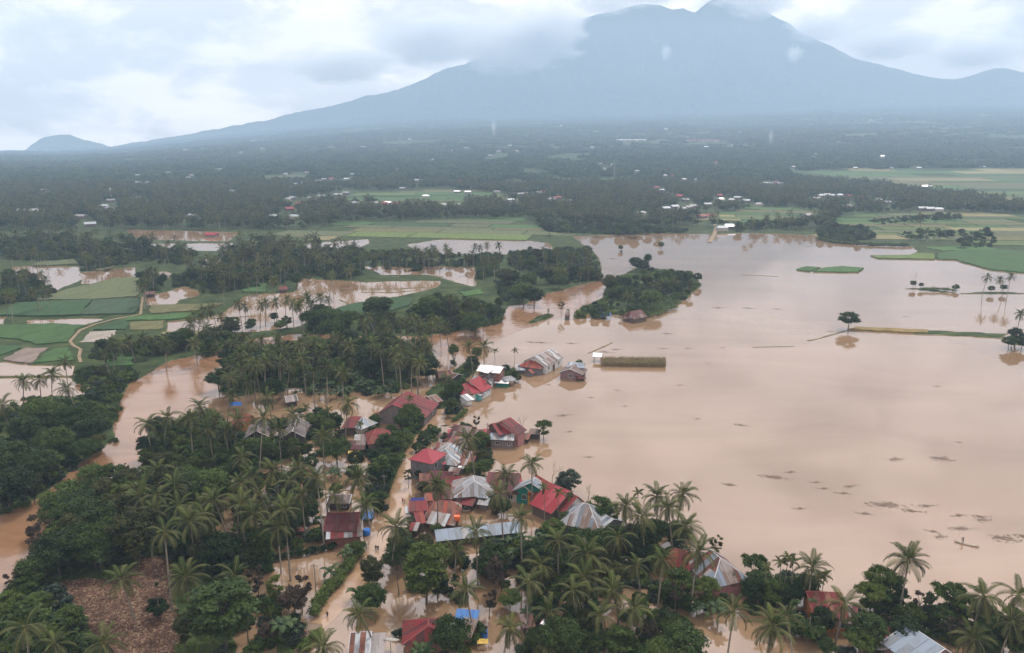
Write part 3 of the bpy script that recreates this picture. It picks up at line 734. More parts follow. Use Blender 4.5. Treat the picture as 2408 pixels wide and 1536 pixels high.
# ------------------------------------------------------------------ vegetation: prototypes
def frond_mesh(name, L, droop, mt, seed, pairs=28, lw=0.11, ll=0.95, lift=0.0):
    """a coconut frond along +x: arching rachis, two combs of hanging leaflets"""
    r = random.Random(seed)
    P, T = [], []
    x = z = 0.0; ang = lift; n = 12; st = L / n
    for i in range(n + 1):
        P.append(Vector((x, 0, z))); T.append(ang)
        ang -= droop / n * (0.5 + 1.1 * i / n); x += math.cos(ang) * st; z += math.sin(ang) * st
    mb = MB()
    for i in range(n):      # rachis: a tapering three-sided rod
        a, b = P[i], P[i + 1]; w0, w1 = 0.075 * (1 - i / n) + 0.012, 0.075 * (1 - (i + 1) / n) + 0.012
        mb.add([a + Vector((0, w0, 0)), a + Vector((0, -w0, 0)), a + Vector((0, 0, -w0 * 1.3)), b + Vector((0, w1, 0)), b + Vector((0, -w1, 0)), b + Vector((0, 0, -w1 * 1.3))],
               [(0, 1, 4, 3), (1, 2, 5, 4), (2, 0, 3, 5)], 1)
    for j in range(pairs):
        f = 0.13 + 0.87 * (j + 0.5) / pairs
        k = f * n; i = min(int(k), n - 1); p = P[i].lerp(P[i + 1], k - i); a = T[i]
        t = Vector((math.cos(a), 0, math.sin(a))); up = Vector((-math.sin(a), 0, math.cos(a)))
        ln = ll * (0.45 + 0.75 * math.sin(math.pi * min(1, f * 0.85 + 0.12)) ** 0.8) * r.uniform(0.85, 1.1)
        for s in (-1, 1):
            hang = -0.35 - 0.35 * f + r.uniform(-0.2, 0.2)
            d = (Vector((0, s, 0)) * 0.8 + t * (0.45 + 0.5 * f) + up * (0.10 + hang * 0.5)).normalized()
            m = p + d * ln * 0.5
            d2 = (d + Vector((0, 0, -0.55 + hang * 0.4))).normalized()
            e = m + d2 * ln * 0.5
            wv = t * lw * 0.5
            mb.add([p - wv * 0.6, p + wv * 0.6, m + wv, m - wv, e], [(0, 1, 2, 3), (3, 2, 4)], 0)
    return mb.mesh(name, [mt, M['rachis']])
FR_UP = [frond_mesh('frond_young', 3.9, 0.9, M['palm_young'], 1), frond_mesh('frond_young', 4.3, 1.3, M['palm_young'], 2)]
FR_MID = [frond_mesh('frond', 4.8, 1.65, M['palm'], 3), frond_mesh('frond', 5.1, 2.0, M['palm'], 4), frond_mesh('frond', 4.6, 1.35, M['palm'], 5)]
FR_LOW = [frond_mesh('frond_old', 4.6, 1.5, M['palm'], 6), frond_mesh('frond_old', 4.2, 1.2, M['palm'], 7)]
FR_DRY = [frond_mesh('frond_dry', 3.8, 0.7, M['palm_dry'], 8, 18, 0.10, 0.7)]
def frond_plan(r, n, dry=1):
    out = []
    for i in range(n):
        f = (i + 0.5) / n
        el = math.radians(82 - 118 * f ** 1.05 + r.uniform(-9, 9))
        me = r.choice(FR_UP if f < 0.22 else (FR_MID if f < 0.72 else FR_LOW))
        out.append((me, i * 2.39996 + r.uniform(-0.25, 0.25), el, r.uniform(0.86, 1.08)))
    for i in range(dry): out.append((FR_DRY[0], r.uniform(0, 6.28), math.radians(r.uniform(-62, -45)), r.uniform(0.8, 1)))
    return out
def trunk_mesh(name, h, lean, seed, r0=0.21, r1=0.13, mt=None):
    r = random.Random(seed); a = r.uniform(0, 6.28)
    pts, rad = [], []
    for i in range(9):
        t = i / 8; b = lean * (t ** 1.6)
        pts.append((math.cos(a) * b + 0.08 * math.sin(t * 7 + seed), math.sin(a) * b, -1.4 + (h + 1.4) * t)); rad.append((r0 * 1.5 if i == 0 else r0) * (1 - t) + r1 * t)
    mb = MB(); mb.tube(pts, rad, 7)
    return mb.mesh(name, mt or M['trunk'], True), Vector(pts[-1])
TRUNKS = {}
for hh in (8, 10, 12, 14, 16, 18):
    TRUNKS[hh] = [trunk_mesh('palm_trunk', hh, ln, hh * 10 + k) for k, ln in enumerate((0.3, 1.4, 2.6))]
bm = bmesh.new()
for k in range(9):
    a = k * 2.4
    bmesh.ops.create_icosphere(bm, subdivisions=1, radius=0.16, matrix=Matrix.Translation((0.28 * math.cos(a), 0.28 * math.sin(a), -0.35 - 0.1 * (k % 3))))
NUTS = bpy.data.meshes.new('coconuts'); bm.to_mesh(NUTS); bm.free(); NUTS.materials.append(M['coconut'])
def joined(name, plan, extra=None, far=False):
    mb_v, mb_f, mb_m, mats = [], [], [], []
    for me, az, el, sc in plan:
        R = Matrix.Rotation(az, 4, 'Z') @ Matrix.Rotation(-el, 4, 'Y') @ Matrix.Scale(sc, 4)
        o = len(mb_v); mp = {}
        for i, m in enumerate(me.materials):
            if m not in mats: mats.append(m)
            mp[i] = mats.index(m)
        mb_v += [tuple(R @ v.co) for v in me.vertices]
        for p in me.polygons:
            mb_f.append([i + o for i in p.vertices]); mb_m.append(mp[p.material_index])
    return mesh(name, mb_v, mb_f, mats, mb_m)
rr = random.Random(5)
CROWNS = [joined('palm_crown', frond_plan(rr, n, d)) for n, d in ((22, 1), (20, 0), (24, 2), (18, 1), (21, 1), (23, 0))]
# sparser lighter palm for the far masses
FR_FAR = [frond_mesh('frond_far', 4.7, 1.2, M['palm'], 31, 9, 0.42, 1.0), frond_mesh('frond_far', 4.4, 1.0, M['palm'], 32, 9, 0.42, 1.0)]
def far_crown(r, n): return joined('palm_crown_far', [(r.choice(FR_FAR), i * 2.4 + r.uniform(-.2, .2), math.radians(78 - 112 * (i + .5) / n), r.uniform(.9, 1.05)) for i in range(n)])

def leaf_cloud(clumps, n, size, rng, flat=0.55, aspect=0.5):
    """n diamond leaves spread through the clumps [(centre, radii)] -> (n, 4, 3)"""
    w = np.array([c[1][0] * c[1][1] for c in clumps]); w = w / w.sum()
    which = rng.choice(len(clumps), n, p=w)
    C = np.array([c[0] for c in clumps])[which]; R = np.array([c[1] for c in clumps])[which]
    d = rng.normal(size=(n, 3)); d /= np.linalg.norm(d, axis=1)[:, None]
    d[:, 2] = np.where(d[:, 2] < -0.35, -d[:, 2] * 0.6, d[:, 2])
    rad = (rng.uniform(0.25, 1.0, n) ** 0.5 * rng.choice([1.0, 1.0, 1.0, 1.3, 1.55], n))[:, None]
    P = C + d * R * rad
    nrm = d * 0.7 + rng.normal(size=(n, 3)) * 0.55 + np.array([0, 0, flat]); nrm /= np.linalg.norm(nrm, axis=1)[:, None]
    a = np.cross(nrm, rng.normal(size=(n, 3))); a /= np.linalg.norm(a, axis=1)[:, None]
    b = np.cross(nrm, a)
    s = (size * rng.uniform(0.6, 1.35, n))[:, None]
    droop = np.array([0, 0, -0.25]) * s
    return np.stack([P - a * s, P - b * s * aspect, P + a * s + droop, P + b * s * aspect], 1)
def make_tree(name, H, crown_r, crown_h, nclump, nleaf, leaf, mt, seed, shape='round', trunk_r=0.22, open_=0.0, aspect=0.5, limbs=6, lo=None):
    """returns (trunk mesh, crown mesh); base at z = 0"""
    rng = np.random.default_rng(seed); r = random.Random(seed)
    cz = H - crown_h * 0.5
    cl, tips = [], []
    nclump = int(nclump * 1.5)
    for i in range(nclump):
        for _ in range(30):
            d = rng.normal(size=3); d /= np.linalg.norm(d)
            q = rng.uniform(0.45, 1.0) ** 0.5
            p = np.array([d[0] * crown_r * q, d[1] * crown_r * q, d[2] * crown_h * 0.5 * q])
            t = p[2] / (crown_h * 0.5)
            lim = {'round': 1.0, 'cone': 0.55 - 0.5 * t, 'spread': 1.0 if t > -0.35 else 0.3, 'tall': 0.95, 'vase': 0.65 + 0.35 * t}[shape]
            if math.hypot(p[0], p[1]) <= crown_r * lim: break
        p[2] += cz
        cr = crown_r * r.uniform(0.20, 0.36) * (1 - open_ * 0.35)
        cl.append((p, (cr, cr * r.uniform(0.85, 1.15), cr * r.uniform(0.55, 0.8)))); tips.append(Vector(p))
    cr_me = quads_mesh('crown', leaf_cloud(cl, nleaf, leaf, rng, aspect=aspect), mt)
    mb = MB()
    fork = max(0.8, (lo if lo is not None else cz - crown_h * 0.35))
    bend = Vector((r.uniform(-.35, .35), r.uniform(-.35, .35), 0))
    top = Vector((bend.x, bend.y, cz))
    mb.tube([(0, 0, -1.3), (0, 0, 0.3), bend * 0.5 + Vector((0, 0, fork * 0.6)), bend * 0.8 + Vector((0, 0, fork)), top], [trunk_r * 1.5, trunk_r, trunk_r * 0.8, trunk_r * 0.68, trunk_r * 0.25], 7)
    r.shuffle(tips)
    for tp in tips[:limbs]:
        st = bend * 0.8 + Vector((0, 0, fork + r.uniform(-0.1, 0.5) * (cz - fork)))
        md = st.lerp(tp, 0.55) + Vector((0, 0, 0.25))
        mb.tube([st, md, tp], [trunk_r * 0.42, trunk_r * 0.28, trunk_r * 0.08], 5)
    return mb.mesh('trunk', M['bark'], True), cr_me
TREES = {
    'round': [make_tree('t', 9, 3.6, 5.6, 34, 5200, 0.30, M['leaf_dark'], 11), make_tree('t', 9.5, 3.9, 6.0, 30, 5200, 0.32, M['leaf_mid'], 12), make_tree('t', 8, 3.3, 5.0, 28, 4600, 0.30, M['leaf_dark'], 13, open_=0.3), make_tree('t', 8.5, 3.5, 5.6, 30, 5000, 0.30, M['leaf_mid'], 44)],
    'big': [make_tree('t', 13, 5.8, 8.5, 60, 8500, 0.38, M['leaf_dark'], 14, trunk_r=0.4), make_tree('t', 12, 6.2, 7.5, 55, 8500, 0.38, M['leaf_mid'], 15, 'spread', 0.4), make_tree('t', 12.5, 5.6, 8.2, 52, 8000, 0.38, M['leaf_dark'], 16, trunk_r=0.4, open_=0.2)],
    'tall': [make_tree('t', 13, 2.6, 8.5, 34, 5000, 0.30, M['leaf_mid'], 17, 'tall', 0.2), make_tree('t', 12, 2.3, 8.0, 26, 3600, 0.30, M['leaf_light'], 18, 'tall', 0.18, open_=0.5), make_tree('t', 14, 3.2, 10, 48, 7600, 0.30, M['leaf_light'], 19, 'tall', 0.22)],
    'olive': [make_tree('t', 11, 4.0, 7.0, 36, 5600, 0.32, M['leaf_olive'], 20, 'round', 0.26, open_=0.3), make_tree('t', 12, 3.8, 8.0, 36, 5600, 0.32, M['leaf_olive'], 21, 'vase', 0.26, open_=0.4)],
    'feather': [make_tree('t', 7.5, 3.0, 5.5, 30, 3000, 0.42, M['leaf_light'], 22, 'vase', 0.14, 0.7, 0.2, 12), make_tree('t', 8, 3.3, 6.2, 30, 3400, 0.46, M['leaf_olive'], 23, 'vase', 0.14, 0.7, 0.2, 14), make_tree('t', 7, 2.8, 5.0, 26, 3000, 0.42, M['leaf_mid'], 45, 'vase', 0.13, 0.7, 0.22, 12)],
    'slim': [make_tree('t', 10, 1.9, 5.5, 16, 1700, 0.26, M['leaf_mid'], 24, 'tall', 0.13, 0.6, limbs=9), make_tree('t', 9, 2.0, 5.0, 15, 1500, 0.26, M['leaf_brown'], 25, 'tall', 0.13, 0.6, limbs=9), make_tree('t', 11, 1.8, 6.0, 15, 1500, 0.26, M['leaf_olive'], 46, 'tall', 0.13, 0.7, limbs=10)],
    'bamboo': [make_tree('t', 13, 3.6, 12, 46, 7600, 0.36, M['leaf_dark'], 26, 'vase', 0.12, 0.2, 0.22, 30, lo=1.0), make_tree('t', 12, 3.2, 11.5, 42, 7000, 0.36, M['leaf_mid'], 27, 'vase', 0.12, 0.2, 0.22, 30, lo=1.0)],
    'cone': [make_tree('t', 8, 2.0, 6.8, 30, 3800, 0.26, M['leaf_dark'], 28, 'cone', 0.18), make_tree('t', 9, 2.3, 7.5, 30, 4200, 0.28, M['leaf_dark'], 29, 'cone', 0.18)],
    'shrub': [make_tree('t', 2.8, 2.0, 2.8, 18, 1500, 0.28, M['leaf_mid'], 30, trunk_r=0.07, lo=0.3), make_tree('t', 2.4, 2.2, 2.4, 18, 1500, 0.28, M['leaf_dark'], 31, trunk_r=0.07, lo=0.3), make_tree('t', 2.6, 1.8, 2.5, 14, 1200, 0.30, M['leaf_light'], 32, trunk_r=0.06, lo=0.3), make_tree('t', 2.6, 2.0, 2.6, 16, 1300, 0.32, M['leaf_blue'], 33, trunk_r=0.06, lo=0.3)],
}
TREE_DESC = dict(round='round leafy tree', big='large spreading tree', tall='tall upright leafy tree', olive='olive green tree', feather='feathery light tree', slim='slender sparse tree',
                 bamboo='dense bamboo clump', cone='dark conical tree', shrub='low leafy shrub')
TREE_NAME = dict(round='round_tree', big='spreading_tree', tall='upright_tree', olive='olive_green_tree', feather='feathery_tree', slim='slender_tree', bamboo='bamboo_clump', cone='conical_tree', shrub='shrub')
def bare_tree_mesh(seed, H):
    r = random.Random(seed); mb = MB()
    def grow(p, d, L, rad, depth):
        q = p + d * L; mb.tube([p, p.lerp(q, .5) + Vector((r.uniform(-.1, .1), r.uniform(-.1, .1), 0)), q], [rad, rad * .8, rad * .6], 5, cap=False)
        if depth:
            for _ in range(r.choice((2, 3))):
                nd = (d + Vector((r.uniform(-.75, .75), r.uniform(-.75, .75), r.uniform(-.1, .45)))).normalized(); grow(q, nd, L * r.uniform(.55, .75), rad * .55, depth - 1)
    grow(Vector((0, 0, -1)), Vector((r.uniform(-.08, .08), r.uniform(-.08, .08), 1)).normalized(), H * 0.45, 0.16, 4)
    return mb.mesh('bare_branches', M['bark'], True)
BARE = [bare_tree_mesh(s, h) for s, h in ((1, 9), (2, 8), (3, 10))]
def banana_leaf(seed, L):
    r = random.Random(seed); mb = MB(); n = 9; P = []
    x = z = 0; a = 1.15; st = L / n
    for i in range(n + 1):
        P.append(Vector((x, 0, z))); a -= 0.23 * (0.6 + i / n); x += math.cos(a) * st; z += math.sin(a) * st
    for i in range(n):
        for s in (-1, 1):
            f0, f1 = i / n, (i + 1) / n
            w = lambda f: 0.02 if f < 0.16 else 0.42 * math.sin(math.pi * min(1, (f - 0.12) / 0.9)) ** 0.6 + 0.01
            tear = r.uniform(0, 0.10)
            mb.add([P[i], P[i + 1] - (P[i + 1] - P[i]) * tear * 0.2, P[i + 1] + Vector((0, s * w(f1), -0.10 - tear)), P[i] + Vector((0, s * w(f0), -0.10))], [(0, 1, 2, 3)])
    return mb.mesh('banana_leaf', M['banana'])
BLEAF = [banana_leaf(k, 2.3 + 0.25 * k) for k in range(3)]
mb = MB(); mb.tube([(0, 0, -1), (0.03, 0, 1), (0, 0.04, 2.4)], [0.17, 0.14, 0.09], 7); BSTEM = mb.mesh('banana_stem', M['banana_stem'], True)
ARECA_FR = [frond_mesh('areca_frond', 1.7, 1.2, M['palm'], 51, 11, 0.16, 0.55), frond_mesh('areca_frond', 1.5, 1.0, M['palm_young'], 52, 11, 0.16, 0.5)]
ARECA_T = {}
for hh in (6, 8, 10, 12): ARECA_T[hh] = trunk_mesh('areca_trunk', hh, 0.3, hh, 0.09, 0.07)
mb = MB(); mb.tube([(0, 0, -0.9), (0, 0, 0)], [0.11, 0.06], 7); ARECA_S = mb.mesh('crown_shaft', M['palm_young'], True)

# ------------------------------------------------------------------ vegetation: planting
PLANTS = []          # (root, kind words, x, y, group label, group)
def bury(x, y): return max(gh(x, y), -1.2)
def palm(u, v, h=13, near=True, grove=None, r=RNG, base=None, kindw='coconut palm', tint=None):
    """coconut palm whose crown is seen at (u, v)"""
    hk = min(TRUNKS, key=lambda k: abs(k - h)); tm, tip = r.choice(TRUNKS[hk])
    p = G(u, v, h)
    sc = h / hk
    rz = r.uniform(0, 6.28)
    if base is not None:        # leaning palm: the foot is seen too
        b = G(base[0], base[1], 0.3); lean = Vector((p.x - b.x, p.y - b.y, 0)); lean = lean.normalized() * min(lean.length, 0.55 * h) if lean.length > 0 else lean
        root = empty('coconut_palm', (p.x - lean.x, p.y - lean.y, 0), 0)
        mb = MB(); pts = []
        for i in range(9):
            t = i / 8; pts.append((lean.x * t ** 1.25, lean.y * t ** 1.25, -1.2 + (h + 1.2) * t))
        mb.tube(pts, [0.30] + [0.21 - 0.08 * i / 8 for i in range(1, 9)], 7); mb.obj('trunk', M['trunk'], root, True)
        tipw = Vector((lean.x, lean.y, h)); rz = 0
    else:
        ro = Matrix.Rotation(rz, 3, 'Z') @ Vector((tip.x, tip.y, 0))
        root = empty('coconut_palm', (p.x - ro.x, p.y - ro.y, 0), rz)
        mobj('trunk', tm, root, scale=(1, 1, sc)); tipw = Vector((tip.x, tip.y, h))
    cs = r.uniform(0.82, 1.08)
    if near:
        tilt = Matrix.Rotation(r.uniform(0, 0.22), 3, Vector((r.uniform(-1, 1), r.uniform(-1, 1), 0)).normalized())
        age = r.uniform(-12, 10)
        for me, az, el, sc in frond_plan(r, r.randint(15, 25), r.choice((0, 0, 1, 1, 2, 4))):
            R = tilt @ Matrix.Rotation(az, 3, 'Z') @ Matrix.Rotation(-(el + math.radians(age) * (0.5 if el > 0.8 else 1)), 3, 'Y') @ Matrix.Rotation(r.uniform(-.3, .3), 3, 'X')
            mobj('frond', me, root, tipw, R.to_euler(), sc * cs)
        mobj('coconut_bunch', NUTS, root, tipw)
    else:
        mobj('crown', r.choice(CROWNS), root, tipw, (r.uniform(-.08, .08), r.uniform(-.08, .08), r.uniform(0, 6.28)), cs)
    PLANTS.append((root, kindw, root.location.x, root.location.y, grove, 'coconut palms', 'palm tree'))
    return root
def tree(kind, u, v, h=None, grove=None, r=RNG, at=0.62, w=1.0, mt=None, var=None):
    """tree of a kind whose crown middle is seen at (u, v)"""
    vs = TREES[kind]; i = r.randrange(len(vs)) if var is None else var
    tm, cm = vs[i]
    H0 = max(v_.co.z for v_ in cm.vertices) if cm.name not in _HC else _HC[cm.name]
    _HC[cm.name] = H0
    h = h or H0 * r.uniform(0.85, 1.12)
    p = G(u, v, h * at)
    z0 = bury(p.x, p.y)
    root = empty(TREE_NAME[kind], (p.x, p.y, min(z0, 0.8) if z0 > -0.6 else -0.6), r.uniform(0, 6.28))
    s = h / H0
    sc = (s * w * r.uniform(0.92, 1.08), s * w * r.uniform(0.92, 1.08), s)
    mobj('trunk', tm, root, scale=sc)
    c = mobj('crown', cm, root, scale=sc)
    if mt:
        if (cm.name, mt) not in _TINT:
            _TINT[cm.name, mt] = cm.copy(); _TINT[cm.name, mt].materials[0] = M[mt]
        c.data = _TINT[cm.name, mt]
    PLANTS.append((root, TREE_DESC[kind], p.x, p.y, grove, {'shrub': 'shrubs', 'bamboo': 'bamboo clumps'}.get(kind, TREE_DESC[kind] + 's'), {'shrub': 'shrub', 'bamboo': 'bamboo'}.get(kind, 'tree')))
    return root
_HC, _TINT = {}, {}
def banana(u, v, h=3.6, grove=None, r=RNG, n=None):
    p = G(u, v, h * 0.7); s = h / 3.6
    root = empty('banana_plant', (p.x, p.y, max(-0.5, min(bury(p.x, p.y), 0.6))), r.uniform(0, 6.28))
    mobj('stem', BSTEM, root, scale=s)
    n = n or r.randint(7, 9)
    for k in range(n):
        mobj('leaf', r.choice(BLEAF), root, (0, 0, 2.25 * s), (0, -r.uniform(-0.15, 0.55) if k else -0.6, k * 2.4 + r.uniform(-.3, .3)), s * r.uniform(.85, 1.15))
    PLANTS.append((root, 'banana plant', p.x, p.y, grove, 'banana plants', 'plant'))
    return root
def areca(u, v, h=9, grove=None, r=RNG):
    hk = min(ARECA_T, key=lambda k: abs(k - h)); tm, tip = ARECA_T[hk]
    p = G(u, v, h)
    root = empty('areca_palm', (p.x, p.y, 0), r.uniform(0, 6.28))
    mobj('trunk', tm, root, scale=(1, 1, h / hk)); t = Vector((tip.x, tip.y, h))
    mobj('crown_shaft', ARECA_S, root, t + Vector((0, 0, 0.8)))
    for k in range(10):
        mobj('frond', r.choice(ARECA_FR), root, t + Vector((0, 0, 0.8)), (0, -math.radians(75 - 85 * k / 9 + r.uniform(-8, 8)), k * 2.4), r.uniform(.9, 1.1))
    PLANTS.append((root, 'slim areca palm', p.x, p.y, grove, 'areca palms', 'palm tree'))
    return root

# single palms, each placed by its crown (u, v, height[, foot])
for q in [(55, 897, 13), (93, 893, 12), (122, 880, 13), (156, 915, 10), (153, 850, 14), (5, 953, 13), (346, 996, 12), (395, 982, 13), (446, 984, 15), (334, 1172, 11), (369, 1165, 12), (411, 1137, 10), (371, 1108, 9),
          (504, 984, 14), (559, 989, 14), (545, 930, 10), (627, 935, 10), (621, 982, 16), (818, 949, 13), (759, 1026, 14), (569, 1078, 9), (564, 1137, 13), (641, 1109, 11), (679, 1132, 11), (745, 1123, 15, (763, 1285)), (841, 1125, 13),
          (670, 1181, 10), (503, 1177, 13), (938, 848, 13), (969, 841, 15), (1098, 1036, 12), (1251, 1090, 12), (1028, 1142, 13), (1171, 1160, 14), (1050, 892, 7), (1138, 815, 13), (1103, 815, 13),
          (387, 1252, 17, (405, 1440)), (448, 1228, 14, (459, 1325)), (437, 1358, 11), (286, 1363, 9, (321, 1467)), (61, 1476, 8), (243, 1514, 6), (130, 1515, 5), (567, 1188, 13), (669, 1200, 14, (683, 1365)), (551, 1356, 8),
          (846, 1445, 9), (761, 1522, 4), (931, 1240, 11), (1072, 1297, 8), (1120, 1248, 12), (1225, 1218, 14), (1312, 1272, 12), (1378, 1302, 11), (1095, 1387, 10), (1243, 1369, 11), (1348, 1389, 9), (1199, 1478, 7),
          (1472, 1190, 11), (1510, 1215, 12), (1545, 1167, 10), (1606, 1162, 12), (1572, 1195, 11), (1613, 1238, 11), (1641, 1297, 14, (1623, 1433)), (1395, 1320, 9), (1498, 1330, 10), (1559, 1318, 13, (1545, 1440)), (1413, 1448, 8), (1490, 1433, 9),
          (1725, 1438, 12), (1817, 1474, 10), (1372, 1358, 9), (2137, 1317, 13, (2111, 1461)), (1910, 1335, 9), (1987, 1420, 10), (2314, 1404, 12), (2396, 1399, 12), (2380, 1463, 9), (2288, 1501, 6), (1851, 1452, 7), (2425, 1470, 8),
          (420, 1190, 13), (610, 1160, 12), (655, 1240, 11), (590, 1125, 10), (700, 1100, 11), (785, 1165, 9), (490, 1010, 12), (470, 955, 10), (655, 1010, 12), (530, 1015, 11), (690, 975, 12), (860, 1190, 9), (712, 1165, 11), (596, 1210, 12), (480, 1215, 12), (1190, 1120, 8), (1270, 1330, 9), (1440, 1390, 9), (1290, 1440, 7), (1455, 1265, 10)]:
    palm(q[0], q[1], q[2], True, None, base=q[3] if len(q) > 3 else None)
for q in [(717, 963, 10), (772, 967, 9), (848, 1005, 9), (597, 998, 7), (1163, 829, 9), (1209, 829, 9), (966, 942, 8), (1282, 1154, 9), (1312, 1163, 8), (1336, 1172, 8), (1504, 1166, 11), (1835, 1333, 9), (1850, 1320, 10), (1868, 1330, 9), (1925, 1369, 7), (1805, 1345, 8), (640, 1000, 7), (1935, 1360, 8)]:
    areca(*q)
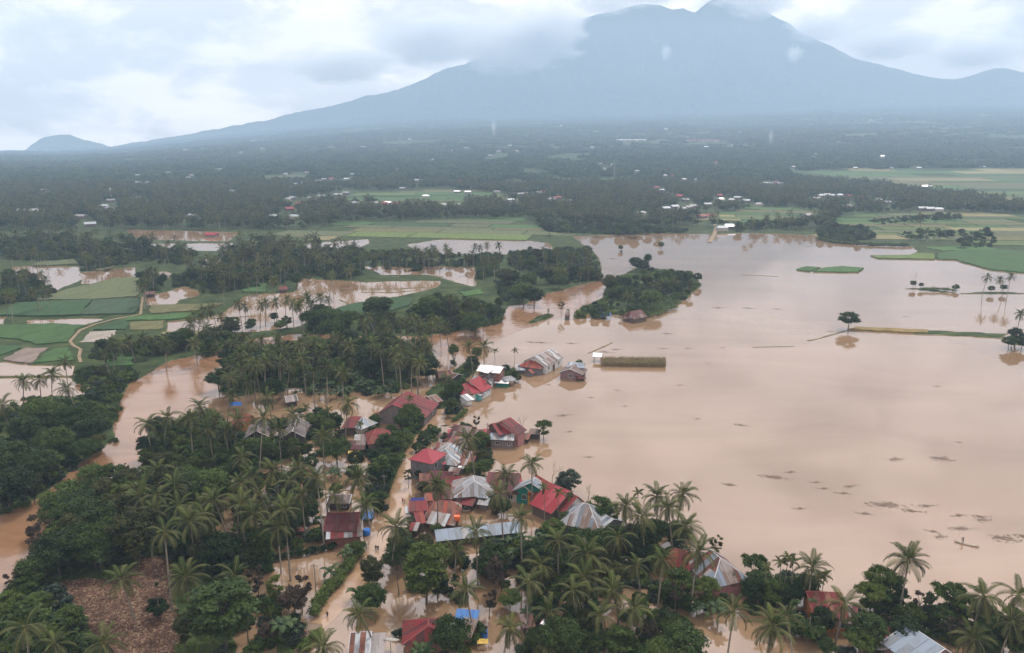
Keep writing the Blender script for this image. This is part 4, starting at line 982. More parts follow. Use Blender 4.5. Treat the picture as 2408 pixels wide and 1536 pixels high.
# single trees
for q in [
    # lower left, along the river and the ploughed field
    ('big', 95, 968, 12), ('big', 165, 985, 11), ('big', 60, 1010, 11), ('big', 215, 1010, 9), ('big', 130, 1035, 10), ('big', 195, 1050, 8), ('olive', 235, 1035, 7), ('big', 30, 1080, 12), ('big', 85, 1095, 10), ('big', 15, 1140, 12), ('olive', 75, 1140, 9), ('round', 115, 1085, 8), ('big', -30, 1060, 12),
    ('round', 215, 1112, 8), ('round', 265, 1118, 8), ('slim', 300, 1112, 7), ('olive', 190, 1160, 9), ('olive', 245, 1165, 10), ('big', 150, 1200, 11), ('big', 215, 1215, 12), ('olive', 275, 1205, 11), ('olive', 130, 1230, 9), ('olive', 319, 1250, 13), ('big', 180, 1265, 10), ('round', 250, 1262, 9),
    ('big', 132, 1300, 10), ('slim', 101, 1265, 13), ('round', 75, 1345, 8), ('slim', 27, 1380, 7), ('round', 55, 1385, 6), ('round', 20, 1420, 6), ('round', 90, 1420, 6), ('cone', 370, 1408, 8), ('round', 160, 1455, 6), ('olive', 432, 1488, 7), ('tall', 300, 1150, 8), ('tall', 455, 1165, 9), ('olive', 475, 1260, 10),
    ('big', 522, 1300, 10), ('olive', 470, 1310, 8), ('tall', 614, 1275, 10), ('slim', 605, 1365, 9), ('tall', 647, 1378, 8), ('slim', 706, 1385, 9, None, 'leaf_brown'), ('round', 690, 1400, 7, None, 'leaf_brown'), ('tall', 522, 1440, 13, 1.7, 'leaf_dark'), ('round', 635, 1475, 5, None, 'leaf_brown'), ('tall', 874, 1335, 9, 1.2, 'leaf_olive'), ('round', 870, 1395, 7),
    ('round', 834, 1282, 4.5), ('round', 742, 1250, 4.5), ('round', 700, 1210, 5, None, 'leaf_dark'), ('round', 893, 1150, 6, None, 'leaf_blue'), ('feather', 893, 1170, 6), ('feather', 790, 1148, 5), ('round', 715, 1225, 4), ('slim', 645, 1190, 7), ('round', 735, 1200, 4), ('round', 560, 1440, 5),
    # village, left of the road
    ('round', 512, 885, 10, None, 'leaf_dark'), ('round', 775, 985, 7), ('big', 790, 1050, 9), ('round', 658, 996, 7, None, 'leaf_dark'), ('round', 750, 985, 6), ('round', 717, 1050, 6), ('round', 730, 1082, 5, None, 'leaf_dark'), ('round', 470, 1050, 7), ('round', 500, 1060, 7), ('round', 425, 1045, 7, None, 'leaf_light'), ('round', 380, 1060, 6), ('round', 535, 1050, 6), ('round', 605, 1055, 6, None, 'leaf_light'), ('round', 635, 1060, 6, None, 'leaf_light'),
    ('big', 430, 1015, 9, .8), ('round', 345, 1050, 7), ('round', 405, 1090, 7, None, 'leaf_light'), ('round', 470, 1095, 7, None, 'leaf_light'), ('round', 520, 1130, 6, None, 'leaf_light'), ('round', 440, 1110, 6),
    ('round', 905, 1040, 7), ('round', 935, 1050, 6), ('round', 890, 1075, 7, None, 'leaf_dark'), ('round', 920, 1085, 6), ('round', 885, 1105, 7), ('round', 910, 1120, 6), ('tall', 895, 1100, 9), ('big', 962, 965, 8, .9), ('round', 950, 990, 6, None, 'leaf_light'), ('round', 985, 985, 5), ('round', 940, 985, 5), ('round', 920, 1005, 5), ('round', 880, 985, 5),
    ('big', 1068, 912, 8, .8), ('round', 1060, 945, 6), ('round', 1085, 900, 6), ('round', 1055, 965, 4), ('slim', 1120, 988, 6), ('feather', 1279, 1001, 7), ('round', 1138, 1090, 6), ('feather', 1135, 1070, 6), ('round', 1110, 1098, 5, None, 'leaf_light'), ('round', 1338, 1122, 8, None, 'leaf_blue'), ('round', 1322, 1140, 6, None, 'leaf_blue'), ('round', 1133, 1025, 6), ('round', 1128, 1040, 5), ('round', 1205, 1030, 3), ('round', 1190, 868, 5), ('round', 1208, 875, 5), ('round', 1218, 886, 3.5), ('round', 1100, 862, 5, None, 'leaf_dark'), ('slim', 960, 1118, 6, None, 'leaf_olive'), ('round', 1142, 1170, 4), ('round', 1072, 1088, 4), ('round', 980, 1045, 4), ('round', 1362, 848, 3), ('feather', 1165, 1190, 4), ('round', 870, 1030, 4), ('round', 1185, 1185, 5),
    ('bamboo', 1068, 826, 10), ('bamboo', 1120, 835, 9), ('round', 1110, 850, 6),
    # in front of the village
    ('tall', 1000, 1330, 14, 1.15, None, 2), ('round', 941, 1275, 7, None, 'leaf_dark'), ('round', 930, 1300, 7, None, 'leaf_dark'), ('round', 960, 1290, 7), ('round', 1159, 1300, 8, None, 'leaf_dark'), ('round', 1140, 1320, 7), ('slim', 1180, 1335, 9), ('slim', 1165, 1350, 10, None, 'leaf_brown'), ('big', 1319, 1489, 9, .85), ('big', 1061, 1485, 9, .8), ('round', 1273, 1287, 7), ('round', 1240, 1290, 7), ('round', 1330, 1320, 7), ('round', 1200, 1400, 5), ('slim', 1150, 1410, 7), ('round', 1265, 1410, 5), ('round', 1408, 1190, 8), ('slim', 1440, 1205, 8), ('round', 1449, 1256, 8, None, 'leaf_dark'), ('big', 1420, 1270, 9, .8), ('round', 1380, 1262, 7), ('round', 1350, 1255, 6), ('round', 1300, 1235, 6), ('round', 1330, 1215, 5), ('round', 1597, 1365, 8), ('slim', 1590, 1390, 8), ('round', 1789, 1365, 7, None, 'leaf_dark'), ('round', 1815, 1380, 7), ('big', 1775, 1375, 8, .8), ('slim', 1684, 1279, 8), ('round', 1567, 1450, 6, None, 'leaf_dark'), ('big', 1610, 1505, 9), ('tall', 1457, 1502, 8, 1.5, 'leaf_mid'), ('round', 1712, 1352, 5.5, None, 'leaf_dark'), ('feather', 1661, 1380, 7), ('feather', 1776, 1328, 8), ('round', 1540, 1300, 7, None, 'leaf_light'), ('big', 1500, 1290, 8, .8), ('big', 1530, 1250, 9, .7), ('round', 1590, 1240, 6), ('round', 1620, 1410, 5), ('round', 1660, 1410, 4), ('round', 1700, 1405, 4), ('slim', 1530, 1480, 7, None, 'leaf_brown'), ('round', 1380, 1410, 6), ('round', 1345, 1440, 6), ('round', 1400, 1500, 6), ('big', 1560, 1525, 7),
    ('feather', 2079, 1365, 9), ('round', 2095, 1385, 8, None, 'leaf_dark'), ('feather', 2050, 1395, 8), ('round', 2065, 1400, 7), ('slim', 2168, 1415, 8), ('slim', 2190, 1425, 8), ('feather', 2235, 1400, 9), ('feather', 2260, 1415, 8), ('round', 2215, 1440, 6), ('round', 2045, 1470, 8), ('round', 2025, 1495, 6), ('cone', 1905, 1440, 9, 1.2), ('cone', 1875, 1440, 8, 1.1), ('round', 1935, 1450, 6), ('round', 1945, 1515, 4), ('round', 1895, 1370, 7), ('round', 1860, 1395, 6), ('round', 1840, 1375, 7), ('round', 2340, 1470, 7), ('round', 2330, 1510, 5), ('slim', 2240, 1470, 7), ('round', 2395, 1500, 6), ('round', 2120, 1440, 5), ('round', 2150, 1455, 4),
    # on and round the lake
    ('round', 1997, 747, 10, 1.3, 'leaf_mid', 1), ('round', 2148, 668, 5), ('round', 2166, 672, 4), ('round', 2248, 673, 5), ('round', 2331, 680, 5), ('round', 2360, 678, 5), ('round', 2390, 785, 10), ('round', 2375, 800, 7), ('round', 2405, 800, 7), ('slim', 1320, 718, 10), ('slim', 1335, 732, 5), ('slim', 1290, 735, 4), ('round', 1460, 580, 6), ('round', 1555, 573, 7), ('round', 1461, 590, 3)]:
    tree(q[0], q[1], q[2], q[3], None, w=(q[4] or 1.0) if len(q) > 4 else 1.0, mt=q[5] if len(q) > 5 else None, var=q[6] if len(q) > 6 else None)
for q in [(2322, 652, 13), (2352, 658, 12), (2378, 650, 14), (2400, 738, 10)]: palm(*q, near=True)
for u, v, h, i in [(936, 1350, 10, 0), (579, 1462, 9, 1), (1298, 1116, 6, 2), (1383, 1166, 6, 1), (2155, 660, 8, 2), (1228, 1000, 6, 0), (101, 1330, 9, 1), (1262, 1010, 4, 2)]:
    p = G(u, v, h * 0.5); o = mobj('bare_tree', BARE[i], None, (p.x, p.y, 0), (0, 0, u), h / 9)
    PLANTS.append((o, 'leafless grey tree', p.x, p.y, None, 'bare trees', 'tree'))
for q in [(764, 920), (750, 926), (778, 926), (735, 915), (790, 920), (705, 894), (690, 890), (720, 900), (740, 890), (893, 918), (880, 922), (905, 915), (870, 915), (920, 920), (815, 890), (840, 890), (787, 1104), (795, 1112), (778, 1110), (815, 1297), (777, 1339), (836, 1388), (850, 1395), (676, 1478), (690, 1485), (660, 1480), (1068, 1190), (1290, 1515), (985, 1527), (1005, 1530), (1240, 1440), (1660, 1430), (1640, 1425), (1690, 1432), (1255, 1270), (1210, 1300), (1280, 1255), (900, 1085), (915, 1105), (470, 1440), (120, 1480), (640, 890), (660, 900), (600, 1015), (690, 1020), (1225, 1260), (1190, 1270)] + [(RNG.uniform(640, 930), RNG.uniform(886, 922)) for _ in range(26)]:
    banana(*q, h=RNG.uniform(3.2, 4.4))

# ------------------------------------------------------------------ groves: every tree its own thing
gr = random.Random(99)
USED = []
def scatter(poly, n, mind, z, fn, tries=60):
    us = [p[0] for p in poly]; vs = [p[1] for p in poly]
    P = gp(poly, z); xs = [p[0] for p in P]; ys_ = [p[1] for p in P]
    pts = []
    for _ in range(n * tries):
        if len(pts) >= n: break
        x, y_ = gr.uniform(min(xs), max(xs)), gr.uniform(min(ys_), max(ys_))
        if not inpoly([x], [y_], P)[0]: continue
        if any((x - a) ** 2 + (y_ - b) ** 2 < mind * mind for a, b in pts): continue
        if any((x - a) ** 2 + (y_ - b) ** 2 < (mind * 0.7) ** 2 for a, b in USED[-400:]): continue
        pts.append((x, y_)); USED.append((x, y_))
        fn(*proj(x, y_, z))
def mix_tree(kinds, h0, h1, grove):
    return lambda u, v: tree(gr.choice(kinds), u, v, gr.uniform(h0, h1), grove, gr, mt=gr.choice([None, None, None, 'leaf_mid', 'leaf_light', 'leaf_olive', 'leaf_dark']))
def mix_palm(h0, h1, grove):
    return lambda u, v: palm(u, v, gr.uniform(h0, h1), False, grove, gr)
GROVES = [
    # polygon of crown positions, palms, heights, trees, kinds, heights, phrase
    ([(0, 560), (110, 545), (300, 572), (470, 588), (430, 615), (330, 608), (192, 632), (180, 605), (0, 605)], 24, (11, 14), 12, ['round', 'big'], (8, 12), 'hazy grove along the far left edge'),
    ([(0, 655), (30, 632), (100, 645), (128, 678), (120, 694), (30, 704), (0, 706)], 10, (11, 14), 7, ['round', 'big'], (7, 10), 'dark grove above the left green fields'),
    ([(322, 640), (345, 632), (385, 645), (386, 672), (345, 680), (326, 668)], 6, (11, 14), 4, ['round'], (6, 9), 'small clump at the curved path end'),
    ([(405, 640), (480, 622), (560, 580), (700, 574), (860, 592), (850, 640), (760, 652), (690, 655), (570, 672), (520, 682), (410, 672)], 34, (11, 15), 18, ['round', 'big', 'bamboo'], (8, 12), 'wide mid grove between the flooded paddies'),
    ([(862, 588), (950, 584), (1088, 580), (1092, 598), (950, 604), (866, 606)], 22, (12, 15), 0, [], (6, 8), 'long palm row before the far paddies'),
    ([(870, 614), (1085, 610), (1088, 622), (872, 626)], 0, (1, 2), 14, ['round', 'shrub'], (4, 7), 'dark underwood below the long palm row'),
    ([(1095, 575), (1180, 570), (1180, 600), (1160, 640), (1125, 650), (1098, 615)], 9, (12, 15), 4, ['round', 'slim'], (7, 9), 'tall palm group after the long row'),
    ([(1190, 590), (1290, 580), (1395, 578), (1400, 612), (1380, 640), (1300, 655), (1255, 640), (1200, 620)], 18, (11, 14), 10, ['round', 'big', 'bamboo'], (8, 12), 'grove on the far river point'),
    ([(1160, 655), (1200, 640), (1255, 655), (1258, 690), (1180, 700)], 0, (1, 2), 6, ['big', 'round'], (11, 14), 'big round trees at the river narrows'),
    ([(1345, 618), (1408, 612), (1412, 648), (1360, 655), (1300, 668), (1290, 650)], 0, (1, 2), 6, ['big', 'round', 'shrub'], (5, 11), 'bushy tip of the far river point'),
    ([(1010, 700), (1100, 695), (1185, 720), (1180, 752), (1110, 765), (1000, 775), (950, 760), (960, 725)], 4, (10, 13), 13, ['bamboo', 'big', 'round'], (9, 13), 'dark bamboo wood on the river bank'),
    ([(850, 735), (960, 745), (1060, 752), (1070, 778), (960, 782), (850, 772)], 16, (10, 13), 3, ['round'], (6, 9), 'palms along the river below the bamboo wood'),
    ([(715, 740), (800, 725), (830, 745), (800, 775), (720, 780)], 0, (1, 2), 6, ['big'], (10, 13), 'round dark wood behind the main grove'),
    ([(858, 712), (905, 706), (915, 735), (870, 745)], 0, (1, 2), 3, ['big'], (9, 12), 'dark trees beside the green field'),
    ([(425, 748), (500, 725), (580, 708), (660, 700), (775, 695), (785, 708), (700, 722), (600, 730), (500, 752), (430, 765)], 20, (11, 14), 0, [], (1, 2), 'open palm row before the bright paddy'),
    ([(575, 735), (700, 735), (690, 765), (580, 772), (500, 782), (480, 770)], 0, (1, 2), 12, ['slim', 'round'], (5, 8), 'thin trees below the open palm row'),
    ([(540, 800), (700, 795), (860, 790), (1000, 795), (1020, 830), (1010, 860), (900, 880), (760, 880), (640, 870), (560, 880), (530, 840)], 44, (11, 15), 26, ['round', 'big', 'olive'], (8, 12), 'dense main palm grove in the middle'),
    ([(530, 850), (660, 850), (670, 910), (560, 925), (520, 890)], 3, (9, 12), 9, ['big', 'round'], (8, 12), 'dark wood left of the main grove'),
    ([(485, 770), (545, 765), (550, 795), (500, 808), (440, 810), (400, 822), (350, 830), (310, 835), (300, 815), (340, 790), (420, 788)], 6, (8, 11), 20, ['round', 'big', 'shrub', 'bamboo'], (4, 9), 'leafy left bank of the river bend'),
    ([(185, 868), (300, 862), (318, 880), (285, 920), (262, 960), (225, 975), (215, 935), (180, 890)], 0, (1, 2), 22, ['shrub'], (2.5, 4), 'bluish scrub on the left river bank'),
    ([(225, 800), (300, 790), (310, 830), (250, 845), (215, 830)], 5, (9, 12), 4, ['cone', 'round'], (5, 8), 'small stand beside the bright green plot'),
    ([(1425, 660), (1490, 648), (1600, 650), (1640, 668), (1600, 700), (1500, 705), (1430, 690)], 7, (6, 9), 22, ['big', 'round', 'bamboo', 'olive'], (8, 12), 'wooded island in the lake'),
    ([(1490, 608), (1530, 600), (1540, 630), (1500, 640)], 0, (1, 2), 4, ['bamboo', 'big'], (9, 12), 'tall clump at the back of the island'),
    ([(1575, 635), (1640, 632), (1645, 655), (1580, 660)], 0, (1, 2), 5, ['round', 'slim'], (6, 9), 'trees at the right tip of the island'),
    ([(1355, 722), (1430, 712), (1540, 720), (1530, 738), (1420, 740), (1360, 740)], 0, (1, 2), 14, ['shrub', 'feather', 'round'], (3, 6), 'light bushes on the near island shore'),
    ([(560, 1010), (690, 1030), (680, 1060), (560, 1075), (420, 1085), (360, 1075), (400, 1040), (480, 1025)], 0, (1, 2), 14, ['shrub', 'round'], (3, 6), 'thicket between the river and the grey roofs'),
    ([(250, 1140), (330, 1125), (480, 1125), (500, 1200), (420, 1230), (330, 1200), (240, 1180)], 4, (8, 11), 14, ['shrub', 'tall', 'round'], (4, 8), 'sunlit thicket left of the flooded gardens'),
    ([(0, 1440), (100, 1400), (150, 1440), (200, 1510), (120, 1536), (0, 1536)], 0, (1, 2), 14, ['shrub', 'round'], (3, 6), 'leafy corner at the bottom left'),
    ([(340, 1010), (450, 985), (560, 1015), (700, 1040), (690, 1080), (600, 1105), (420, 1105), (345, 1085)], 0, (1, 2), 26, ['round', 'olive', 'tall'], (5, 9), 'canopy between river and grey roofs'),
    ([(100, 1190), (200, 1150), (330, 1120), (510, 1120), (515, 1210), (480, 1290), (400, 1300), (330, 1290), (150, 1320)], 0, (1, 2), 34, ['olive', 'round', 'big', 'tall'], (7, 11), 'wood above the ploughed field'),
    ([(700, 965), (795, 955), (808, 1060), (880, 1078), (935, 1060), (920, 1130), (860, 1150), (800, 1090), (720, 1060)], 0, (1, 2), 13, ['round', 'olive', 'tall'], (4, 8), 'garden trees left of the village street'),
    ([(985, 1010), (1140, 1010), (1150, 1100), (1080, 1240), (960, 1250), (975, 1100)], 0, (1, 2), 12, ['round'], (3, 5), 'small trees between the village roofs'),
    ([(540, 1120), (700, 1105), (760, 1140), (740, 1200), (600, 1230), (530, 1200)], 0, (1, 2), 12, ['round', 'tall', 'olive', 'slim'], (4, 8), 'canopy over the flooded gardens'),
    ([(930, 1260), (1060, 1270), (1110, 1330), (1060, 1380), (960, 1340)], 0, (1, 2), 7, ['round', 'tall'], (4, 7), 'trees in front of the long shed'),
    ([(1130, 1290), (1340, 1260), (1480, 1250), (1560, 1290), (1560, 1370), (1400, 1380), (1250, 1370), (1140, 1350)], 0, (1, 2), 16, ['round', 'tall', 'slim', 'olive'], (5, 9), 'flooded garden wood in the bottom middle'),
    ([(1250, 1420), (1500, 1440), (1650, 1470), (1640, 1540), (1240, 1540)], 0, (1, 2), 10, ['round', 'big'], (4, 7), 'dark thicket along the bottom edge'),
    ([(1990, 1440), (2240, 1440), (2408, 1430), (2408, 1500), (2230, 1490), (2010, 1500)], 0, (1, 2), 12, ['round', 'slim', 'feather'], (4, 8), 'mixed trees at the bottom right shore'),
    ([(560, 1230), (700, 1180), (720, 1240), (620, 1290), (560, 1290)], 0, (1, 2), 8, ['slim', 'round', 'olive'], (4, 8), 'thin trees in the flooded gardens'),
    ([(1920, 538), (1960, 525), (2040, 530), (2060, 555), (1990, 566), (1935, 560)], 0, (1, 2), 8, ['round', 'big'], (7, 10), 'hazy wood at the far shore bend'),
    ([(2255, 545), (2320, 535), (2350, 560), (2330, 575), (2265, 578)], 0, (1, 2), 6, ['round', 'big'], (7, 10), 'hazy wood behind the right rice field'),
    ([(2120, 545), (2230, 535), (2245, 552), (2140, 560)], 2, (9, 12), 8, ['round', 'slim', 'big'], (6, 10), 'tree line in the right green plain'),
    ([(1700, 522), (1800, 516), (1870, 530), (1720, 540)], 3, (9, 12), 12, ['round', 'big'], (6, 10), 'tree line right of the road end'),
    ([(2040, 515), (2140, 505), (2260, 500), (2260, 512), (2060, 524)], 3, (9, 12), 10, ['round', 'big'], (7, 10), 'upper tree line in the right plain'),
    ([(1260, 528), (1330, 522), (1500, 528), (1620, 535), (1620, 545), (1450, 546), (1300, 542)], 0, (1, 2), 20, ['round', 'big'], (8, 12), 'dark wood on the far lake shore'),
]
for poly, npalm, hp, ntree, kinds, ht, phrase in GROVES:
    if npalm: scatter(poly, npalm, 4.6, sum(hp) / 2, mix_palm(*hp, phrase))
    if ntree: scatter(poly, ntree, 3.4, sum(ht) / 2 * 0.62, mix_tree(kinds, *ht, phrase))

# ------------------------------------------------------------------ masses nobody could count: underwood, grass and the far forest (instanced)
def inst_collection(name, meshes):
    c = bpy.data.collections.new(name)
    for i, m in enumerate(meshes):
        o = bpy.data.objects.new('%s_%02d' % (name, i), m); c.objects.link(o)
    return c
def instancer(name, pts, scale, rot, idx, coll, label, cat):
    pts = np.asarray(pts, np.float32)
    me = bpy.data.meshes.new(name); me.vertices.add(len(pts)); me.vertices.foreach_set('co', pts.ravel())
    for nm, arr, ty in (('sc', scale, 'FLOAT_VECTOR'), ('ro', rot, 'FLOAT_VECTOR'), ('ix', idx, 'INT')):
        a = me.attributes.new(nm, ty, 'POINT')
        a.data.foreach_set('value' if ty == 'INT' else 'vector', np.asarray(arr, np.int32 if ty == 'INT' else np.float32).ravel())
    me.update()
    o = mobj(name, me)
    g = bpy.data.node_groups.new(name, 'GeometryNodeTree')
    g.interface.new_socket('Geometry', in_out='INPUT', socket_type='NodeSocketGeometry'); g.interface.new_socket('Geometry', in_out='OUTPUT', socket_type='NodeSocketGeometry')
    n, l = g.nodes, g.links
    gi, go = n.new('NodeGroupInput'), n.new('NodeGroupOutput')
    m2p = n.new('GeometryNodeMeshToPoints')
    ci = n.new('GeometryNodeCollectionInfo'); ci.inputs['Collection'].default_value = coll; ci.inputs['Separate Children'].default_value = True; ci.inputs['Reset Children'].default_value = True
    ip = n.new('GeometryNodeInstanceOnPoints'); ip.inputs['Pick Instance'].default_value = True
    def at(nm, ty):
        k = n.new('GeometryNodeInputNamedAttribute'); k.data_type = ty; k.inputs['Name'].default_value = nm; return k.outputs['Attribute']
    e2r = n.new('FunctionNodeEulerToRotation'); l.new(at('ro', 'FLOAT_VECTOR'), e2r.inputs[0])
    l.new(gi.outputs[0], m2p.inputs[0]); l.new(m2p.outputs[0], ip.inputs['Points']); l.new(ci.outputs[0], ip.inputs['Instance'])
    l.new(at('ix', 'INT'), ip.inputs['Instance Index']); l.new(e2r.outputs[0], ip.inputs['Rotation']); l.new(at('sc', 'FLOAT_VECTOR'), ip.inputs['Scale'])
    l.new(ip.outputs[0], go.inputs[0])
    md = o.modifiers.new('instances', 'NODES'); md.node_group = g
    return tag(o, label, cat, kind='stuff')
nr_ = np.random.default_rng(4)
def inst_arrays(n, smin, smax, nvar, tall=(0.85, 1.2)):
    s = nr_.uniform(smin, smax, n)
    sc = np.stack([s, s, s * nr_.uniform(*tall, n)], 1); ro = np.stack([np.zeros(n), np.zeros(n), nr_.uniform(0, 6.283, n)], 1)
    return sc, ro, nr_.integers(0, nvar, n)
SHR = inst_collection('underwood_bushes', [TREES['shrub'][k][1] for k in range(4)])
und = []
for poly, npalm, hp, ntree, kinds, ht, phrase in GROVES:
    P = gp(poly, 3.0); xs = [p[0] for p in P]; yy = [p[1] for p in P]
    n = int((max(xs) - min(xs)) * (max(yy) - min(yy)) / 16)
    x, y_ = nr_.uniform(min(xs), max(xs), n), nr_.uniform(min(yy), max(yy), n)
    m = inpoly(x, y_, P) & (land_sd(x, y_) > 1.0)
    if 'open palm row' in phrase or 'island' in phrase or 'right plain' in phrase or 'green plain' in phrase or 'road end' in phrase or 'right rice' in phrase: m &= nr_.random(n) < 0.3
    und.append(np.stack([x[m], y_[m]], 1))
# drowned gardens: bushes standing in the shallow water between the houses and palms
for poly, dens in (([(1120, 1265), (1340, 1245), (1500, 1225), (1600, 1240), (1640, 1330), (1600, 1420), (1450, 1400), (1300, 1390), (1180, 1370), (1110, 1310)], .11), ([(1250, 1400), (1420, 1420), (1600, 1450), (1640, 1545), (1230, 1545)], .10), ([(1750, 1350), (1880, 1345), (1900, 1450), (1860, 1500), (1760, 1420)], .09), ([(1880, 1440), (2060, 1410), (2110, 1450), (2060, 1530), (1930, 1540)], .07), ([(2120, 1430), (2408, 1430), (2420, 1545), (2240, 1520)], .09),
    ([(-40, 1010), (60, 930), (230, 950), (275, 960), (275, 1035), (180, 1095), (90, 1175), (-40, 1215)], .13), ([(75, 1300), (200, 1160), (340, 1110), (500, 1110), (500, 1290), (330, 1310), (130, 1360), (60, 1420)], .12), ([(900, 1245), (980, 1255), (985, 1320), (910, 1320)], .16), ([(480, 1290), (620, 1270), (640, 1330), (560, 1345), (480, 1340)], .12), ([(520, 1400), (720, 1400), (740, 1450), (700, 1500), (500, 1545)], .09), ([(850, 985), (985, 960), (990, 1010), (930, 1090), (860, 1080), (830, 1010)], .14), ([(985, 1000), (1140, 995), (1150, 1110), (1090, 1130), (990, 1110)], .03), ([(1040, 930), (1100, 880), (1090, 960), (1050, 970)], .14), ([(690, 990), (800, 985), (810, 1080), (700, 1090)], .07), ([(540, 1120), (740, 1105), (760, 1190), (740, 1280), (560, 1290)], .05), ([(940, 1300), (1110, 1300), (1120, 1400), (1000, 1420)], .03), ([(860, 1130), (915, 1120), (905, 1200), (865, 1190)], .12), ([(1040, 1440), (1120, 1460), (1120, 1540), (1030, 1540)], .10), ([(700, 870), (900, 880), (1010, 900), (900, 925), (720, 925)], .10)):
    P = gp(poly, 1.0); xs = [p[0] for p in P]; yy = [p[1] for p in P]
    n = int((max(xs) - min(xs)) * (max(yy) - min(yy)) * dens); x, y_ = nr_.uniform(min(xs), max(xs), n), nr_.uniform(min(yy), max(yy), n)
    m = inpoly(x, y_, P) & (noise2(x, y_, 55, 3, 0.13) > -0.25); und.append(np.stack([x[m], y_[m]], 1))
und = np.concatenate(und)
uz = np.maximum(ground_h(und[:, 0], und[:, 1]), -0.45)
sc, ro, ix = inst_arrays(len(und), 0.5, 1.15, 4)
instancer('underwood', np.column_stack([und, uz - 0.1]), sc, ro, ix, SHR, 'low tangled underwood filling the groves', 'underwood')
# grass tufts on the near banks
mb = MB(); r = random.Random(3)
for k in range(16):
    a = r.uniform(0, 6.28); d = r.uniform(0, 0.35); L = r.uniform(0.35, 0.75); b = Vector((math.cos(a) * d, math.sin(a) * d, 0)); t = b + Vector((math.cos(a) * L * 0.5, math.sin(a) * L * 0.5, L))
    w = Vector((-math.sin(a), math.cos(a), 0)) * 0.05
    mb.add([b - w, b + w, t], [(0, 1, 2)])
M['grass'] = mat_leaf('grass_blade', (0.04, 0.07, 0.015), (0.12, 0.17, 0.04), 0.2, 0.6, 0.2)
GT = inst_collection('grass_tufts', [mb.mesh('grass_tuft', M['grass'])])
gpnts = []
for poly in LAND_NEAR[:5] + LAND_NEAR[11:15]:
    P = gp(poly); P = [(x, y_) for x, y_ in P]
    xs = [p[0] for p in P]; yy = [p[1] for p in P]
    n = int(min(26000, (max(xs) - min(xs)) * (max(yy) - min(yy)) * 0.7))
    x, y_ = nr_.uniform(max(min(xs), -140), max(xs), n), nr_.uniform(max(min(yy), 95), max(yy), n)
    m = inpoly(x, y_, P) & (land_sd(x, y_) > 0.2) & ~inpoly(x, y_, gp(FIELDS[19][1])) & (noise2(x, y_, 31, 3, 0.08) > -0.35)
    gpnts.append(np.stack([x[m], y_[m]], 1))
gpnts = np.concatenate(gpnts); gz = ground_h(gpnts[:, 0], gpnts[:, 1])
sc, ro, ix = inst_arrays(len(gpnts), 0.6, 1.5, 1)
instancer('grass', np.column_stack([gpnts, gz]), sc, ro, ix, GT, 'rough grass on the near banks and clearings', 'grass')
# straw and clods on the ploughed field
mb = MB()
for k in range(10):
    a = r.uniform(0, 6.28); c = Vector((r.uniform(-.4, .4), r.uniform(-.4, .4), r.uniform(0.02, 0.12))); d = Vector((math.cos(a), math.sin(a), r.uniform(-.1, .2))) * r.uniform(.2, .45); w = Vector((-math.sin(a), math.cos(a), 0)) * 0.04
    mb.add([c - d - w, c + d - w, c + d + w, c - d + w], [(0, 1, 2, 3)], 0)
for k in range(4): mb.box((r.uniform(-.5, .5), r.uniform(-.5, .5), 0.05), (r.uniform(.15, .35), r.uniform(.15, .35), r.uniform(.12, .3)), 1, r.uniform(0, 3))
M['straw'] = mat_noise('dry_straw', [(0.3, (0.13, 0.08, 0.05)), (0.7, (0.30, 0.22, 0.14))], 2, rand=0.4)
M['clod'] = mat_noise('red_clod', [(0.3, (0.05, 0.026, 0.018)), (0.7, (0.12, 0.06, 0.04))], 3, rand=0.4)
ST = inst_collection('straw_bits', [mb.mesh('straw_bit', [M['straw'], M['clod']])])
P = gp(FIELDS[19][1]); xs = [p[0] for p in P]; yy = [p[1] for p in P]
n = 2600; x, y_ = nr_.uniform(min(xs), max(xs), n), nr_.uniform(min(yy), max(yy), n); m = inpoly(x, y_, P)
sc, ro, ix = inst_arrays(int(m.sum()), 0.5, 1.4, 1)
instancer('straw_litter', np.column_stack([x[m], y_[m], np.full(int(m.sum()), 0.55)]), sc, ro, ix, ST, 'straw and red clods littering the ploughed field', 'straw')

# far forest
def far_tree(seed, mt, H, R):
    rng = np.random.default_rng(seed)
    cl = [(np.array([*(rng.normal(size=2) * R * 0.45), H * rng.uniform(0.35, 0.88)]), (R * .5, R * .5, R * .42)) for _ in range(9)]
    return quads_mesh('far_tree', leaf_cloud(cl, 420, 0.75, rng, aspect=0.6), M[mt])
def far_palm(seed, H):
    c = far_crown(random.Random(seed), 13)
    t, tip = trunk_mesh('t', H, 0.4, seed)
    o = len(c.vertices)
    vs = [tuple(v.co + Vector((0, 0, H))) for v in c.vertices] + [tuple(v.co) for v in t.vertices]
    fs = [list(p.vertices) for p in c.polygons] + [[i + o for i in p.vertices] for p in t.polygons]
    mi = [p.material_index for p in c.polygons] + [2] * len(t.polygons)
    return mesh('far_palm', vs, fs, list(c.materials)[:2] + [M['trunk']], mi)
FT = [far_tree(1, 'leaf_dark', 9, 4.2), far_tree(2, 'leaf_mid', 8, 4.0), far_tree(3, 'leaf_dark', 11, 4.6), far_palm(4, 10), far_palm(5, 12), far_palm(6, 11), far_palm(7, 12)]
FTC = inst_collection('far_forest_trees', FT)
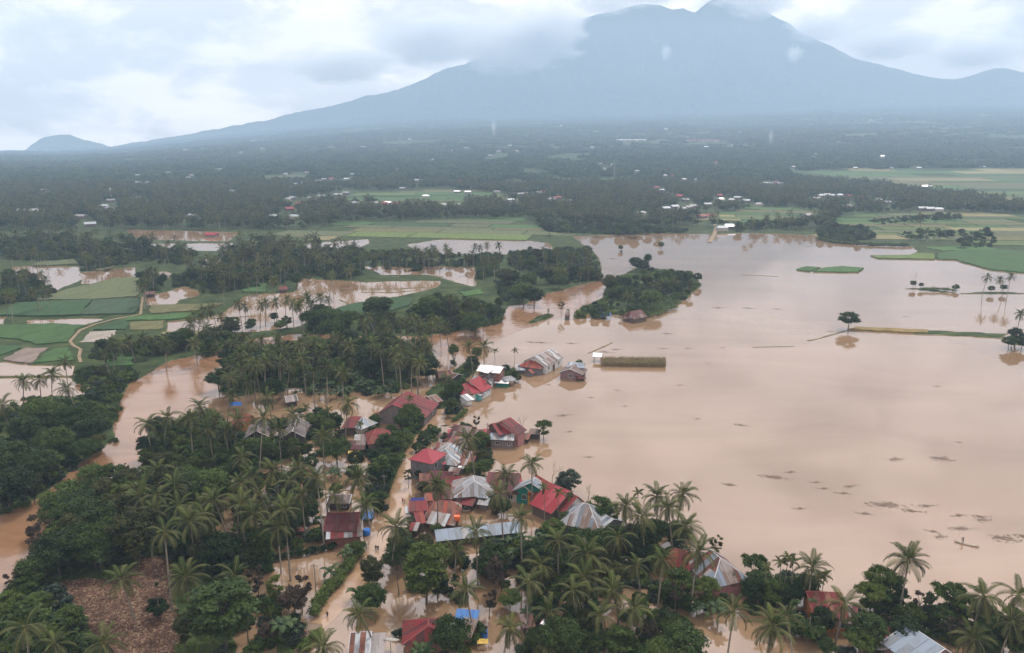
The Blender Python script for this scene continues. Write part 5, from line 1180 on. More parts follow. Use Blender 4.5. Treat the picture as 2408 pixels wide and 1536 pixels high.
def far_clump(seed, n, R, H):
    rng = np.random.default_rng(seed); cl = []
    for _ in range(n):
        a, d = rng.uniform(0, 6.28), R * rng.uniform(0, 1) ** 0.5; h = H * rng.uniform(0.6, 1.15)
        cl.append((np.array([math.cos(a) * d, math.sin(a) * d, h * 0.6]), (R * .24, R * .24, h * 0.45)))
    return quads_mesh('far_clump', leaf_cloud(cl, 900, 1.5, rng, aspect=0.6), M['leaf_dark' if seed % 2 else 'leaf_mid'])
FCC = inst_collection('far_forest_clumps', [far_clump(k, 9, 13, 10) for k in range(4)])
FIELD_G = [gp(f[1]) for f in FIELDS if min(p[1] for p in f[1]) < 720]
GROVE_G = [gp(g[0], 3.0) for g in GROVES]
def forest_mask(x, y_):
    m = np.ones(len(x), bool)
    for P in _PG + FIELD_G: m &= ~inpoly(x, y_, P)
    return m
# ---- far houses come first, so that the forest leaves them a gap
FARH = []
for X0, SC, pts in ((0.0, 0.3528, [(1685, 945), (1750, 992), (1608, 1020), (920, 1215), (990, 1215), (918, 1167), (1125, 1150), (1275, 1165), (1255, 1185), (1467, 1127), (1235, 1003), (90, 1130), (200, 1122), (575, 1200), (295, 1265), (740, 1335), (735, 1382), (690, 1370), (150, 1400), (225, 1400), (540, 1440), (600, 1490), (1277, 1435),
        (1545, 1273), (935, 1315), (1905, 1157), (2042, 1150), (1965, 1225), (2025, 1217), (2125, 1205), (2160, 1195), (2208, 1188, 'r'), (2305, 1193), (2345, 1160), (2140, 1303), (2075, 1318), (1950, 1315), (1918, 1325), (2255, 1295), (2305, 1285), (2368, 1355), (1998, 1355, 'o'), (1930, 1390, 'r'), (1960, 1440), (1830, 1440)]),
    (782.6, 0.3528, [(455, 930), (515, 930), (200, 985), (90, 1190), (128, 1158), (85, 1285), (30, 1295), (150, 1350), (275, 1353), (370, 1350, 'w'), (345, 1354, 'r'), (425, 1355, 'r'), (465, 1255), (620, 1305, 'w'), (830, 1275, 'w'), (900, 1278, 'w'), (1095, 1275), (560, 1200), (850, 1205, 'r'), (745, 1365), (818, 1368), (1185, 1330), (1205, 1350),
        (1280, 1290), (1255, 1292), (1400, 1275, 'r'), (1375, 1282), (1500, 1315, 'r'), (1460, 1325), (1565, 1335), (1520, 845), (1780, 750), (2220, 865), (1180, 975), (1105, 1012), (1225, 1010), (1050, 1040), (890, 990), (805, 1005), (1695, 1105), (1785, 1090), (1805, 1122), (1860, 1100), (2030, 1140), (1730, 985), (2210, 1170), (2270, 1170, 'r'), (2340, 1192),
        (2155, 1248, 'r'), (2190, 1265), (2240, 1290), (2310, 1305, 'r'), (2370, 1380), (2055, 1415), (2220, 1385), (430, 1130), (660, 1062)]),
    (1565.2, 0.3528, [(50, 1170, 'r'), (125, 1195), (205, 1195), (95, 1303, 'r'), (130, 1330), (365, 1325, 'w'), (355, 1300, 'r'), (280, 1358), (445, 1330), (480, 1315), (540, 1335), (620, 1358), (660, 1220), (700, 1222), (735, 1213, 'r'), (765, 1220), (1005, 1320), (1040, 1300), (1075, 1297), (1110, 1300), (1160, 1300), (1215, 1303, 'r'), (1305, 1315, 'r'), (1420, 1330),
        (1475, 1345), (1725, 1240, 'w'), (1755, 1241, 'w'), (1715, 1386), (1760, 1389), (1820, 1391), (240, 1437, 'o'), (430, 1505, 'w'), (375, 1515), (330, 1085, 'r'), (270, 982), (450, 975), (1265, 1120), (850, 1112), (1505, 1118), (1690, 1118), (2120, 1112), (1445, 1042, 'w'), (1000, 1030), (955, 1433), (1215, 1367), (60, 1375), (190, 1370), (110, 1390), (970, 750), (1187, 717), (1260, 805), (1365, 805)])):
    for q in pts: FARH.append((X0 + q[0] * SC, q[1] * SC, q[2] if len(q) > 2 else 'g'))
FARH += [(1452 + 9 * k, 331, 'g') for k in range(8)] + [(1620 + 11 * k, 332, 'ro'[k % 2]) for k in range(8)] + [(498, 551, 'r'), (1670, 506, 'r')]
FARP = []
for u, v, c in FARH:
    s = sightline(u, v)
    if s: FARP.append((*s, c, u, v))
def house_mask(x, y_):
    m = np.ones(len(x), bool)
    for hx_, hy_, hz_, c, u, v in FARP:
        L = math.hypot(hx_, hy_); ux, uy = hx_ / L, hy_ / L
        al = (x - hx_) * ux + (y_ - hy_) * uy; ac = -(x - hx_) * uy + (y_ - hy_) * ux
        clear = min(260, 8.0 * L / 90.0)
        m &= ~((np.abs(ac) < 9 + L * 0.003) & (al < 14) & (al > -clear))
    return m
def band(y0, y1, n, extra=None):
    y_ = np.sqrt(nr_.uniform(y0 * y0, y1 * y1, n)); x = nr_.uniform(-0.86, 0.86, n) * y_
    m = forest_mask(x, y_) & (land_sd(x, y_) > 6) & house_mask(x, y_)
    m &= (noise2(x, y_, 41, 3, 0.004) > -0.34)
    return x[m], y_[m]
x1, y1_ = band(800, 1700, 30000)
for P in (GROVE_G[0], GROVE_G[3]):
    xs = [p[0] for p in P]; yy = [p[1] for p in P]; n = 1500
    xa, ya = nr_.uniform(min(xs), max(xs), n), nr_.uniform(min(yy), max(yy), n); m = inpoly(xa, ya, P) & (land_sd(xa, ya) > 4) & (nr_.random(n) < 0.22)
    x1, y1_ = np.concatenate([x1, xa[m]]), np.concatenate([y1_, ya[m]])
sc, ro, ix = inst_arrays(len(x1), 0.75, 1.2, 7)
instancer('forest', np.column_stack([x1, y1_, ground_h(x1, y1_) - 0.3]), sc, ro, ix, FTC, 'hazy forest of palms and trees covering the middle plain', 'forest')
x2, y2_ = band(1600, 3300, 14500); x3, y3_ = band(3200, 9300, 26000)
s2, r2_, i2 = inst_arrays(len(x2), 0.8, 1.25, 4); s3, r3_, i3 = inst_arrays(len(x3), 1.4, 2.2, 4, (0.45, 0.75))
xa, ya = np.concatenate([x2, x3]), np.concatenate([y2_, y3_])
instancer('forest', np.column_stack([xa, ya, ground_h(xa, ya) - 0.5]), np.concatenate([s2, s3]), np.concatenate([r2_, r3_]), np.concatenate([i2, i3]), FCC, 'blue hazy forest rising to the foot of the mountain', 'forest')

# the forest climbs on up the lower slopes of the mountain
Kg_, Yg_, Zg_, Sg_ = MTN
sel = np.argwhere((Sg_ < 0.5) & (np.abs(Kg_) < 0.85) & (nr_.random(Sg_.shape) < 0.42 * (1 - Sg_ * 2)))
xm = Kg_[sel[:, 0], sel[:, 1]] * Yg_[sel[:, 0], sel[:, 1]]; ym = Yg_[sel[:, 0], sel[:, 1]]; zm = Zg_[sel[:, 0], sel[:, 1]]
sc, ro, ix = inst_arrays(len(xm), 1.8, 3.2, 4, (0.4, 0.7))
instancer('forest', np.column_stack([xm, ym + 4, zm - 3]), sc, ro, ix, FCC, 'hazy forest climbing the lower mountain slopes', 'forest')

# ------------------------------------------------------------------ houses
RM = {
    'red': mat_roof('roof_red_paint', (0.150, 0.0165, 0.021), (0.098, 0.030, 0.024), 0.42),
    'bright': mat_roof('roof_bright_red', (0.235, 0.024, 0.032), (0.165, 0.026, 0.028), 0.34, rand=0.3),
    'pink': mat_roof('roof_pinkish_red', (0.28, 0.046, 0.062), (0.22, 0.045, 0.056), 0.32, rand=0.2),
    'maroon': mat_roof('roof_maroon', (0.072, 0.0135, 0.019), (0.062, 0.026, 0.023), 0.45),
    'rust': mat_roof('roof_rusty', (0.175, 0.070, 0.046), (0.080, 0.034, 0.026), 0.5),
    'orange': mat_roof('roof_orange_red', (0.215, 0.044, 0.025), (0.130, 0.042, 0.026), 0.42),
    'zinc': mat_roof('roof_zinc', (0.3060, 0.3272, 0.3485), (0.1870, 0.1742, 0.1700), 0.47, 0.5, 0.2),
    'bluezinc': mat_roof('roof_blue_grey', (0.1760, 0.2160, 0.2640), (0.1360, 0.1520, 0.1680), 0.45, 0.5, 0.2),
    'oldzinc': mat_roof('roof_old_zinc', (0.2550, 0.2325, 0.2250), (0.1500, 0.1050, 0.0863), 0.5, 0.6),
    'white': mat_roof('roof_new_zinc_white', (0.8170, 0.8265, 0.8360), (0.6840, 0.6840, 0.6840), 0.30, 0.3, 0.25, 0.2),
    'fibre': mat_roof('roof_grey_fibre', (0.1400, 0.1225, 0.1155), (0.0980, 0.0840, 0.0805), 0.5, 0.85),
    'brown': mat_roof('roof_brown_tiles', (0.1120, 0.0700, 0.0595), (0.1890, 0.1540, 0.1400), 0.45, 0.85),
    'blue': mat_roof('roof_blue_sheet', (0.0240, 0.1200, 0.3360), (0.0400, 0.1520, 0.3680), 0.35, 0.4, rand=0.2),
}
def wmat(name, c, v=0.6, s=0.7):
    c = tuple(x * 0.8 for x in c)
    return mat_noise('wall_' + name, [(0.3, tuple(x * v for x in c)), (0.65, c), (0.85, tuple(min(1, x * 1.12) for x in c))], s, 8, 0.9, bump=0.2, rough2=0.65)
WM_ = {k: wmat(k, c) for k, c in dict(grey=(0.20, 0.19, 0.20), wood=(0.13, 0.095, 0.075), darkwood=(0.07, 0.05, 0.045), cream=(0.52, 0.47, 0.38), white=(0.72, 0.71, 0.68), yellow=(0.62, 0.30, 0.035), green=(0.02, 0.21, 0.17), pink=(0.42, 0.20, 0.19), brick=(0.26, 0.115, 0.085),
    greywood=(0.21, 0.175, 0.165), teal=(0.10, 0.42, 0.40), orange=(0.50, 0.20, 0.06), mauve=(0.24, 0.15, 0.155)).items()}
M['frame'] = mat_noise('window_frame_paint', [(0.3, (0.34, 0.33, 0.30)), (0.7, (0.45, 0.43, 0.40))], 3)
m, n, l = newmat('window_glass')
p = n.new('ShaderNodeBsdfPrincipled'); p.inputs['Base Color'].default_value = (0.018, 0.020, 0.023, 1); p.inputs['Roughness'].default_value = 0.12; o = n.new('ShaderNodeOutputMaterial'); l.new(p.outputs[0], o.inputs[0])
M['glass'] = m
M['door'] = mat_noise('door_wood', [(0.3, (0.07, 0.035, 0.02)), (0.7, (0.13, 0.07, 0.04))], 2, stretch=(4, 4, 1))
M['cap'] = mat_noise('ridge_cap_zinc', [(0.3, (0.4, 0.4, 0.42)), (0.7, (0.55, 0.55, 0.56))], 1)
M['cap_red'] = mat_noise('ridge_cap_red', [(0.3, (0.22, 0.06, 0.055)), (0.7, (0.30, 0.10, 0.09))], 1)
M['under'] = mat_noise('roof_timber', [(0.3, (0.05, 0.038, 0.03)), (0.7, (0.10, 0.08, 0.06))], 2)
hr = random.Random(77)
SHEETS = {}
def clip(poly, ax, lim, keep_less):
    out = []
    for i in range(len(poly)):
        a, b = poly[i], poly[(i + 1) % len(poly)]
        ia, ib = (a[ax] <= lim) == keep_less or a[ax] == lim, (b[ax] <= lim) == keep_less or b[ax] == lim
        if ia: out.append(a)
        if ia != ib:
            t = (lim - a[ax]) / (b[ax] - a[ax]); out.append((a[0] + (b[0] - a[0]) * t, a[1] + (b[1] - a[1]) * t))
    return out
def sheet_mesh(poly, mk):
    key = (mk, tuple((round(a, 2), round(b, 2)) for a, b in poly))
    if key not in SHEETS:
        mb = MB(); mb.prism(poly, 0.0, 0.022); SHEETS[key] = mb.mesh('roof_sheet', RM[mk])
    return SHEETS[key]
def lay_slope(roof, E0, E1, R1, R0, pal, sw, stripe):
    X = (E1 - E0).normalized(); Nn = X.cross(R0 - E0)
    if Nn.length < 1e-5: Nn = X.cross(R1 - E0)
    Nn.normalize(); Y = Nn.cross(X)
    Le = (E1 - E0).length; T = max((R0 - E0).dot(Y), (R1 - E0).dot(Y)); r0, r1 = (R0 - E0).dot(X), (R1 - E0).dot(X)
    trap = [(0, 0), (Le, 0), (r1, T), (r0, T)] if r1 - r0 > 0.02 else [(0, 0), (Le, 0), (r0, T)]
    lo_, hi_ = min(0, r0), max(Le, r1)
    ns = max(1, min(16, round((hi_ - lo_) / sw))); w = (hi_ - lo_) / ns; nt = max(1, math.ceil(T / 4.6))
    last = hr.choice(pal)
    for i in range(ns):
        if not stripe or hr.random() < 0.75: last = hr.choice(pal)
        for j in range(nt):
            q = trap
            s0, s1 = lo_ + i * w + 0.012, lo_ + (i + 1) * w - 0.012
            for ax, lim, less in ((0, s0, False), (0, s1, True), (1, T * j / nt - (0.08 if j else 0), False), (1, T * (j + 1) / nt, True)):
                q = clip(q, ax, lim, less)
                if len(q) < 3: break
            if len(q) < 3: continue
            mk = last if hr.random() < 0.85 else hr.choice(pal)
            me = sheet_mesh([(a - s0, b) for a, b in q], mk)
            R = Matrix((X, Y, Nn)).transposed().to_4x4()
            R.translation = E0 + X * s0 + Nn * (0.035 + 0.012 * j + (0.006 if i % 2 else 0) + hr.uniform(0, 0.012))
            o = mobj('roof_sheet', me, roof)
            R = R @ Matrix.Rotation(hr.uniform(-0.008, 0.008), 4, 'Z') @ Matrix.Rotation(hr.uniform(-0.004, 0.006), 4, 'X')
            o.location = R.to_translation(); o.rotation_euler = R.to_euler()
LANDMARKS = []
def house(name, label, cat, lm, wings, group=None):
    root = None; first = True
    for wg in wings:
        a, b, z = wg['a'], wg['b'], wg['z']
        A, B = G(*a, z), G(*b, z)
        if (B - A).length < 0.05:
            t = wg.get('rot', 0.0); d = Vector((math.cos(t), math.sin(t), 0)) * 0.05; A, B = A - d, B + d
        mid = (A + B) / 2; d = (B - A); L = d.length; ex = d / L; ey = Vector((-ex.y, ex.x, 0))
        if ey.dot(-mid) > 0: ex, ey = -ex, -ey           # front of the wing looks along local -y, towards the photographer
        hx0, hx1 = wg.get('hx', (0, 0))
        rz = math.atan2(ex.y, ex.x)
        base = Vector((mid.x, mid.y, 0))
        if root is None:
            root = empty(name, base); tag(root, label, cat, group); lm != label and LANDMARKS.append((mid.x, mid.y, lm))
        off = base - root.location
        wf, wb, wall = wg['wf'], wg['wb'], wg['wall']
        shed = wg.get('shed', False)
        wallb = wall if not shed else z - 0.1
        if shed: wb = wg.get('wb', 0.05) or 0.05
        gf = (z - wall) / max(wf, .1); gb = (z - wall) / max(wb, .1) if not shed else gf
        dr = wg.get('oh', 0.26)
        of = dr / max(gf, .12); ob = dr / max(gb, .12) if not shed else 0.3
        of, ob = min(of, 1.1), min(ob, 1.1)
        zf = wall - gf * of; zb_ = wall - gb * ob if not shed else z + gf * 0.0
        gx = 0.45
        xe0 = -L / 2 - hx0 - (of if hx0 else gx); xe1 = L / 2 + hx1 + (of if hx1 else gx)
        xr0 = -L / 2 - (0 if hx0 else gx); xr1 = L / 2 + (0 if hx1 else gx)
        if abs(zf - zb_) < 0.4 and not shed: zf = zb_ = min(zf, zb_)
        Fv = [Vector((xe0, -wf - of, zf)), Vector((xe1, -wf - of, zf)), Vector((xr1, 0, z)), Vector((xr0, 0, z))]
        slopes = [Fv]
        if not shed:
            slopes.append([Vector((xe1, wb + ob, zb_)), Vector((xe0, wb + ob, zb_)), Vector((xr0, 0, z)), Vector((xr1, 0, z))])
            if hx1: slopes.append([Vector((xe1, -wf - of, zf)), Vector((xe1, wb + ob, zb_)), Vector((xr1, 0, z)), Vector((xr1, 0, z))])
            if hx0: slopes.append([Vector((xe0, wb + ob, zb_)), Vector((xe0, -wf - of, zf)), Vector((xr0, 0, z)), Vector((xr0, 0, z))])
        mb = MB()
        for s in slopes:                                  # timber deck under the sheets
            q = s if (s[2] - s[3]).length > 0.02 else s[:3]
            k = len(q); mb.add(q + [v - Vector((0, 0, 0.09)) for v in q], [tuple(range(k)), tuple(range(k, 2 * k))[::-1]] + [(i, k + i, k + (i + 1) % k, (i + 1) % k) for i in range(k)], 0)
        caps = []
        if not shed:
            caps.append((Vector((xr0, 0, z)), Vector((xr1, 0, z))))
            for hxx, xe, xr in ((hx0, xe0, xr0), (hx1, xe1, xr1)):
                if hxx: caps += [(Vector((xe, -wf - of, zf)), Vector((xr, 0, z))), (Vector((xe, wb + ob, zb_)), Vector((xr, 0, z)))]
                else: caps += [(Vector((xe, -wf - of, zf)), Vector((xr, 0, z))), (Vector((xe, wb + ob, zb_)), Vector((xr, 0, z)))]
        for c0, c1 in caps:
            if (c1 - c0).length > 0.15: mb.tube([c0 + Vector((0, 0, .07)), c1 + Vector((0, 0, .07))], [0.085, 0.085], 5, 1)
        redcap = any(k in ('red', 'bright', 'pink', 'maroon', 'orange') for k in wg['pal'])
        roof = mb.obj('roof', [M['under'], M['cap_red' if redcap else 'cap']], root, loc=off, rot=(0, 0, rz))
        for s in slopes: lay_slope(roof, s[0], s[1], s[2], s[3], wg['pal'], wg.get('sw', 1.05), wg.get('stripe', False))
        # walls
        mb = MB(); x0, x1 = -L / 2 - hx0, L / 2 + hx1; zb0 = -1.35
        if wg.get('walls', True):
            if shed:
                vs = [(x0, -wf, zb0), (x1, -wf, zb0), (x1, wb, zb0), (x0, wb, zb0), (x0, -wf, wall - .1), (x1, -wf, wall - .1), (x1, wb, z - .12), (x0, wb, z - .12)]
                mb.add(vs, [(0, 1, 5, 4), (1, 2, 6, 5), (2, 3, 7, 6), (3, 0, 4, 7), (4, 5, 6, 7), (3, 2, 1, 0)])
            else:
                r0z, r1z = (z - .14 if not hx0 else wall - .1), (z - .14 if not hx1 else wall - .1)
                xr0_, xr1_ = (x0, x1)
                vs = [(x0, -wf, zb0), (x1, -wf, zb0), (x1, wb, zb0), (x0, wb, zb0), (x0, -wf, wall - .1), (x1, -wf, wall - .1), (x1, wb, wall - .1), (x0, wb, wall - .1), (x0, 0, r0z), (x1, 0, r1z)]
                mb.add(vs, [(0, 1, 5, 4), (1, 2, 6, 9, 5), (2, 3, 7, 6), (3, 0, 4, 8, 7), (3, 2, 1, 0)] + ([(4, 5, 9, 8), (8, 9, 6, 7)]))
            mb.obj('wall', WM_[wg['wm']], root, loc=off, rot=(0, 0, rz))
        else:                                             # open shed on posts
            for px_ in np.linspace(x0 + .1, x1 - .1, max(2, int((x1 - x0) / 3) + 1)):
                for py_, hz_ in ((-wf + .1, wall), (wb - .1, wallb)):
                    pm = MB(); pm.box((0, 0, hz_ / 2 - .7), (.14, .14, hz_ + 1.3)); pm.obj('post', M['under'], root, loc=off + Matrix.Rotation(rz, 3, 'Z') @ Vector((px_, py_, 0)), rot=(0, 0, rz))
        def opening(face, fr, zc, w, h, kind):
            mb2 = MB(); gl = MB()
            d = 0.09
            if kind == 'window':
                for cx, cz, sx, sz in ((0, h / 2, w + .16, .09), (0, -h / 2, w + .26, .10), (-w / 2, 0, .09, h), (w / 2, 0, .09, h), (0, 0, .07, h)):
                    mb2.box((cx, -0.03, cz), (sx, 0.12, sz))
            else:
                mb2.box((0, -0.02, 0), (w, 0.07, h))
            if face == 'F': pos, ang = Vector((x0 + (x1 - x0) * fr, -wf - .03, zc)), 0
            elif face == 'R': pos, ang = Vector((x1 + .03, -wf + (wf + wb) * fr, zc)), math.pi / 2
            else: pos, ang = Vector((x0 - .03, -wf + (wf + wb) * fr, zc)), -math.pi / 2
            o = mb2.obj(kind, M['frame'] if kind == 'window' else M['door'], root, loc=off + Matrix.Rotation(rz, 3, 'Z') @ pos, rot=(0, 0, rz + ang))
            if kind == 'window':
                for sx in (-w / 4, w / 4):
                    gl = MB(); gl.box((sx, 0.0, 0), (w / 2 - .1, 0.05, h - .05)); gl.obj('pane', M['glass'], o)
            else:
                gl = MB(); gl.box((w * .38, -0.08, 0), (.05, .08, .16)); gl.obj('handle', M['cap'], o)
        for fc, fr, zc, w, h in wg.get('win', []): opening(fc, fr, zc, w, h, 'window')
        for fc, fr, zc, w, h in wg.get('door', []): opening(fc, fr, zc, w, h, 'door')
    return root
def Wg(a, b, z, wf, wb, wall, pal, wm='wood', hx=(0, 0), **k): return dict(a=a, b=b, z=z, wf=wf, wb=wb, wall=wall, pal=pal, wm=wm, hx=hx, **k)
Z2, ZO = ['zinc', 'zinc', 'zinc', 'bluezinc'], ['zinc', 'oldzinc', 'oldzinc', 'rust']
RUST = ['rust', 'rust', 'oldzinc', 'orange', 'red']
house('two_storey_house', 'two storey house with bright white roof at the lake edge', 'house', 'white roofed two storey house',
    [Wg((1133, 858), (1182, 863), 6.9, 3.6, 2.0, 5.9, ['white'], 'brick', win=[('F', .16, 4.4, 1.2, 1.3), ('F', .72, 4.4, 1.2, 1.3), ('F', .45, 1.6, 1.4, 1.3), ('R', .5, 4.4, 1.1, 1.3)], door=[('F', .44, 4.1, 1.0, 2.0)]),
     Wg((1150, 866.5), (1158, 868), 6.5, 2.4, .6, 6.0, ['white'], 'grey', win=[('F', .5, 4.6, 1.0, 1.0)]),
     Wg((1118, 884), (1140, 886), 2.8, 4, .1, 2.3, Z2, 'grey', shed=True), Wg((1142, 888), (1160, 890), 3.2, 2.6, .1, 2.4, ['white', 'zinc'], 'white', shed=True, win=[('F', .6, 1.2, .9, 1.1)])])
house('long_hall', 'long grey ribbed roof hall standing in the lake', 'hall', 'long grey hall',
    [Wg((1258.4, 838.2), (1297.5, 819.7), 6.6, 5.2, 5.2, 3.9, ['oldzinc', 'zinc', 'oldzinc', 'fibre'], 'white', sw=1.3, stripe=True, win=[('F', .15, 2.0, 1.2, 1.2), ('F', .75, 2.0, 1.2, 1.2), ('L', .5, 2.3, 1.4, 1.2)], door=[('F', .45, 1.2, 1.8, 2.4)])])
house('house', 'house with rust streaked red pyramid roof in front of the grey hall', 'house', 'rust red pyramid roof house',
    [Wg((1252, 845.5), (1258, 846.3), 4.9, 4.0, 4.0, 2.9, ['rust', 'orange', 'orange', 'red'], 'grey', (4, 4), win=[('F', .25, 1.5, 1.0, 1.1), ('F', .7, 1.5, 1.0, 1.1), ('R', .5, 1.5, 1.0, 1.1)]),
     Wg((1243, 870), (1246, 868.5), 2.6, 1.6, 1.6, 1.6, ['orange', 'rust'], 'grey'), Wg((1215, 858), (1232, 858), 2.8, 3.4, .1, 2.0, Z2, 'grey', shed=True)])
house('shack', 'patched shack with ragged tiled gable standing alone in the water', 'house', 'lone patched shack in the water',
    [Wg((1341, 868), (1351, 857), 4.4, 4.6, 4.0, 2.9, ['brown', 'brown', 'fibre'], 'mauve', sw=.8, win=[('L', .5, 1.7, 1.3, 1.4), ('F', .5, 1.6, 1.0, 1.1)]),
     Wg((1338, 851.5), (1374, 853.5), 4.6, 3.6, .4, 3.9, ['bluezinc', 'bluezinc', 'zinc'], 'darkwood', shed=True), Wg((1352, 880), (1367, 878), 2.2, 2.6, .1, 1.4, ['red', 'rust'], 'darkwood', shed=True)])
house('house', 'large bright red house with steep crossed roofs and teal walls', 'house', 'bright red and teal house',
    [Wg((1105, 895.5), (1126, 886), 6.2, 5.2, 4.4, 3.0, ['bright'], 'white', (0, 0)), Wg((1090, 903), (1112, 900), 5.2, 4.6, 3, 3.0, ['bright', 'red'], 'white', (2.5, 1.5)), Wg((1126, 891), (1143, 894), 5.4, 4.0, 2.5, 3.0, ['bright'], 'teal', win=[('R', .5, 1.7, 1.4, 1.6), ('F', .6, 1.7, 1.2, 1.4)]),
     Wg((1092, 916), (1115, 908), 3.4, 3.2, .1, 2.6, ['rust', 'red', 'maroon'], 'darkwood', shed=True), Wg((1112, 921), (1134, 909.5), 3.1, 2.6, .1, 2.3, Z2, 'teal', shed=True, win=[('F', .3, 1.2, 1, 1), ('F', .7, 1.2, 1, 1)]), Wg((1084, 930), (1096, 927), 3.0, 3.4, .1, 2.3, ['white', 'zinc'], 'white', shed=True)])
house('tin_shed', 'low flat zinc shed on posts beside the white roofed house', 'shed', 'low zinc shed by the lake',
    [Wg((1178, 887), (1200, 884), 2.7, 3.6, .1, 2.3, Z2, 'grey', shed=True, walls=False), Wg((1200, 886), (1212, 890), 2.3, 3.5, .1, 1.9, Z2, 'grey', shed=True, walls=False), Wg((1168, 893), (1196, 894.5), 2.2, 1.8, .1, 1.9, ['white', 'zinc'], 'green', shed=True)])
house('house', 'big maroon red gabled house with grey plank gable by the flooded street', 'house', 'big maroon gabled house',
    [Wg((924.5, 951), (957.6, 921.6), 7.0, 10.5, 5.2, 3.6, ['red', 'red', 'maroon', 'red'], 'greywood', win=[('L', .3, 2.0, 1.2, 1.2), ('F', .7, 1.8, 1.2, 1.2)]),
     Wg((985, 951), (1008, 949), 3.9, 3.6, 2.0, 3.0, ['red', 'pink'], 'grey', win=[('F', .3, 1.6, 1.2, 1.2)]), Wg((886, 970), (912, 974), 2.4, 1.2, .1, 2.0, ['orange', 'red'], 'greywood', shed=True)])
house('shack', 'small brown tiled shack right of the big maroon house', 'shed', 'small brown tiled shack', [Wg((1008, 933), (1022, 929), 3.8, 3.4, 3.0, 2.7, ['brown', 'rust'], 'darkwood')])
house('shack', 'low rusty roofed shack at the grove end behind the bright red house', 'shed', 'low rusty shack at the grove end', [Wg((1028, 874), (1056, 871), 3.4, 3.6, 3.0, 2.4, ['rust', 'maroon', 'brown'], 'darkwood'), Wg((1056, 875), (1076, 880), 2.8, 2.4, 2, 2.1, ['brown', 'rust'], 'darkwood')])
house('house', 'maroon house with tall forward gable at the lake edge', 'house', 'maroon gabled lake house',
    [Wg((1183, 991), (1198, 983), 7.2, 5.6, 4.6, 4.6, ['maroon', 'red', 'maroon'], 'pink', win=[('R', .5, 3.2, 1.1, 1.2)]), Wg((1160, 996), (1180, 992), 6.2, 4.4, 3.0, 4.3, ['red', 'maroon'], 'wood'), Wg((1142, 1008), (1196, 1012), 4.2, 3.0, .2, 3.3, ['red', 'maroon', 'red', 'pink'], 'wood', shed=True),
     Wg((1157, 1018), (1208, 1020.5), 3.9, 2.2, .3, 3.1, Z2, 'greywood', shed=True, win=[('F', .3, 1.6, 1.1, 1.0), ('F', .85, 1.6, 1.0, 1.0)]), Wg((1187, 1017.5), (1190, 1015), 4.2, 1.6, 1.6, 3.2, ['zinc'], 'greywood')])
house('house', 'long maroon house with pinkish porch roof beside the flooded street', 'house', 'long maroon house with pink porch',
    [Wg((1070, 999), (1108, 1004), 4.9, 4.2, 3, 3.1, ['maroon', 'maroon', 'brown'], 'wood'), Wg((1055, 1010), (1068, 1009), 3.8, 2.6, .2, 2.8, ['pink', 'bright'], 'grey', shed=True), Wg((1052, 1019), (1076, 1015), 3.4, 2.4, .2, 2.6, ['red', 'maroon'], 'wood', shed=True), Wg((1108, 1010), (1138, 1011), 4.0, 4.0, 2, 2.8, ['maroon', 'brown'], 'wood')])
house('house', 'dull brown maroon roof behind the street palm', 'house', 'dull brown roof behind the street palm', [Wg((1062, 1028), (1090, 1026), 4.3, 4.2, 2.4, 2.8, ['maroon', 'brown', 'rust'], 'wood', (1.5, 1)), Wg((1090, 1018), (1108, 1016), 3.6, 3, 2, 2.6, ['rust', 'brown', 'oldzinc'], 'wood')])
house('house', 'grey zinc hip roof house behind the pink two storey house', 'house', 'grey zinc hip house',
    [Wg((1047.5, 1056), (1061.5, 1043), 5.6, 4.6, 4.6, 3.0, ['zinc', 'zinc', 'bluezinc', 'zinc', 'oldzinc'], 'grey', (3.6, 1.5), win=[('L', .5, 1.5, 1.4, 1.2), ('F', .3, 1.5, 1.2, 1.2)])])
house('two_storey_house', 'grey two storey block house with pink pyramid roof', 'house', 'pink pyramid roof house',
    [Wg((1005, 1056), (1006.5, 1055), 8.0, 3.4, 3.4, 5.9, ['pink'], 'grey', (3.4, 3.4), win=[('F', .30, 4.3, 1.5, 1.5), ('F', .78, 4.3, 1.2, 1.5)], rot=-.1), Wg((1030, 1083), (1034, 1080), 4.2, 1.4, .1, 3.6, ['pink', 'rust'], 'pink', shed=True)])
house('shed', 'shed roof of red and grey stripes beside the pink pyramid house', 'shed', 'red and grey striped shed', [Wg((1030, 1041), (1056, 1041), 4.0, 4.6, .1, 2.7, ['red', 'oldzinc', 'rust', 'red'], 'wood', shed=True, stripe=True), Wg((1020, 1049), (1030, 1046), 3.2, 3, .1, 2.4, ['red', 'oldzinc'], 'wood', shed=True)])
house('house', 'rusty striped roof house right of the grey zinc hip house', 'house', 'rusty striped house', [Wg((1095, 1060), (1120, 1063), 4.4, 4.8, 2.4, 2.6, ['rust', 'oldzinc', 'red', 'rust'], 'wood', stripe=True, sw=.8), Wg((1112, 1069), (1122, 1072), 3.2, 2.6, .1, 2.4, ['orange', 'red'], 'wood', shed=True), Wg((1081, 1086), (1096, 1089), 2.6, 1.6, .1, 2.1, ['white', 'zinc'], 'grey', shed=True)])
house('house', 'big pale grey double hip roof house in the village middle', 'house', 'pale grey double hip house',
    [Wg((1115.5, 1132), (1112.5, 1119), 6.2, 5.0, 4.6, 3.4, ['zinc', 'zinc', 'zinc', 'oldzinc'], 'mauve', (3.5, 2), win=[('L', .3, 1.7, 1.1, 1.2)]), Wg((1119.5, 1139), (1125, 1131), 5.0, 3.4, 3.4, 3.2, ['zinc', 'zinc', 'bluezinc'], 'mauve', (2.6, 0), win=[('L', .5, 1.7, 1.2, 1.2)]), Wg((1096, 1164), (1118, 1167), 2.9, 2.6, .1, 2.1, ['maroon', 'red'], 'darkwood', shed=True)])
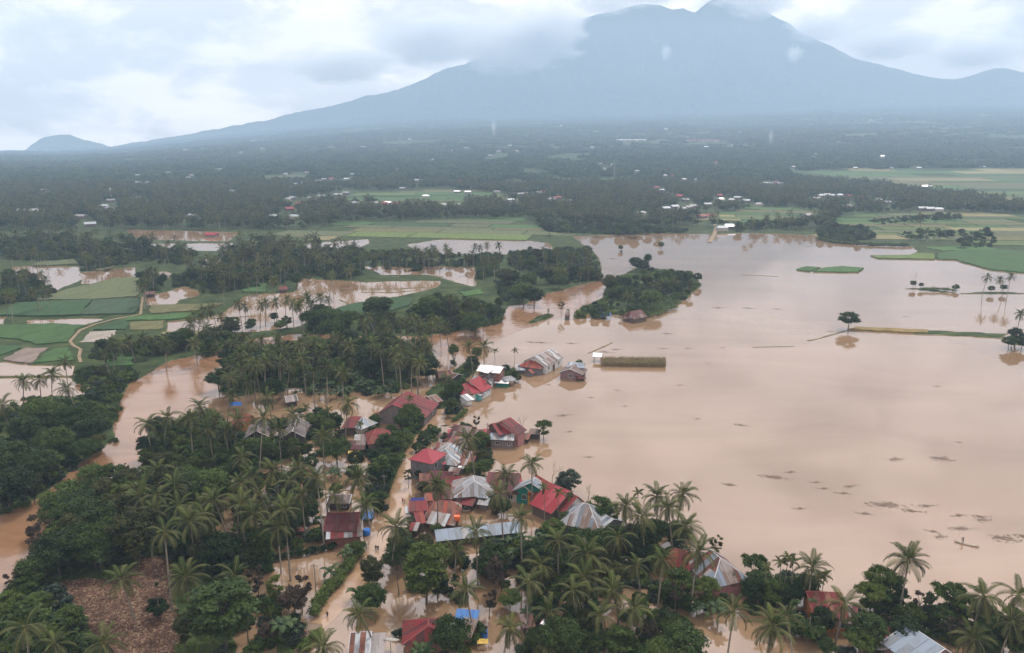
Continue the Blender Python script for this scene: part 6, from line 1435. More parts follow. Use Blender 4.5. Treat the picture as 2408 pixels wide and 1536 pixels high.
house('house', 'wide maroon roof house with cream wall left of the yellow house', 'house', 'wide maroon roof house', [Wg((1152, 1111), (1220, 1114), 5.2, 6.4, 2.2, 3.0, ['maroon', 'maroon', 'red'], 'cream', win=[('F', .8, 1.6, 1.2, 1.2)]), Wg((1206, 1124), (1222, 1123), 3.6, 3.4, .1, 2.7, ['rust', 'oldzinc', 'pink'], 'darkwood', shed=True)])
house('house', 'small house with yellow front, green gable and pale blue roof', 'house', 'yellow and green house',
    [Wg((1249.5, 1134.5), (1257, 1124), 6.3, 4.4, 4.4, 3.8, ['bluezinc', 'zinc'], 'green', win=[('L', .28, 1.9, 1.2, 1.6)]), Wg((1233.5, 1143), (1240, 1135), 5.0, 2.4, 2.6, 3.5, ['bluezinc', 'zinc'], 'yellow', win=[('L', .5, 1.9, 1.1, 1.3)])])
house('house', 'orange red roof house right behind the yellow and green house', 'house', 'orange red roof behind the yellow house', [Wg((1263, 1118), (1290, 1134), 5.8, 4.6, 3.0, 3.2, ['orange', 'orange', 'red'], 'brick')])
house('long_house', 'long bright red roof house sloping toward the lake', 'house', 'long bright red roof house', [Wg((1294, 1136), (1339, 1155), 6.2, 6.6, 3.0, 3.0, ['bright', 'bright', 'pink'], 'wood', sw=1.3), Wg((1346, 1163), (1356, 1167), 5.0, 5.0, 2.4, 2.8, ['bright', 'red'], 'white')])
house('house', 'orange and maroon patched roofs beside the flooded street below the pink house', 'house', 'patched orange and maroon street roofs',
    [Wg((1016, 1108), (1064, 1110), 4.2, 2.6, 2, 3.2, ['maroon', 'maroon', 'brown'], 'wood'), Wg((989, 1113), (1006, 1112), 3.4, 2.4, .1, 2.4, ['orange', 'rust'], 'wood', shed=True), Wg((1052, 1122), (1082, 1121), 4.0, 3.4, 1.4, 2.6, ['red', 'red', 'maroon'], 'wood'), Wg((998, 1128), (1012, 1127), 3.0, 2.4, .1, 2.2, ['red', 'orange'], 'wood', shed=True), Wg((1048, 1146), (1066, 1146), 3.6, 3.4, 1.6, 2.6, ['maroon', 'brown'], 'darkwood')])
house('row_house', 'long row of rusty red and grey roofs beside the flooded street', 'house', 'rusty red street row',
    [Wg((966, 1180), (1000, 1178), 4.0, 2.4, 1.0, 3.1, ['red', 'red', 'rust'], 'wood', sw=1.3), Wg((956, 1191), (1002, 1187), 3.2, 1.4, .1, 2.7, ['oldzinc', 'zinc', 'rust'], 'grey', shed=True), Wg((958, 1196), (980, 1194), 2.9, 1.8, .1, 2.2, ['oldzinc', 'fibre'], 'grey', shed=True), Wg((984, 1192), (1010, 1190), 3.1, 1.6, .1, 2.5, ['red', 'red'], 'wood', shed=True), Wg((1022, 1178), (1060, 1178), 4.6, 4.4, 2.4, 2.7, ['rust', 'rust', 'orange', 'oldzinc'], 'wood', (1.5, 2))])
house('house', 'orange red tiled little roofs and grey sheet roof at the street corner', 'house', 'orange and grey street corner house',
    [Wg((978, 1206), (990, 1204), 3.9, 2.6, 2.2, 2.8, ['orange', 'orange', 'red'], 'wood'), Wg((1020, 1203), (1056, 1209), 3.6, 3.0, .2, 2.5, ['zinc', 'zinc', 'oldzinc'], 'brick', shed=True, win=[('F', .3, 1.2, 1.0, 1.0)]), Wg((1060, 1215), (1073, 1217), 3.0, 1.8, .1, 2.4, ['rust', 'oldzinc'], 'wood', shed=True), Wg((972, 1228), (984, 1229), 2.8, 1.8, .1, 2.3, ['red', 'zinc'], 'darkwood', shed=True)])
house('long_shed', 'very long low pale zinc shed behind the front palms', 'shed', 'long pale zinc shed', [Wg((1026, 1246), (1216, 1226), 3.2, 2.6, .3, 2.3, ['bluezinc', 'bluezinc', 'zinc'], 'wood', shed=True, sw=1.5)])
house('house', 'large shiny zinc pyramid roof house among palms at the lake', 'house', 'shiny zinc pyramid house', [Wg((1374, 1184), (1384, 1186), 6.6, 5.0, 4.6, 3.2, ['zinc', 'bluezinc', 'zinc', 'oldzinc'], 'grey', (4.2, 4.2)), Wg((1418, 1208), (1440, 1220), 4.4, 4.4, 3.4, 2.8, ['zinc', 'bluezinc'], 'grey')])
house('house', 'red ribbed hip roof house at the bottom edge', 'house', 'red ribbed hip roof house', [Wg((1007.5, 1472), (1007, 1457), 5.4, 4.3, 4.3, 3.2, ['red', 'red', 'maroon'], 'brick', (3.4, 1.0), sw=.8)])
house('shack', 'huddle of blue and white sheet roofs behind the dark bottom tree', 'house', 'blue sheet roof huddle', [Wg((1080, 1432), (1122, 1435), 3.6, 2.6, .2, 3.0, ['blue'], 'mauve', shed=True), Wg((1052, 1463), (1082, 1466), 3.9, 3.2, 1.5, 2.8, ['white', 'zinc', 'oldzinc'], 'brick'), Wg((1098, 1452), (1120, 1456), 3.2, 3.2, .2, 2.4, ['maroon', 'oldzinc', 'zinc'], 'brick', shed=True)])
house('shack', 'small white and rust roofed shack among bottom palms', 'shed', 'small white and rust shack', [Wg((1296, 1432), (1320, 1440), 3.4, 3.0, 1.4, 2.5, ['white', 'rust', 'white', 'red'], 'wood')])
house('house', 'rusty and silver patched roof house behind the bottom palm beside the road', 'house', 'rusty silver patched house', [Wg((830, 1488), (868, 1486), 4.2, 3.8, 1.8, 2.8, ['rust', 'rust', 'oldzinc', 'zinc'], 'wood'), Wg((866, 1490), (902, 1488), 3.6, 3.4, .3, 2.6, ['zinc', 'zinc', 'oldzinc'], 'grey', shed=True, win=[('F', .5, 1.2, 1, 1)])])
house('house', 'brick house with dark maroon roof and grey lean-to beside the flooded road', 'house', 'brick house with dark maroon roof', [Wg((774, 1206), (843, 1205), 5.4, 4.6, 1.2, 3.6, ['maroon', 'maroon'], 'brick'), Wg((772, 1246), (846, 1240), 3.5, 2.0, .2, 2.9, ['zinc', 'zinc', 'red'], 'brick', shed=True), Wg((752, 1222), (764, 1218), 3.0, 2.4, .2, 2.4, ['oldzinc', 'rust'], 'wood', shed=True)])
house('shack', 'small brown plank shack in the flooded garden', 'shed', 'brown plank garden shack', [Wg((778, 1163), (823, 1163), 3.2, 2.2, 1.4, 2.4, ['fibre', 'brown'], 'darkwood', win=[('F', .75, 1.2, 1.2, 1.0)])])
house('kiosk', 'tiny blue roofed kiosk at the flooded road edge', 'kiosk', 'blue roofed kiosk', [Wg((852, 1194), (872, 1192), 3.0, 1.6, .3, 2.5, ['bluezinc', 'zinc'], 'greywood', shed=True), Wg((856, 1205), (874, 1203), 2.6, 1.4, .1, 2.0, ['blue'], 'greywood', shed=True, walls=False)])
house('house', 'house with half red half zinc roof above the flooded garden', 'house', 'half red half zinc house', [Wg((825, 980), (846, 980), 4.8, 4.0, 2.4, 3.0, ['red', 'maroon'], 'wood', (1.5, 0)), Wg((849, 981), (856, 983), 4.7, 3.8, 2.4, 3.0, ['zinc', 'bluezinc'], 'cream', (0, 2.6))])
house('house', 'red hip house with dark eyebrow gable and plum lean-to', 'house', 'red house with eyebrow gable',
    [Wg((884, 1009), (894, 1008), 6.4, 4.6, 3.6, 4.0, ['red', 'orange', 'red'], 'mauve', (2.6, 2.8), win=[('F', .35, 2.2, 1.2, 1.2)]), Wg((838, 1022), (864, 1021), 3.4, 2.8, .3, 2.9, ['oldzinc', 'zinc'], 'wood', shed=True), Wg((818, 1036), (860, 1036), 3.2, 3.4, .3, 2.4, ['maroon', 'brown', 'maroon'], 'darkwood', shed=True), Wg((905, 1038), (914, 1035), 3.2, 3, .3, 2.4, ['maroon', 'brown'], 'mauve', shed=True)])
house('house', 'left of two grey fibre gabled houses behind the garden', 'house', 'left grey fibre gabled house', [Wg((602, 1013), (612, 988), 4.6, 3.3, 3.3, 2.7, ['fibre', 'fibre', 'brown'], 'darkwood')])
house('house', 'right of two grey fibre gabled houses behind the garden', 'house', 'right grey fibre gabled house', [Wg((688, 1013), (699, 983), 4.8, 3.2, 3.6, 2.8, ['fibre', 'fibre'], 'darkwood', door=[('L', .5, 1.0, 1.2, 2.0)])])
house('house', 'orange roofed house at the river side of the grey gables', 'house', 'orange roofed river side house', [Wg((570, 972), (588, 976), 4.6, 4.2, 2.0, 2.7, ['orange', 'orange', 'red'], 'orange')])
house('shack', 'small grey sheet roof hut below the main grove', 'shed', 'small grey hut below the grove', [Wg((672, 932), (694, 929), 3.2, 2.8, 1.4, 2.2, ['fibre', 'oldzinc'], 'darkwood')])
house('house', 'pink walled house with rust striped grey hip roof at the lake', 'house', 'pink walled hip roof house', [Wg((1671, 1293), (1694, 1313), 6.4, 4.6, 4.0, 3.4, ['oldzinc', 'oldzinc', 'rust', 'bluezinc'], 'pink', (1.0, 4.2), stripe=True, sw=.9, win=[('F', .75, 1.8, 1.3, 1.4), ('F', .3, 1.8, 1.3, 1.4)])])
house('house', 'orange red roof half hidden left of the pink walled house', 'house', 'orange red roof left of the pink house', [Wg((1589, 1290), (1614, 1296), 4.8, 3.6, 2.4, 3.0, ['orange', 'red', 'orange'], 'brick', (1.5, 1.5))])
house('house', 'red roofed house with orange wall behind dark conical trees at right', 'house', 'red roofed house with orange wall', [Wg((1902, 1391), (1972, 1394), 5.4, 4.8, 2.2, 3.3, ['red', 'rust', 'red'], 'orange', win=[('F', .85, 1.7, 1.3, 1.3)]), Wg((1984, 1422), (2010, 1428), 3.4, 3.4, 1.4, 2.6, ['oldzinc', 'maroon'], 'mauve')])
house('house', 'flat blue grey gable roof house at the bottom right', 'house', 'blue grey roofed house at the bottom right', [Wg((2139, 1471), (2217, 1523), 5.2, 5.6, 2.4, 3.4, ['bluezinc', 'bluezinc'], 'mauve', sw=1.6), Wg((2078, 1474), (2112, 1478), 4.2, 3.4, 1.6, 2.9, ['maroon', 'maroon', 'pink'], 'mauve', win=[('F', .3, 1.4, 1.1, 1.1)])])
house('house', 'weathered maroon house on the near shore of the island', 'house', 'maroon island house', [Wg((1482, 733), (1506, 729), 5.2, 4.6, 3.6, 2.6, ['maroon', 'brown'], 'wood', (1.5, 0)), Wg((1470, 742), (1490, 743), 2.8, 2.6, .2, 2.1, ['maroon', 'brown'], 'wood', shed=True)])
house('hut', 'tiny brown hut in the water left of the island', 'hut', 'tiny brown lake hut', [Wg((1329, 737), (1339, 737), 3.2, 1.4, 1.4, 2.5, ['rust', 'brown'], 'wood')])
house('hut', 'tiny red hut under dark trees by the flooded paddy', 'hut', 'tiny red paddy hut', [Wg((657, 674), (672, 673), 3.6, 3.4, 2.4, 2.4, ['red', 'maroon'], 'wood')])
house('hut', 'open hut with white roof beside the standing corn', 'hut', 'white roofed corn hut', [Wg((1398, 830), (1414, 831), 3.2, 2.2, 1.0, 2.6, ['white'], 'wood', walls=False)])
house('hut', 'small dark red hut near the left palm clump by the path', 'hut', 'dark red path hut', [Wg((342, 686), (362, 685), 3.2, 2.6, 2, 2.2, ['maroon', 'brown'], 'darkwood')])

for k, (a, b, z, wf, wb, wall, pal, wm, lab) in enumerate([
    ((1008, 1092), (1022, 1090), 2.8, 2.0, .2, 2.2, ['rust', 'oldzinc'], 'wood', 'rusty lean-to right below the pink pyramid house'), ((1062, 1098), (1082, 1100), 3.0, 2.2, .2, 2.4, ['oldzinc', 'brown'], 'wood', 'grey lean-to between the rusty striped and patched roofs'),
    ((1084, 1148), (1098, 1150), 2.8, 2.2, .2, 2.2, ['maroon', 'rust'], 'wood', 'maroon shed left of the pale double hip house'), ((1132, 1168), (1150, 1170), 2.8, 2.0, .2, 2.2, ['oldzinc', 'zinc'], 'greywood', 'grey shed behind the front areca palms'),
    ((1150, 1148), (1172, 1150), 3.0, 2.4, .2, 2.3, ['rust', 'maroon'], 'wood', 'rusty shed between the double hip and yellow houses'), ((1228, 1018), (1246, 1020), 2.2, 2.2, .2, 1.7, ['oldzinc', 'rust', 'brown'], 'darkwood', 'half sunk shed right of the maroon lake house'),
    ((1250, 1008), (1270, 1010), 2.6, 2.0, .2, 2.2, ['fibre', 'oldzinc'], 'darkwood', 'grey half sunk shed at the village lake tip'), ((1000, 1160), (1020, 1158), 3.0, 2.0, .2, 2.4, ['rust', 'orange'], 'brick', 'orange rust roof above the violet tarpaulin'),
    ((1020, 1066), (1030, 1063), 2.6, 1.6, .2, 2.1, ['rust', 'pink'], 'wood', 'narrow pink rust lean-to behind the pink pyramid house'), ((640, 1186), (660, 1184), 2.4, 2.0, .2, 1.9, ['fibre', 'brown'], 'darkwood', 'low grey hut in the flooded gardens'), ((693, 1230), (715, 1228), 2.2, 2.0, .2, 1.7, ['orange', 'rust'], 'darkwood', 'sunken orange roof in the flooded gardens'),
    ((1470, 1470), (1490, 1474), 2.8, 2.0, .2, 2.2, ['rust', 'oldzinc'], 'wood', 'rusty shed among the bottom middle palms'), ((1225, 1445), (1245, 1442), 2.8, 2.2, .2, 2.2, ['rust', 'brown'], 'wood', 'brown shed right of the blue sheet huddle'), ((1512, 1262), (1530, 1266), 3.0, 2.2, .2, 2.4, ['maroon', 'pink'], 'wood', 'small maroon roof under the lakeside palms')]):
    house('shed', lab, 'shed', lab, [Wg(a, b, z, wf, wb, wall, pal, wm, shed=True)])
# far houses: too small to show parts
FHM = {}
def far_house_mesh(c, L, wd, seed):
    k = (c, seed)
    if k not in FHM:
        mb = MB(); h, rg = 3.4, 5.6
        mb.box((0, 0, h / 2 - .5), (L, wd, h + 1.0), 0)
        x, y_ = L / 2 + .5, wd / 2 + .6
        vs = [(-x, -y_, h), (x, -y_, h), (x, y_, h), (-x, y_, h), (-x + (1.8 if seed % 2 else 0), 0, rg), (x - (1.8 if seed % 2 else 0), 0, rg)]
        mb.add(vs, [(0, 1, 5, 4), (2, 3, 4, 5), (1, 2, 5), (3, 0, 4), (3, 2, 1, 0)], 1)
        FHM[k] = mb.mesh('far_house', [WM_['cream' if seed % 2 else 'greywood'], RM[{'g': 'zinc', 'w': 'white', 'r': 'bright', 'o': 'orange'}[c]]])
    return FHM[k]
FAR_OBJS = []
FCOL = dict(g='grey roofed', w='white roofed', r='red roofed', o='orange roofed')
for k, (x, y_, z, c, u, v) in enumerate(FARP):
    s = max(1.0, min(2.2, y_ / 2200.0))
    o = mobj('far_house', far_house_mesh(c, 11, 8, k % 3), None, (x, y_, z), (0, 0, RNG.uniform(-.6, .6)), s)
    zone = 'on the far slope under the mountain' if v < 345 else ('in the hazy middle of the plain' if v < 420 else 'among trees behind the lake and paddies')
    FAR_OBJS.append((o, x, y_, FCOL[c], zone))

# ------------------------------------------------------------------ small things
def plain(name, c, rough=0.6): return mat_noise(name, [(0.3, tuple(x * .8 for x in c)), (0.7, c)], 2, 4, rough)
M['tarp_blue'] = plain('blue_tarpaulin', (0.03, 0.14, 0.45), .5); M['tarp_violet'] = plain('violet_blue_tarpaulin', (0.11, 0.14, 0.42), .5); M['tarp_yellow'] = plain('yellow_tarpaulin', (0.55, 0.38, 0.08), .5)
M['dish'] = plain('dish_mesh_grey', (0.34, 0.33, 0.31)); M['pole'] = plain('grey_pole', (0.20, 0.18, 0.16)); M['boatwood'] = plain('pale_boat_wood', (0.42, 0.36, 0.28)); M['skin'] = plain('skin', (0.22, 0.12, 0.08)); M['hair'] = plain('dark_hair', (0.015, 0.012, 0.01))
M['shirt_red'] = plain('red_shirt', (0.35, 0.03, 0.03)); M['shirt_dark'] = plain('dark_shirt', (0.04, 0.04, 0.05)); M['shirt_tan'] = plain('tan_shirt', (0.40, 0.30, 0.2)); M['trousers'] = plain('dark_trousers', (0.05, 0.05, 0.065)); M['rubber'] = plain('black_rubber', (0.02, 0.02, 0.02)); M['bike_red'] = plain('motorbike_paint', (0.30, 0.02, 0.02), .3)
def tarp(u0, v0, u1, v1, z, mt, label, sag=0.35):
    A, B, C_, D = G(u0, v0, z), G(u1, v0, z), G(u1, v1, z * .75), G(u0, v1, z * .75); c = (A + B + C_ + D) / 4; n = 7; vs, fs = [], []
    r = random.Random(u0)
    for i in range(n + 1):
        for j in range(n + 1):
            s, t = i / n, j / n; p = A.lerp(B, s).lerp(D.lerp(C_, s), t) - c; p.z -= sag * 4 * s * (1 - s) * 4 * t * (1 - t) * .5 + r.uniform(-.07, .07); vs.append(p)
    for i in range(n):
        for j in range(n): fs.append((i * (n + 1) + j, (i + 1) * (n + 1) + j, (i + 1) * (n + 1) + j + 1, i * (n + 1) + j + 1))
    root = empty('tarpaulin', (c.x, c.y, 0))
    mobj('sheet', mesh('tarpaulin', vs, fs, mt), root, (0, 0, c.z))
    for k in (0, n, n * (n + 1), (n + 1) ** 2 - 1):
        mb = MB(); hh = vs[k].z + c.z; mb.tube([(vs[k].x, vs[k].y, -1), (vs[k].x, vs[k].y, hh - .02)], [.05, .05], 5); mb.obj('post', M['pole'], root)
    tag(root, label, 'tarpaulin')
tarp(538, 945, 568, 954, 2.2, M['tarp_blue'], 'blue tarpaulin at the river edge below the main grove'); tarp(966, 1170, 998, 1181, 4.6, M['tarp_violet'], 'violet blue tarpaulin over the rusty street row')
tarp(818, 1060, 845, 1068, 2.0, M['tarp_yellow'], 'yellow tarpaulin beside the plum lean-to'); tarp(822, 1070, 840, 1076, 1.4, M['tarp_yellow'], 'lower yellow tarpaulin at the garden edge'); tarp(1122, 1502, 1148, 1514, 1.6, M['tarp_yellow'], 'yellow tarpaulin beside the blue barrel at the bottom'); tarp(1412, 735, 1436, 744, 2.2, M['tarp_blue'], 'blue tarpaulin shelter on the island shore')
def dish(u, v, z, rad, az, label):
    p = G(u, v, z); root = empty('satellite_dish', (p.x, p.y, 0), az)
    vs, fs = [(0, 0, 0)], []; nr3, ns = 4, 18
    for i in range(1, nr3 + 1):
        for k in range(ns): a = 2 * math.pi * k / ns; q = rad * i / nr3; vs.append((q * math.cos(a), q * math.sin(a), 0.22 * q * q / rad))
    for k in range(ns): fs.append((0, 1 + k, 1 + (k + 1) % ns))
    for i in range(nr3 - 1):
        for k in range(ns): b0, b1 = 1 + i * ns, 1 + (i + 1) * ns; fs.append((b0 + k, b1 + k, b1 + (k + 1) % ns, b0 + (k + 1) % ns))
    bowl = mobj('bowl', mesh('dish_bowl', vs, fs, M['dish'], smooth=True), root, (0, 0, z), (math.radians(-28), 0, 0))
    for k in range(3):
        a = k * 2.094; mb = MB(); mb.tube([(rad * .9 * math.cos(a), rad * .9 * math.sin(a), .2 * rad), (0, 0, rad * .8)], [.02, .02], 4); mb.obj('strut', M['pole'], bowl)
    mb = MB(); mb.box((0, 0, rad * .8), (.16, .16, .2)); mb.obj('receiver', M['pole'], bowl)
    mb = MB(); mb.tube([(0, 0, -1.2), (0, 0, z)], [.06, .05], 6); mb.obj('mast', M['pole'], root)
    tag(root, label, 'dish')
for q in [(956, 1035, 1.8, 1.5, .3, 'grey satellite dish in the hedge left of the flooded street'), (1016, 1041, 3.0, 1.4, -.4, 'grey satellite dish beside the striped shed'), (1035, 1029, 3.4, 1.5, .6, 'upright satellite dish at the street bend'), (1046, 1003, 3.0, 1.4, .2, 'pale satellite dish at the upper street end'), (1094, 1203, 3.6, 1.5, .1, 'cream satellite dish behind the street corner house'), (918, 1508, 2.4, 1.6, -.2, 'wire satellite dish standing in the water at the bottom'), (2075, 1528, 2.6, 1.5, .3, 'round satellite dish at the bottom right house'), (983, 1146, 3.0, 1.4, .5, 'satellite dish among the patched street roofs'), (1065, 1006, 5.4, 1.3, .3, 'dish on the maroon roof with the pink porch')]: dish(*q)
def barrel(u, v, mt, label, r0=.45, h=1.1, z=0):
    p = G(u, v, .5); mb = MB(); mb.tube([(0, 0, -.3), (0, 0, 0), (0, 0, h * .3), (0, 0, h * .6), (0, 0, h)], [r0 * .95, r0, r0 * 1.05, r0 * 1.05, r0 * .95], 14); root = empty('water_barrel', (p.x, p.y, z)); mb.obj('drum', mt, root, True)
    mb = MB(); mb.tube([(0, 0, h), (0, 0, h + .06)], [r0 * .9, r0 * .85], 14); mb.obj('lid', mt, root); tag(root, label, 'barrel')
barrel(862, 1252, M['tarp_blue'], 'large blue water barrel beside the brick house', .9, 1.3); barrel(1138, 1494, M['tarp_blue'], 'blue water barrel at the bottom huddle', .7, 1.5)
M['orange_box'] = plain('orange_crate', (0.75, 0.16, 0.06)); p = G(1075, 1218, 3.2); mb = MB(); mb.box((0, 0, 0), (1.3, 1.0, 1.1)); mb.box((0, 0, .6), (1.4, 1.1, .1)); tag(mb.obj('water_tank', M['orange_box'], loc=(p.x, p.y, 3.1)), 'small orange tank beside the rusty lean-to', 'tank')
# poles
for u, v0, v1, lab in [(743, 1327, 1393, 'thin grey power pole beside the flooded garden'), (1147, 1000, 1045, 'leaning pole beside the maroon lake house'), (905, 1120, 1165, 'wooden pole at the street hedge')]:
    b = G(u, v1, 0); d = (b.y / CP); h = (v1 - v0) / FPX * d * 1.25; root = empty('power_pole', (b.x, b.y, 0)); mb = MB(); mb.tube([(0, 0, -1), (0, 0, h)], [.12, .09], 7); mb.obj('shaft', M['pole'], root); mb = MB(); mb.box((0, 0, h - .5), (1.6, .1, .12)); mb.obj('cross_arm', M['pole'], root); tag(root, lab, 'pole')
# hedges
def hedge(name, pts, w, h, n, mt, label, z=0.2, leaf=.26):
    rng = np.random.default_rng(len(label)); P = [G(*q, 0.5) for q in pts]; o = P[0]; cl = []
    for a, b in zip(P[:-1], P[1:]):
        m = max(1, int((b - a).length / 1.1))
        for i in range(m):
            q = a.lerp(b, i / m) - o; cl.append((np.array([q.x + rng.normal() * w * .18, q.y + rng.normal() * w * .18, h * .5]), (w * .55, w * .55, h * .6 * rng.uniform(.7, 1.2))))
    ob = mobj(name, quads_mesh(name, leaf_cloud(cl, n, leaf, rng), M[mt]), loc=(o.x, o.y, z)); tag(ob, label, 'hedge'); return ob
hedge('hedge', [(853, 1289), (835, 1312), (818, 1335), (795, 1365), (765, 1402), (738, 1440), (725, 1455)], 2.0, 1.7, 9000, 'leaf_light', 'bright green hedge along the left side of the flooded road')
hedge('hedge', [(640, 1312), (700, 1305), (760, 1292), (800, 1280)], 1.2, 1.2, 3500, 'leaf_dark', 'dark hedge behind the flooded lower garden'); hedge('hedge', [(560, 1325), (640, 1312)], 1.6, 1.4, 2200, 'leaf_dark', 'short dark hedge left of the flooded lower garden')
hedge('hedge', [(1068, 988), (1085, 975), (1097, 964)], 1.2, 1.0, 2200, 'leaf_mid', 'trimmed green hedge strip in the water at the street end'); hedge('hedge', [(962, 1030), (945, 1058), (930, 1090), (914, 1130), (904, 1160)], 2.6, 2.4, 7500, 'leaf_mid', 'thick hedge along the left side of the village street')
hedge('hedge', [(1155, 1030), (1200, 1031), (1235, 1026), (1262, 1018)], 1.6, .8, 2500, 'leaf_mid', 'low weeds along the maroon lake house'); hedge('hedge', [(930, 1492), (960, 1484)], 1.0, 1.0, 900, 'leaf_dark', 'short hedge left of the red ribbed roof'); hedge('hedge', [(1440, 735), (1500, 748), (1545, 740), (1590, 722)], 3, 1.6, 5200, 'leaf_light', 'light scrub fringe along the island shore'); hedge('hedge', [(2170, 683), (2215, 683), (2250, 687)], 3, 2.2, 2600, 'leaf_mid', 'reedy hedge on the small right islet')
hedge('hedge', [(1927, 563), (1966, 571), (2048, 576.5), (2137, 578.5)], 5, 2.4, 5000, 'leaf_mid', 'dark green brush along the far right lake shore', leaf=.6); hedge('hedge', [(640, 1500), (690, 1480)], 3, 2.0, 3000, 'leaf_mid', 'leafy verge left of the muddy road end'); hedge('hedge', [(700, 1536), (745, 1490)][::-1], 1.6, 1.2, 1500, 'leaf_light', 'green verge beside the muddy road end')
# standing corn
rng = np.random.default_rng(8); A, B, C_, D = G(1414, 857, 1), G(1566, 859, 1), G(1566, 842, 1.5), G(1414, 841, 1.5); cV = []
for i in range(3200):
    s, t = rng.random(), rng.random(); q = A.lerp(B, s).lerp(D.lerp(C_, s), t); H_ = rng.uniform(1.2, 2.5)
    for k in range(4):
        a = rng.uniform(0, 6.28); zz_ = H_ * (.35 + .2 * k); L_ = rng.uniform(.3, .6); dv = np.array([math.cos(a), math.sin(a), .6]) * L_; p0 = np.array([q.x - A.x, q.y - A.y, zz_]); sd_ = np.array([-math.sin(a), math.cos(a), 0]) * .06
        cV.append([p0 - sd_, p0 + sd_, p0 + dv + sd_ * .3, p0 + dv - sd_ * .3])
    p0 = np.array([q.x - A.x, q.y - A.y, -.4]); cV.append([p0 + [-.03, 0, 0], p0 + [.03, 0, 0], p0 + [.02, 0, H_ + .5], p0 + [-.02, 0, H_ + .5]])
tag(mobj('corn_crop', quads_mesh('corn_crop', np.array(cV), M['corn']), loc=(A.x, A.y, 0)), 'rectangular block of dry standing corn in the lake', 'corn', kind='stuff')
# floating debris
M['debris'] = mat_noise('wet_floating_plants', [(0.3, (0.10, 0.075, 0.058)), (0.7, (0.21, 0.155, 0.115))], 1.5)
def debris_mesh(seed, n, L, wd):
    rng = np.random.default_rng(seed); V = []
    for i in range(n):
        x, y_ = rng.normal() * L * .35, rng.normal() * wd * .33; a = rng.normal() * .7; l_, w_ = rng.uniform(.15, .6), rng.uniform(.04, .16); z = rng.uniform(.015, .09)
        d, e = np.array([math.cos(a), math.sin(a), 0]) * l_, np.array([-math.sin(a), math.cos(a), 0]) * w_; c = np.array([x, y_ + .15 * math.sin(x), z]); V.append([c - d, c - e, c + d + [0, 0, .03], c + e])
    return quads_mesh('floating_debris', np.array(V), M['debris'])
DEB = [debris_mesh(1, 130, 5.0, 1.8), debris_mesh(2, 60, 3.0, 1.0), debris_mesh(3, 26, 1.7, .6), debris_mesh(4, 90, 4.0, 1.9)]
DL = [(1326, 977, 1, 1.0), (1743, 1000, 1, .9), (2104, 1080, 3, .8), (2212, 1078, 3, 1.1), (1820, 1122, 0, .9), (1720, 1141, 2, 1), (1920, 1134, 2, .9), (2000, 1144, 1, .8), (1938, 1149, 2, 1), (1985, 1160, 2, 1.2), (2085, 1187, 0, 1.2), (2180, 1190, 1, .9), (2145, 1202, 1, 1), (2035, 1208, 2, 1.2), (1882, 1196, 2, 1), (1715, 1139, 2, 1), (2260, 1243, 0, .7), (2310, 1222, 3, .7), (2305, 1215, 1, .8), (2210, 1262, 3, .6), (2195, 1250, 2, 1), (2360, 1265, 3, 1.1), (2255, 1212, 2, 1.2), (2410, 1262, 1, 1), (1860, 1110, 2, 1), (1640, 985, 2, .8), (1600, 906, 2, .9), (2203, 909, 2, 1), (2130, 745, 1, .8), (1666, 854, 2, .8), (1470, 955, 2, .8), (1390, 935, 2, .9), (1452, 918, 2, .8), (1290, 905, 2, .9), (1340, 1015, 2, .9), (1385, 1075, 2, .9), (2255, 1040, 2, .8), (1560, 820, 1, .9), (1620, 819, 1, .8), (1700, 818, 2, 1), (1450, 822, 1, 1), (1424, 828, 1, 1.1), (1275, 806, 1, 1.2), (1345, 808, 1, 1), (1250, 805, 1, 1), (1500, 777, 2, .9), (1570, 785, 1, 1), (1955, 780, 1, .9), (1760, 725, 1, 1.2), (1690, 724, 1, 1.3), (1830, 727, 1, 1), (1490, 630, 1, 1.4), (1440, 608, 1, 1.6), (1900, 580, 1, 1.5), (1940, 580, 1, 1.5), (1100, 955, 1, .8), (1130, 945, 1, .8), (690, 1340, 3, .5), (545, 1428, 2, 1)]
for k, (u, v, i, s) in enumerate(DL):
    p = G(u, v); o = mobj('floating_debris', DEB[i], None, (p.x, p.y, 0.0), (0, 0, RNG.uniform(-.35, .35) - .15), s * (1 + p.y / 2500))
    PLANTS.append((o, 'dark raft of floating debris', p.x, p.y, None, 'floating debris', 'debris'))
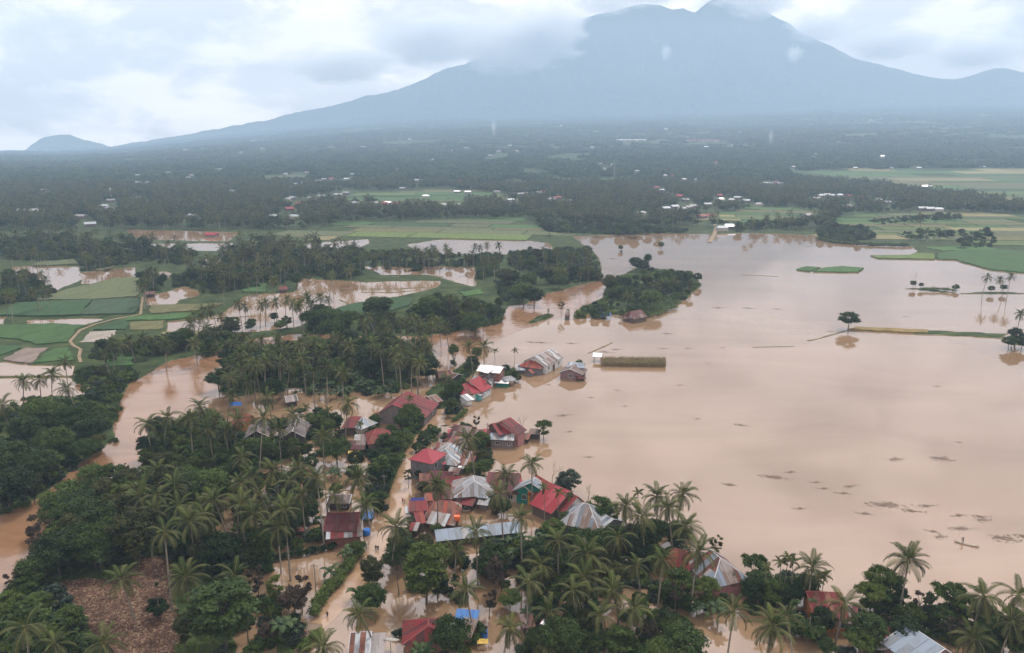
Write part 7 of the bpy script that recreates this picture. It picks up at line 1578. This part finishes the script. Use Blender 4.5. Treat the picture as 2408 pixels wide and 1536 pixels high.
# people
def person(loc, rz, shirt, label, pose='stand', name='person', parent=None, h=1.68):
    J = dict(pel=(0, 0, .95), che=(0, .02, 1.30), nec=(0, .02, 1.47), hea=(0, .04, 1.58), top=(0, .03, 1.69), lsh=(-.18, .02, 1.40), rsh=(.18, .02, 1.40), lel=(-.24, .03, 1.13), rel=(.24, .03, 1.13), lha=(-.23, .14, .90), rha=(.23, .14, .90),
             lhi=(-.09, 0, .90), rhi=(.09, 0, .90), lkn=(-.10, .05, .50), rkn=(.10, -.02, .50), lan=(-.10, .02, .08), ran=(.11, -.14, .08), lto=(-.10, .15, .03), rto=(.12, .0, .03))
    if pose == 'paddle': J.update(lel=(-.20, .26, 1.22), lha=(-.05, .45, 1.15), rel=(.22, .24, 1.30), rha=(.05, .42, 1.40), lan=(-.16, .1, .08), lto=(-.16, .24, .03))
    if pose == 'sit': J.update(lkn=(-.13, .38, .78), rkn=(.13, .38, .78), lan=(-.14, .36, .38), ran=(.14, .36, .38), lto=(-.14, .5, .34), rto=(.14, .5, .34), lha=(-.26, .5, 1.08), rha=(.26, .5, 1.08), lel=(-.26, .25, 1.12), rel=(.26, .25, 1.12))
    K = list(J); E_ = [('pel', 'che'), ('che', 'nec'), ('nec', 'hea'), ('hea', 'top'), ('che', 'lsh'), ('lsh', 'lel'), ('lel', 'lha'), ('che', 'rsh'), ('rsh', 'rel'), ('rel', 'rha'), ('pel', 'lhi'), ('lhi', 'lkn'), ('lkn', 'lan'), ('lan', 'lto'), ('pel', 'rhi'), ('rhi', 'rkn'), ('rkn', 'ran'), ('ran', 'rto')]
    R_ = dict(pel=.14, che=.145, nec=.055, hea=.10, top=.07, lsh=.07, rsh=.07, lel=.045, rel=.045, lha=.04, rha=.04, lhi=.10, rhi=.10, lkn=.06, rkn=.06, lan=.04, ran=.04, lto=.035, rto=.035)
    me = bpy.data.meshes.new(name); me.from_pydata([J[k] for k in K], [(K.index(a), K.index(b)) for a, b in E_], []); o = mobj(name, me)
    md = o.modifiers.new('skin', 'SKIN'); md.use_smooth_shade = True
    for k, sv in zip(K, me.skin_vertices[0].data): sv.radius = (R_[k], R_[k]); sv.use_root = (k == 'pel')
    o.modifiers.new('sub', 'SUBSURF').levels = 1
    dg = bpy.context.evaluated_depsgraph_get(); em = bpy.data.meshes.new_from_object(o.evaluated_get(dg)); o.modifiers.clear(); o.data = em; em.materials.clear()
    for m_ in (M['skin'], shirt, M['trousers'], M['hair']): em.materials.append(m_)
    for p_ in em.polygons:
        c = p_.center; p_.material_index = 3 if c.z > 1.62 or (c.z > 1.52 and c.y < 0) else (0 if c.z > 1.45 or (abs(c.x) > .17 and c.z < 1.12 and c.z > .8) or c.z < .45 else (1 if c.z > .93 else 2))
    o.location = loc; o.rotation_euler = (0, 0, rz); o.scale = (h / 1.70,) * 3; tag(o, label, 'person'); return o
for u, v, rz, sh, lab in [(947, 1181, .2, 'shirt_red', 'person in red shirt wading in the village street'), (951.5, 1184, 0, 'shirt_tan', 'person in tan wading just right of the red shirt'), (770, 1450, 2.9, 'shirt_dark', 'dark clothed person wading alone in the lower road'), (884, 1293, .3, 'shirt_dark', 'left person of a wading pair beside the front hedge'), (889, 1294, .1, 'shirt_dark', 'right person of a wading pair beside the front hedge')]:
    p = G(u, v, 0); person((p.x, p.y, -.42), rz, M[sh], lab)
# canoe and paddler
p = G(2273, 1281, 0); root = empty('canoe', (p.x, p.y, 0), -.55); mb = MB(); vs, fs = [], []; n = 12
for i in range(n + 1):
    t = i / n * 2 - 1; w_ = .36 * (1 - abs(t) ** 2.4) + .02; zk = .28 + .16 * t * t; x = t * 2.5
    vs += [(x, -w_, zk), (x, -w_ * .6, -.08 + .2 * t * t), (x, w_ * .6, -.08 + .2 * t * t), (x, w_, zk), (x, w_ * .8, zk - .03), (x, w_ * .45, .02 + .2 * t * t), (x, -w_ * .45, .02 + .2 * t * t), (x, -w_ * .8, zk - .03)]
for i in range(n):
    for k in range(8): fs.append((i * 8 + k, i * 8 + (k + 1) % 8, i * 8 + 8 + (k + 1) % 8, i * 8 + 8 + k))
mb.add(vs, fs); mb.obj('hull', M['boatwood'], root, True)
for sx in (-1.3, 1.4): mb = MB(); mb.box((sx, 0, .26), (.22, .62, .03)); mb.obj('thwart', M['boatwood'], root)
tag(root, 'slim pale wooden canoe on the open lake', 'canoe')
fwd = Matrix.Rotation(-.55, 3, 'Z') @ Vector((-.8, 0, 0)); person((p.x + fwd.x, p.y + fwd.y, .05), .5, M['shirt_dark'], 'dark clothed person standing in the canoe with a paddle', 'paddle')
mb = MB(); mb.tube([(0, 0, 0), (-.7, .5, 1.9)], [.025, .025], 5); mb.box((.03, 0, -.1), (.14, .04, .4)); tag(mb.obj('paddle', M['boatwood'], loc=(p.x + fwd.x - .15, p.y + fwd.y + .35, .75), rot=(0, 0, .5)), 'wooden paddle held by the person in the canoe', 'paddle')
# motorbike with rider at the road end
p = G(717, 1493, 0.3); root = empty('motorbike', (p.x, p.y, .12), 1.0)
for sx in (-.62, .62):
    bm = bmesh.new(); vs = []
    mb = MB(); pts = [(sx + .27 * math.cos(a), 0, .30 + .27 * math.sin(a)) for a in np.linspace(0, 2 * math.pi, 17)]; mb.tube(pts, [.05] * 17, 6, cap=False); wh = mb.obj('wheel', M['rubber'], root); mb = MB(); mb.tube([(sx, -.05, .3), (sx, .05, .3)], [.09, .09], 8); mb.obj('hub', M['cap'], wh)
mb = MB(); mb.tube([(-.55, 0, .32), (-.2, 0, .55), (.25, 0, .62), (.55, 0, .95)], [.08, .14, .12, .05], 8); mb.obj('body', M['bike_red'], root, True)
mb = MB(); mb.box((-.25, 0, .74), (.75, .26, .10)); mb.obj('seat', M['rubber'], root); mb = MB(); mb.tube([(.5, -.32, 1.0), (.52, 0, .98), (.5, .32, 1.0)], [.02] * 3, 5); mb.obj('handlebar', M['pole'], root); mb = MB(); mb.tube([(.58, 0, .85), (.70, 0, .85)], [.08, .09], 8); mb.obj('headlight', M['frame'], root); mb = MB(); mb.tube([(.62, 0, .3), (.52, 0, .95)], [.04, .04], 6); mb.obj('fork', M['cap'], root)
tag(root, 'small red motorbike at the dry end of the road', 'motorbike')
bk = Matrix.Rotation(1.0, 3, 'Z'); q = bk @ Vector((-.15, 0, 0)); person((p.x + q.x, p.y + q.y, -.02), 1.0 - math.pi / 2, M['shirt_tan'], 'person in tan riding the motorbike', 'sit')
# white minaret and radio masts
p = sightline(262, 470, 0); root = empty('minaret', (p[0], p[1], p[2])); mb = MB(); mb.tube([(0, 0, -1), (0, 0, 10), (0, 0, 10.1), (0, 0, 10.8), (0, 0, 10.9), (0, 0, 16)], [1.8, 1.6, 2.3, 2.3, 1.3, 1.2], 12); mb.obj('shaft', WM_['white'], root); mb = MB(); mb.tube([(0, 0, 16), (0, 0, 17), (0, 0, 18), (0, 0, 19), (0, 0, 21)], [1.6, 1.8, 1.3, .5, .05], 12); mb.obj('dome', RM['zinc'], root, True); tag(root, 'white minaret rising above the left forest', 'minaret')
def mast(u, v0, v1, label):
    s = sightline(u, v1, 0)
    if not s: return
    h = (v1 - v0) / FPX * s[1] * 1.03; root = empty('radio_mast', s); w_ = h * .035
    for a in range(3):
        t = a * 2.094; mb = MB(); mb.tube([(w_ * math.cos(t), w_ * math.sin(t), -1), (w_ * .15 * math.cos(t), w_ * .15 * math.sin(t), h)], [.22, .15], 4); mb.obj('leg', M['dish'], root)
    for k in range(9):
        f = k / 9; q = w_ * (1 - .85 * f); mb = MB()
        for a in range(3): t, t2 = a * 2.094, (a + 1) * 2.094; mb.tube([(q * math.cos(t), q * math.sin(t), h * f), (q * .9 * math.cos(t2), q * .9 * math.sin(t2), h * (f + .11))], [.1, .1], 3)
        mb.obj('brace', M['dish'], root)
    tag(root, label, 'mast')
mast(273, 330, 352, 'thin radio mast on the skyline right of the small hill'); mast(1444, 385, 432, 'pale lattice radio mast in the middle far forest')
# smoke
def smoke(u, v, h, label):
    s = sightline(u, v, 2)
    bm = bmesh.new(); bmesh.ops.create_icosphere(bm, subdivisions=3, radius=1.0)
    for vv in bm.verts: k = (vv.co.z + 1) / 2; vv.co.x = vv.co.x * (.25 + .9 * k) + .5 * k + .25 * math.sin(k * 7); vv.co.y *= (.25 + .9 * k)
    me = bpy.data.meshes.new('smoke'); bm.to_mesh(me); bm.free(); me.materials.append(SMOKE)
    tag(mobj('smoke', me, None, (s[0], s[1], s[2] + h * .95), None, (h * .28, h * .28, h)), label, 'smoke', kind='stuff')
SMOKE = mat_volume('smoke_vapour', (0.9, 0.92, 0.95), 0.035, 0.0, (2.2, 0.55, 1.1))
smoke(1160, 334, 75, 'thin white smoke plume rising from the middle forest'); smoke(1810, 352, 55, 'faint smoke wisp over the right forest')

# ------------------------------------------------------------------ labels for the planted things
LANDMARKS += [(*G(u, v)[:2], t) for u, v, t in [(270, 1430, 'brown ploughed field'), (300, 1000, 'brown river bend'), (40, 1250, 'river at the left edge'), (110, 1000, 'big trees left of the river bend'), (200, 1220, 'wood left of the gardens'), (760, 1420, 'lower flooded road'), (2111, 1461, 'foot of the tall leaning lake palm'), (1490, 848, 'standing corn block'), (2273, 1281, 'canoe'), (1997, 775, 'long brown dike'), (120, 900, 'lower left paddies'),
    (700, 1340, 'flooded lower garden'), (1950, 635, 'green rice patches in the lake'), (1679, 553, 'far flooded road end'), (2330, 690, 'small right islet'), (2390, 1480, 'bottom right corner'), (30, 1500, 'bottom left corner'), (1500, 1480, 'bottom middle palms'), (1740, 1000, 'middle of the lake'), (860, 780, 'river behind the main grove'), (1820, 1500, 'bottom right water'), (600, 1200, 'flooded gardens')]]
ORD = ['nearest', 'second nearest', 'third nearest', 'fourth nearest', 'fifth nearest', 'sixth nearest', 'seventh nearest', 'eighth nearest', 'ninth nearest', 'tenth nearest', 'eleventh nearest', 'twelfth nearest'] + ['%dth nearest' % k for k in range(13, 21)]
bykind = {}
for it in PLANTS: bykind.setdefault(it[1], []).append(it)
LXY = np.array([(a, b) for a, b, _ in LANDMARKS])
for kindw, items in bykind.items():
    XY = np.array([(it[2], it[3]) for it in items])
    D = np.sqrt(((XY[:, None] - LXY[None]) ** 2).sum(-1)); RK = D.argsort(0).argsort(0)
    for i, it in enumerate(items):
        o, _, x, y_, grove, group, cat = it
        if grove: continue
        j = int(np.argmin(RK[i] * 1000 + D[i])); rk = int(RK[i, j])
        if rk < len(ORD): tag(o, '%s %s to the %s' % (ORD[rk], kindw, LANDMARKS[j][2]), cat, group)
        else: tag(o, '%s some way from the %s' % (kindw, LANDMARKS[j][2]), cat, group)

def nth(k): return '%d%s' % (k, 'th' if 10 <= k % 100 <= 20 else {1: 'st', 2: 'nd', 3: 'rd'}.get(k % 10, 'th'))
def across(items, fmt, fmt1, cat, group):
    """label things that only their order across the picture tells apart"""
    items.sort(key=lambda it: proj(it[1], it[2], 5)[0])
    for k, it in enumerate(items): tag(it[0], fmt1 if len(items) == 1 else fmt % nth(k + 1), cat, group)
gset = {}
for it in PLANTS:
    if it[4]: gset.setdefault((it[1], it[4], it[5], it[6]), []).append((it[0], it[2], it[3]))
for (kindw, grove, group, cat), items in gset.items():
    across(items, '%s ' + kindw + ' from left in the ' + grove, 'only ' + kindw + ' in the ' + grove, cat, group + ' in the ' + grove)
hset = {}
for o, x, y_, desc, zone in FAR_OBJS: hset.setdefault((desc, zone), []).append((o, x, y_))
for (desc, zone), items in hset.items():
    across(items, '%s tiny ' + desc + ' house from the left ' + zone, 'only tiny ' + desc + ' house ' + zone, 'house', 'far houses in the forest')
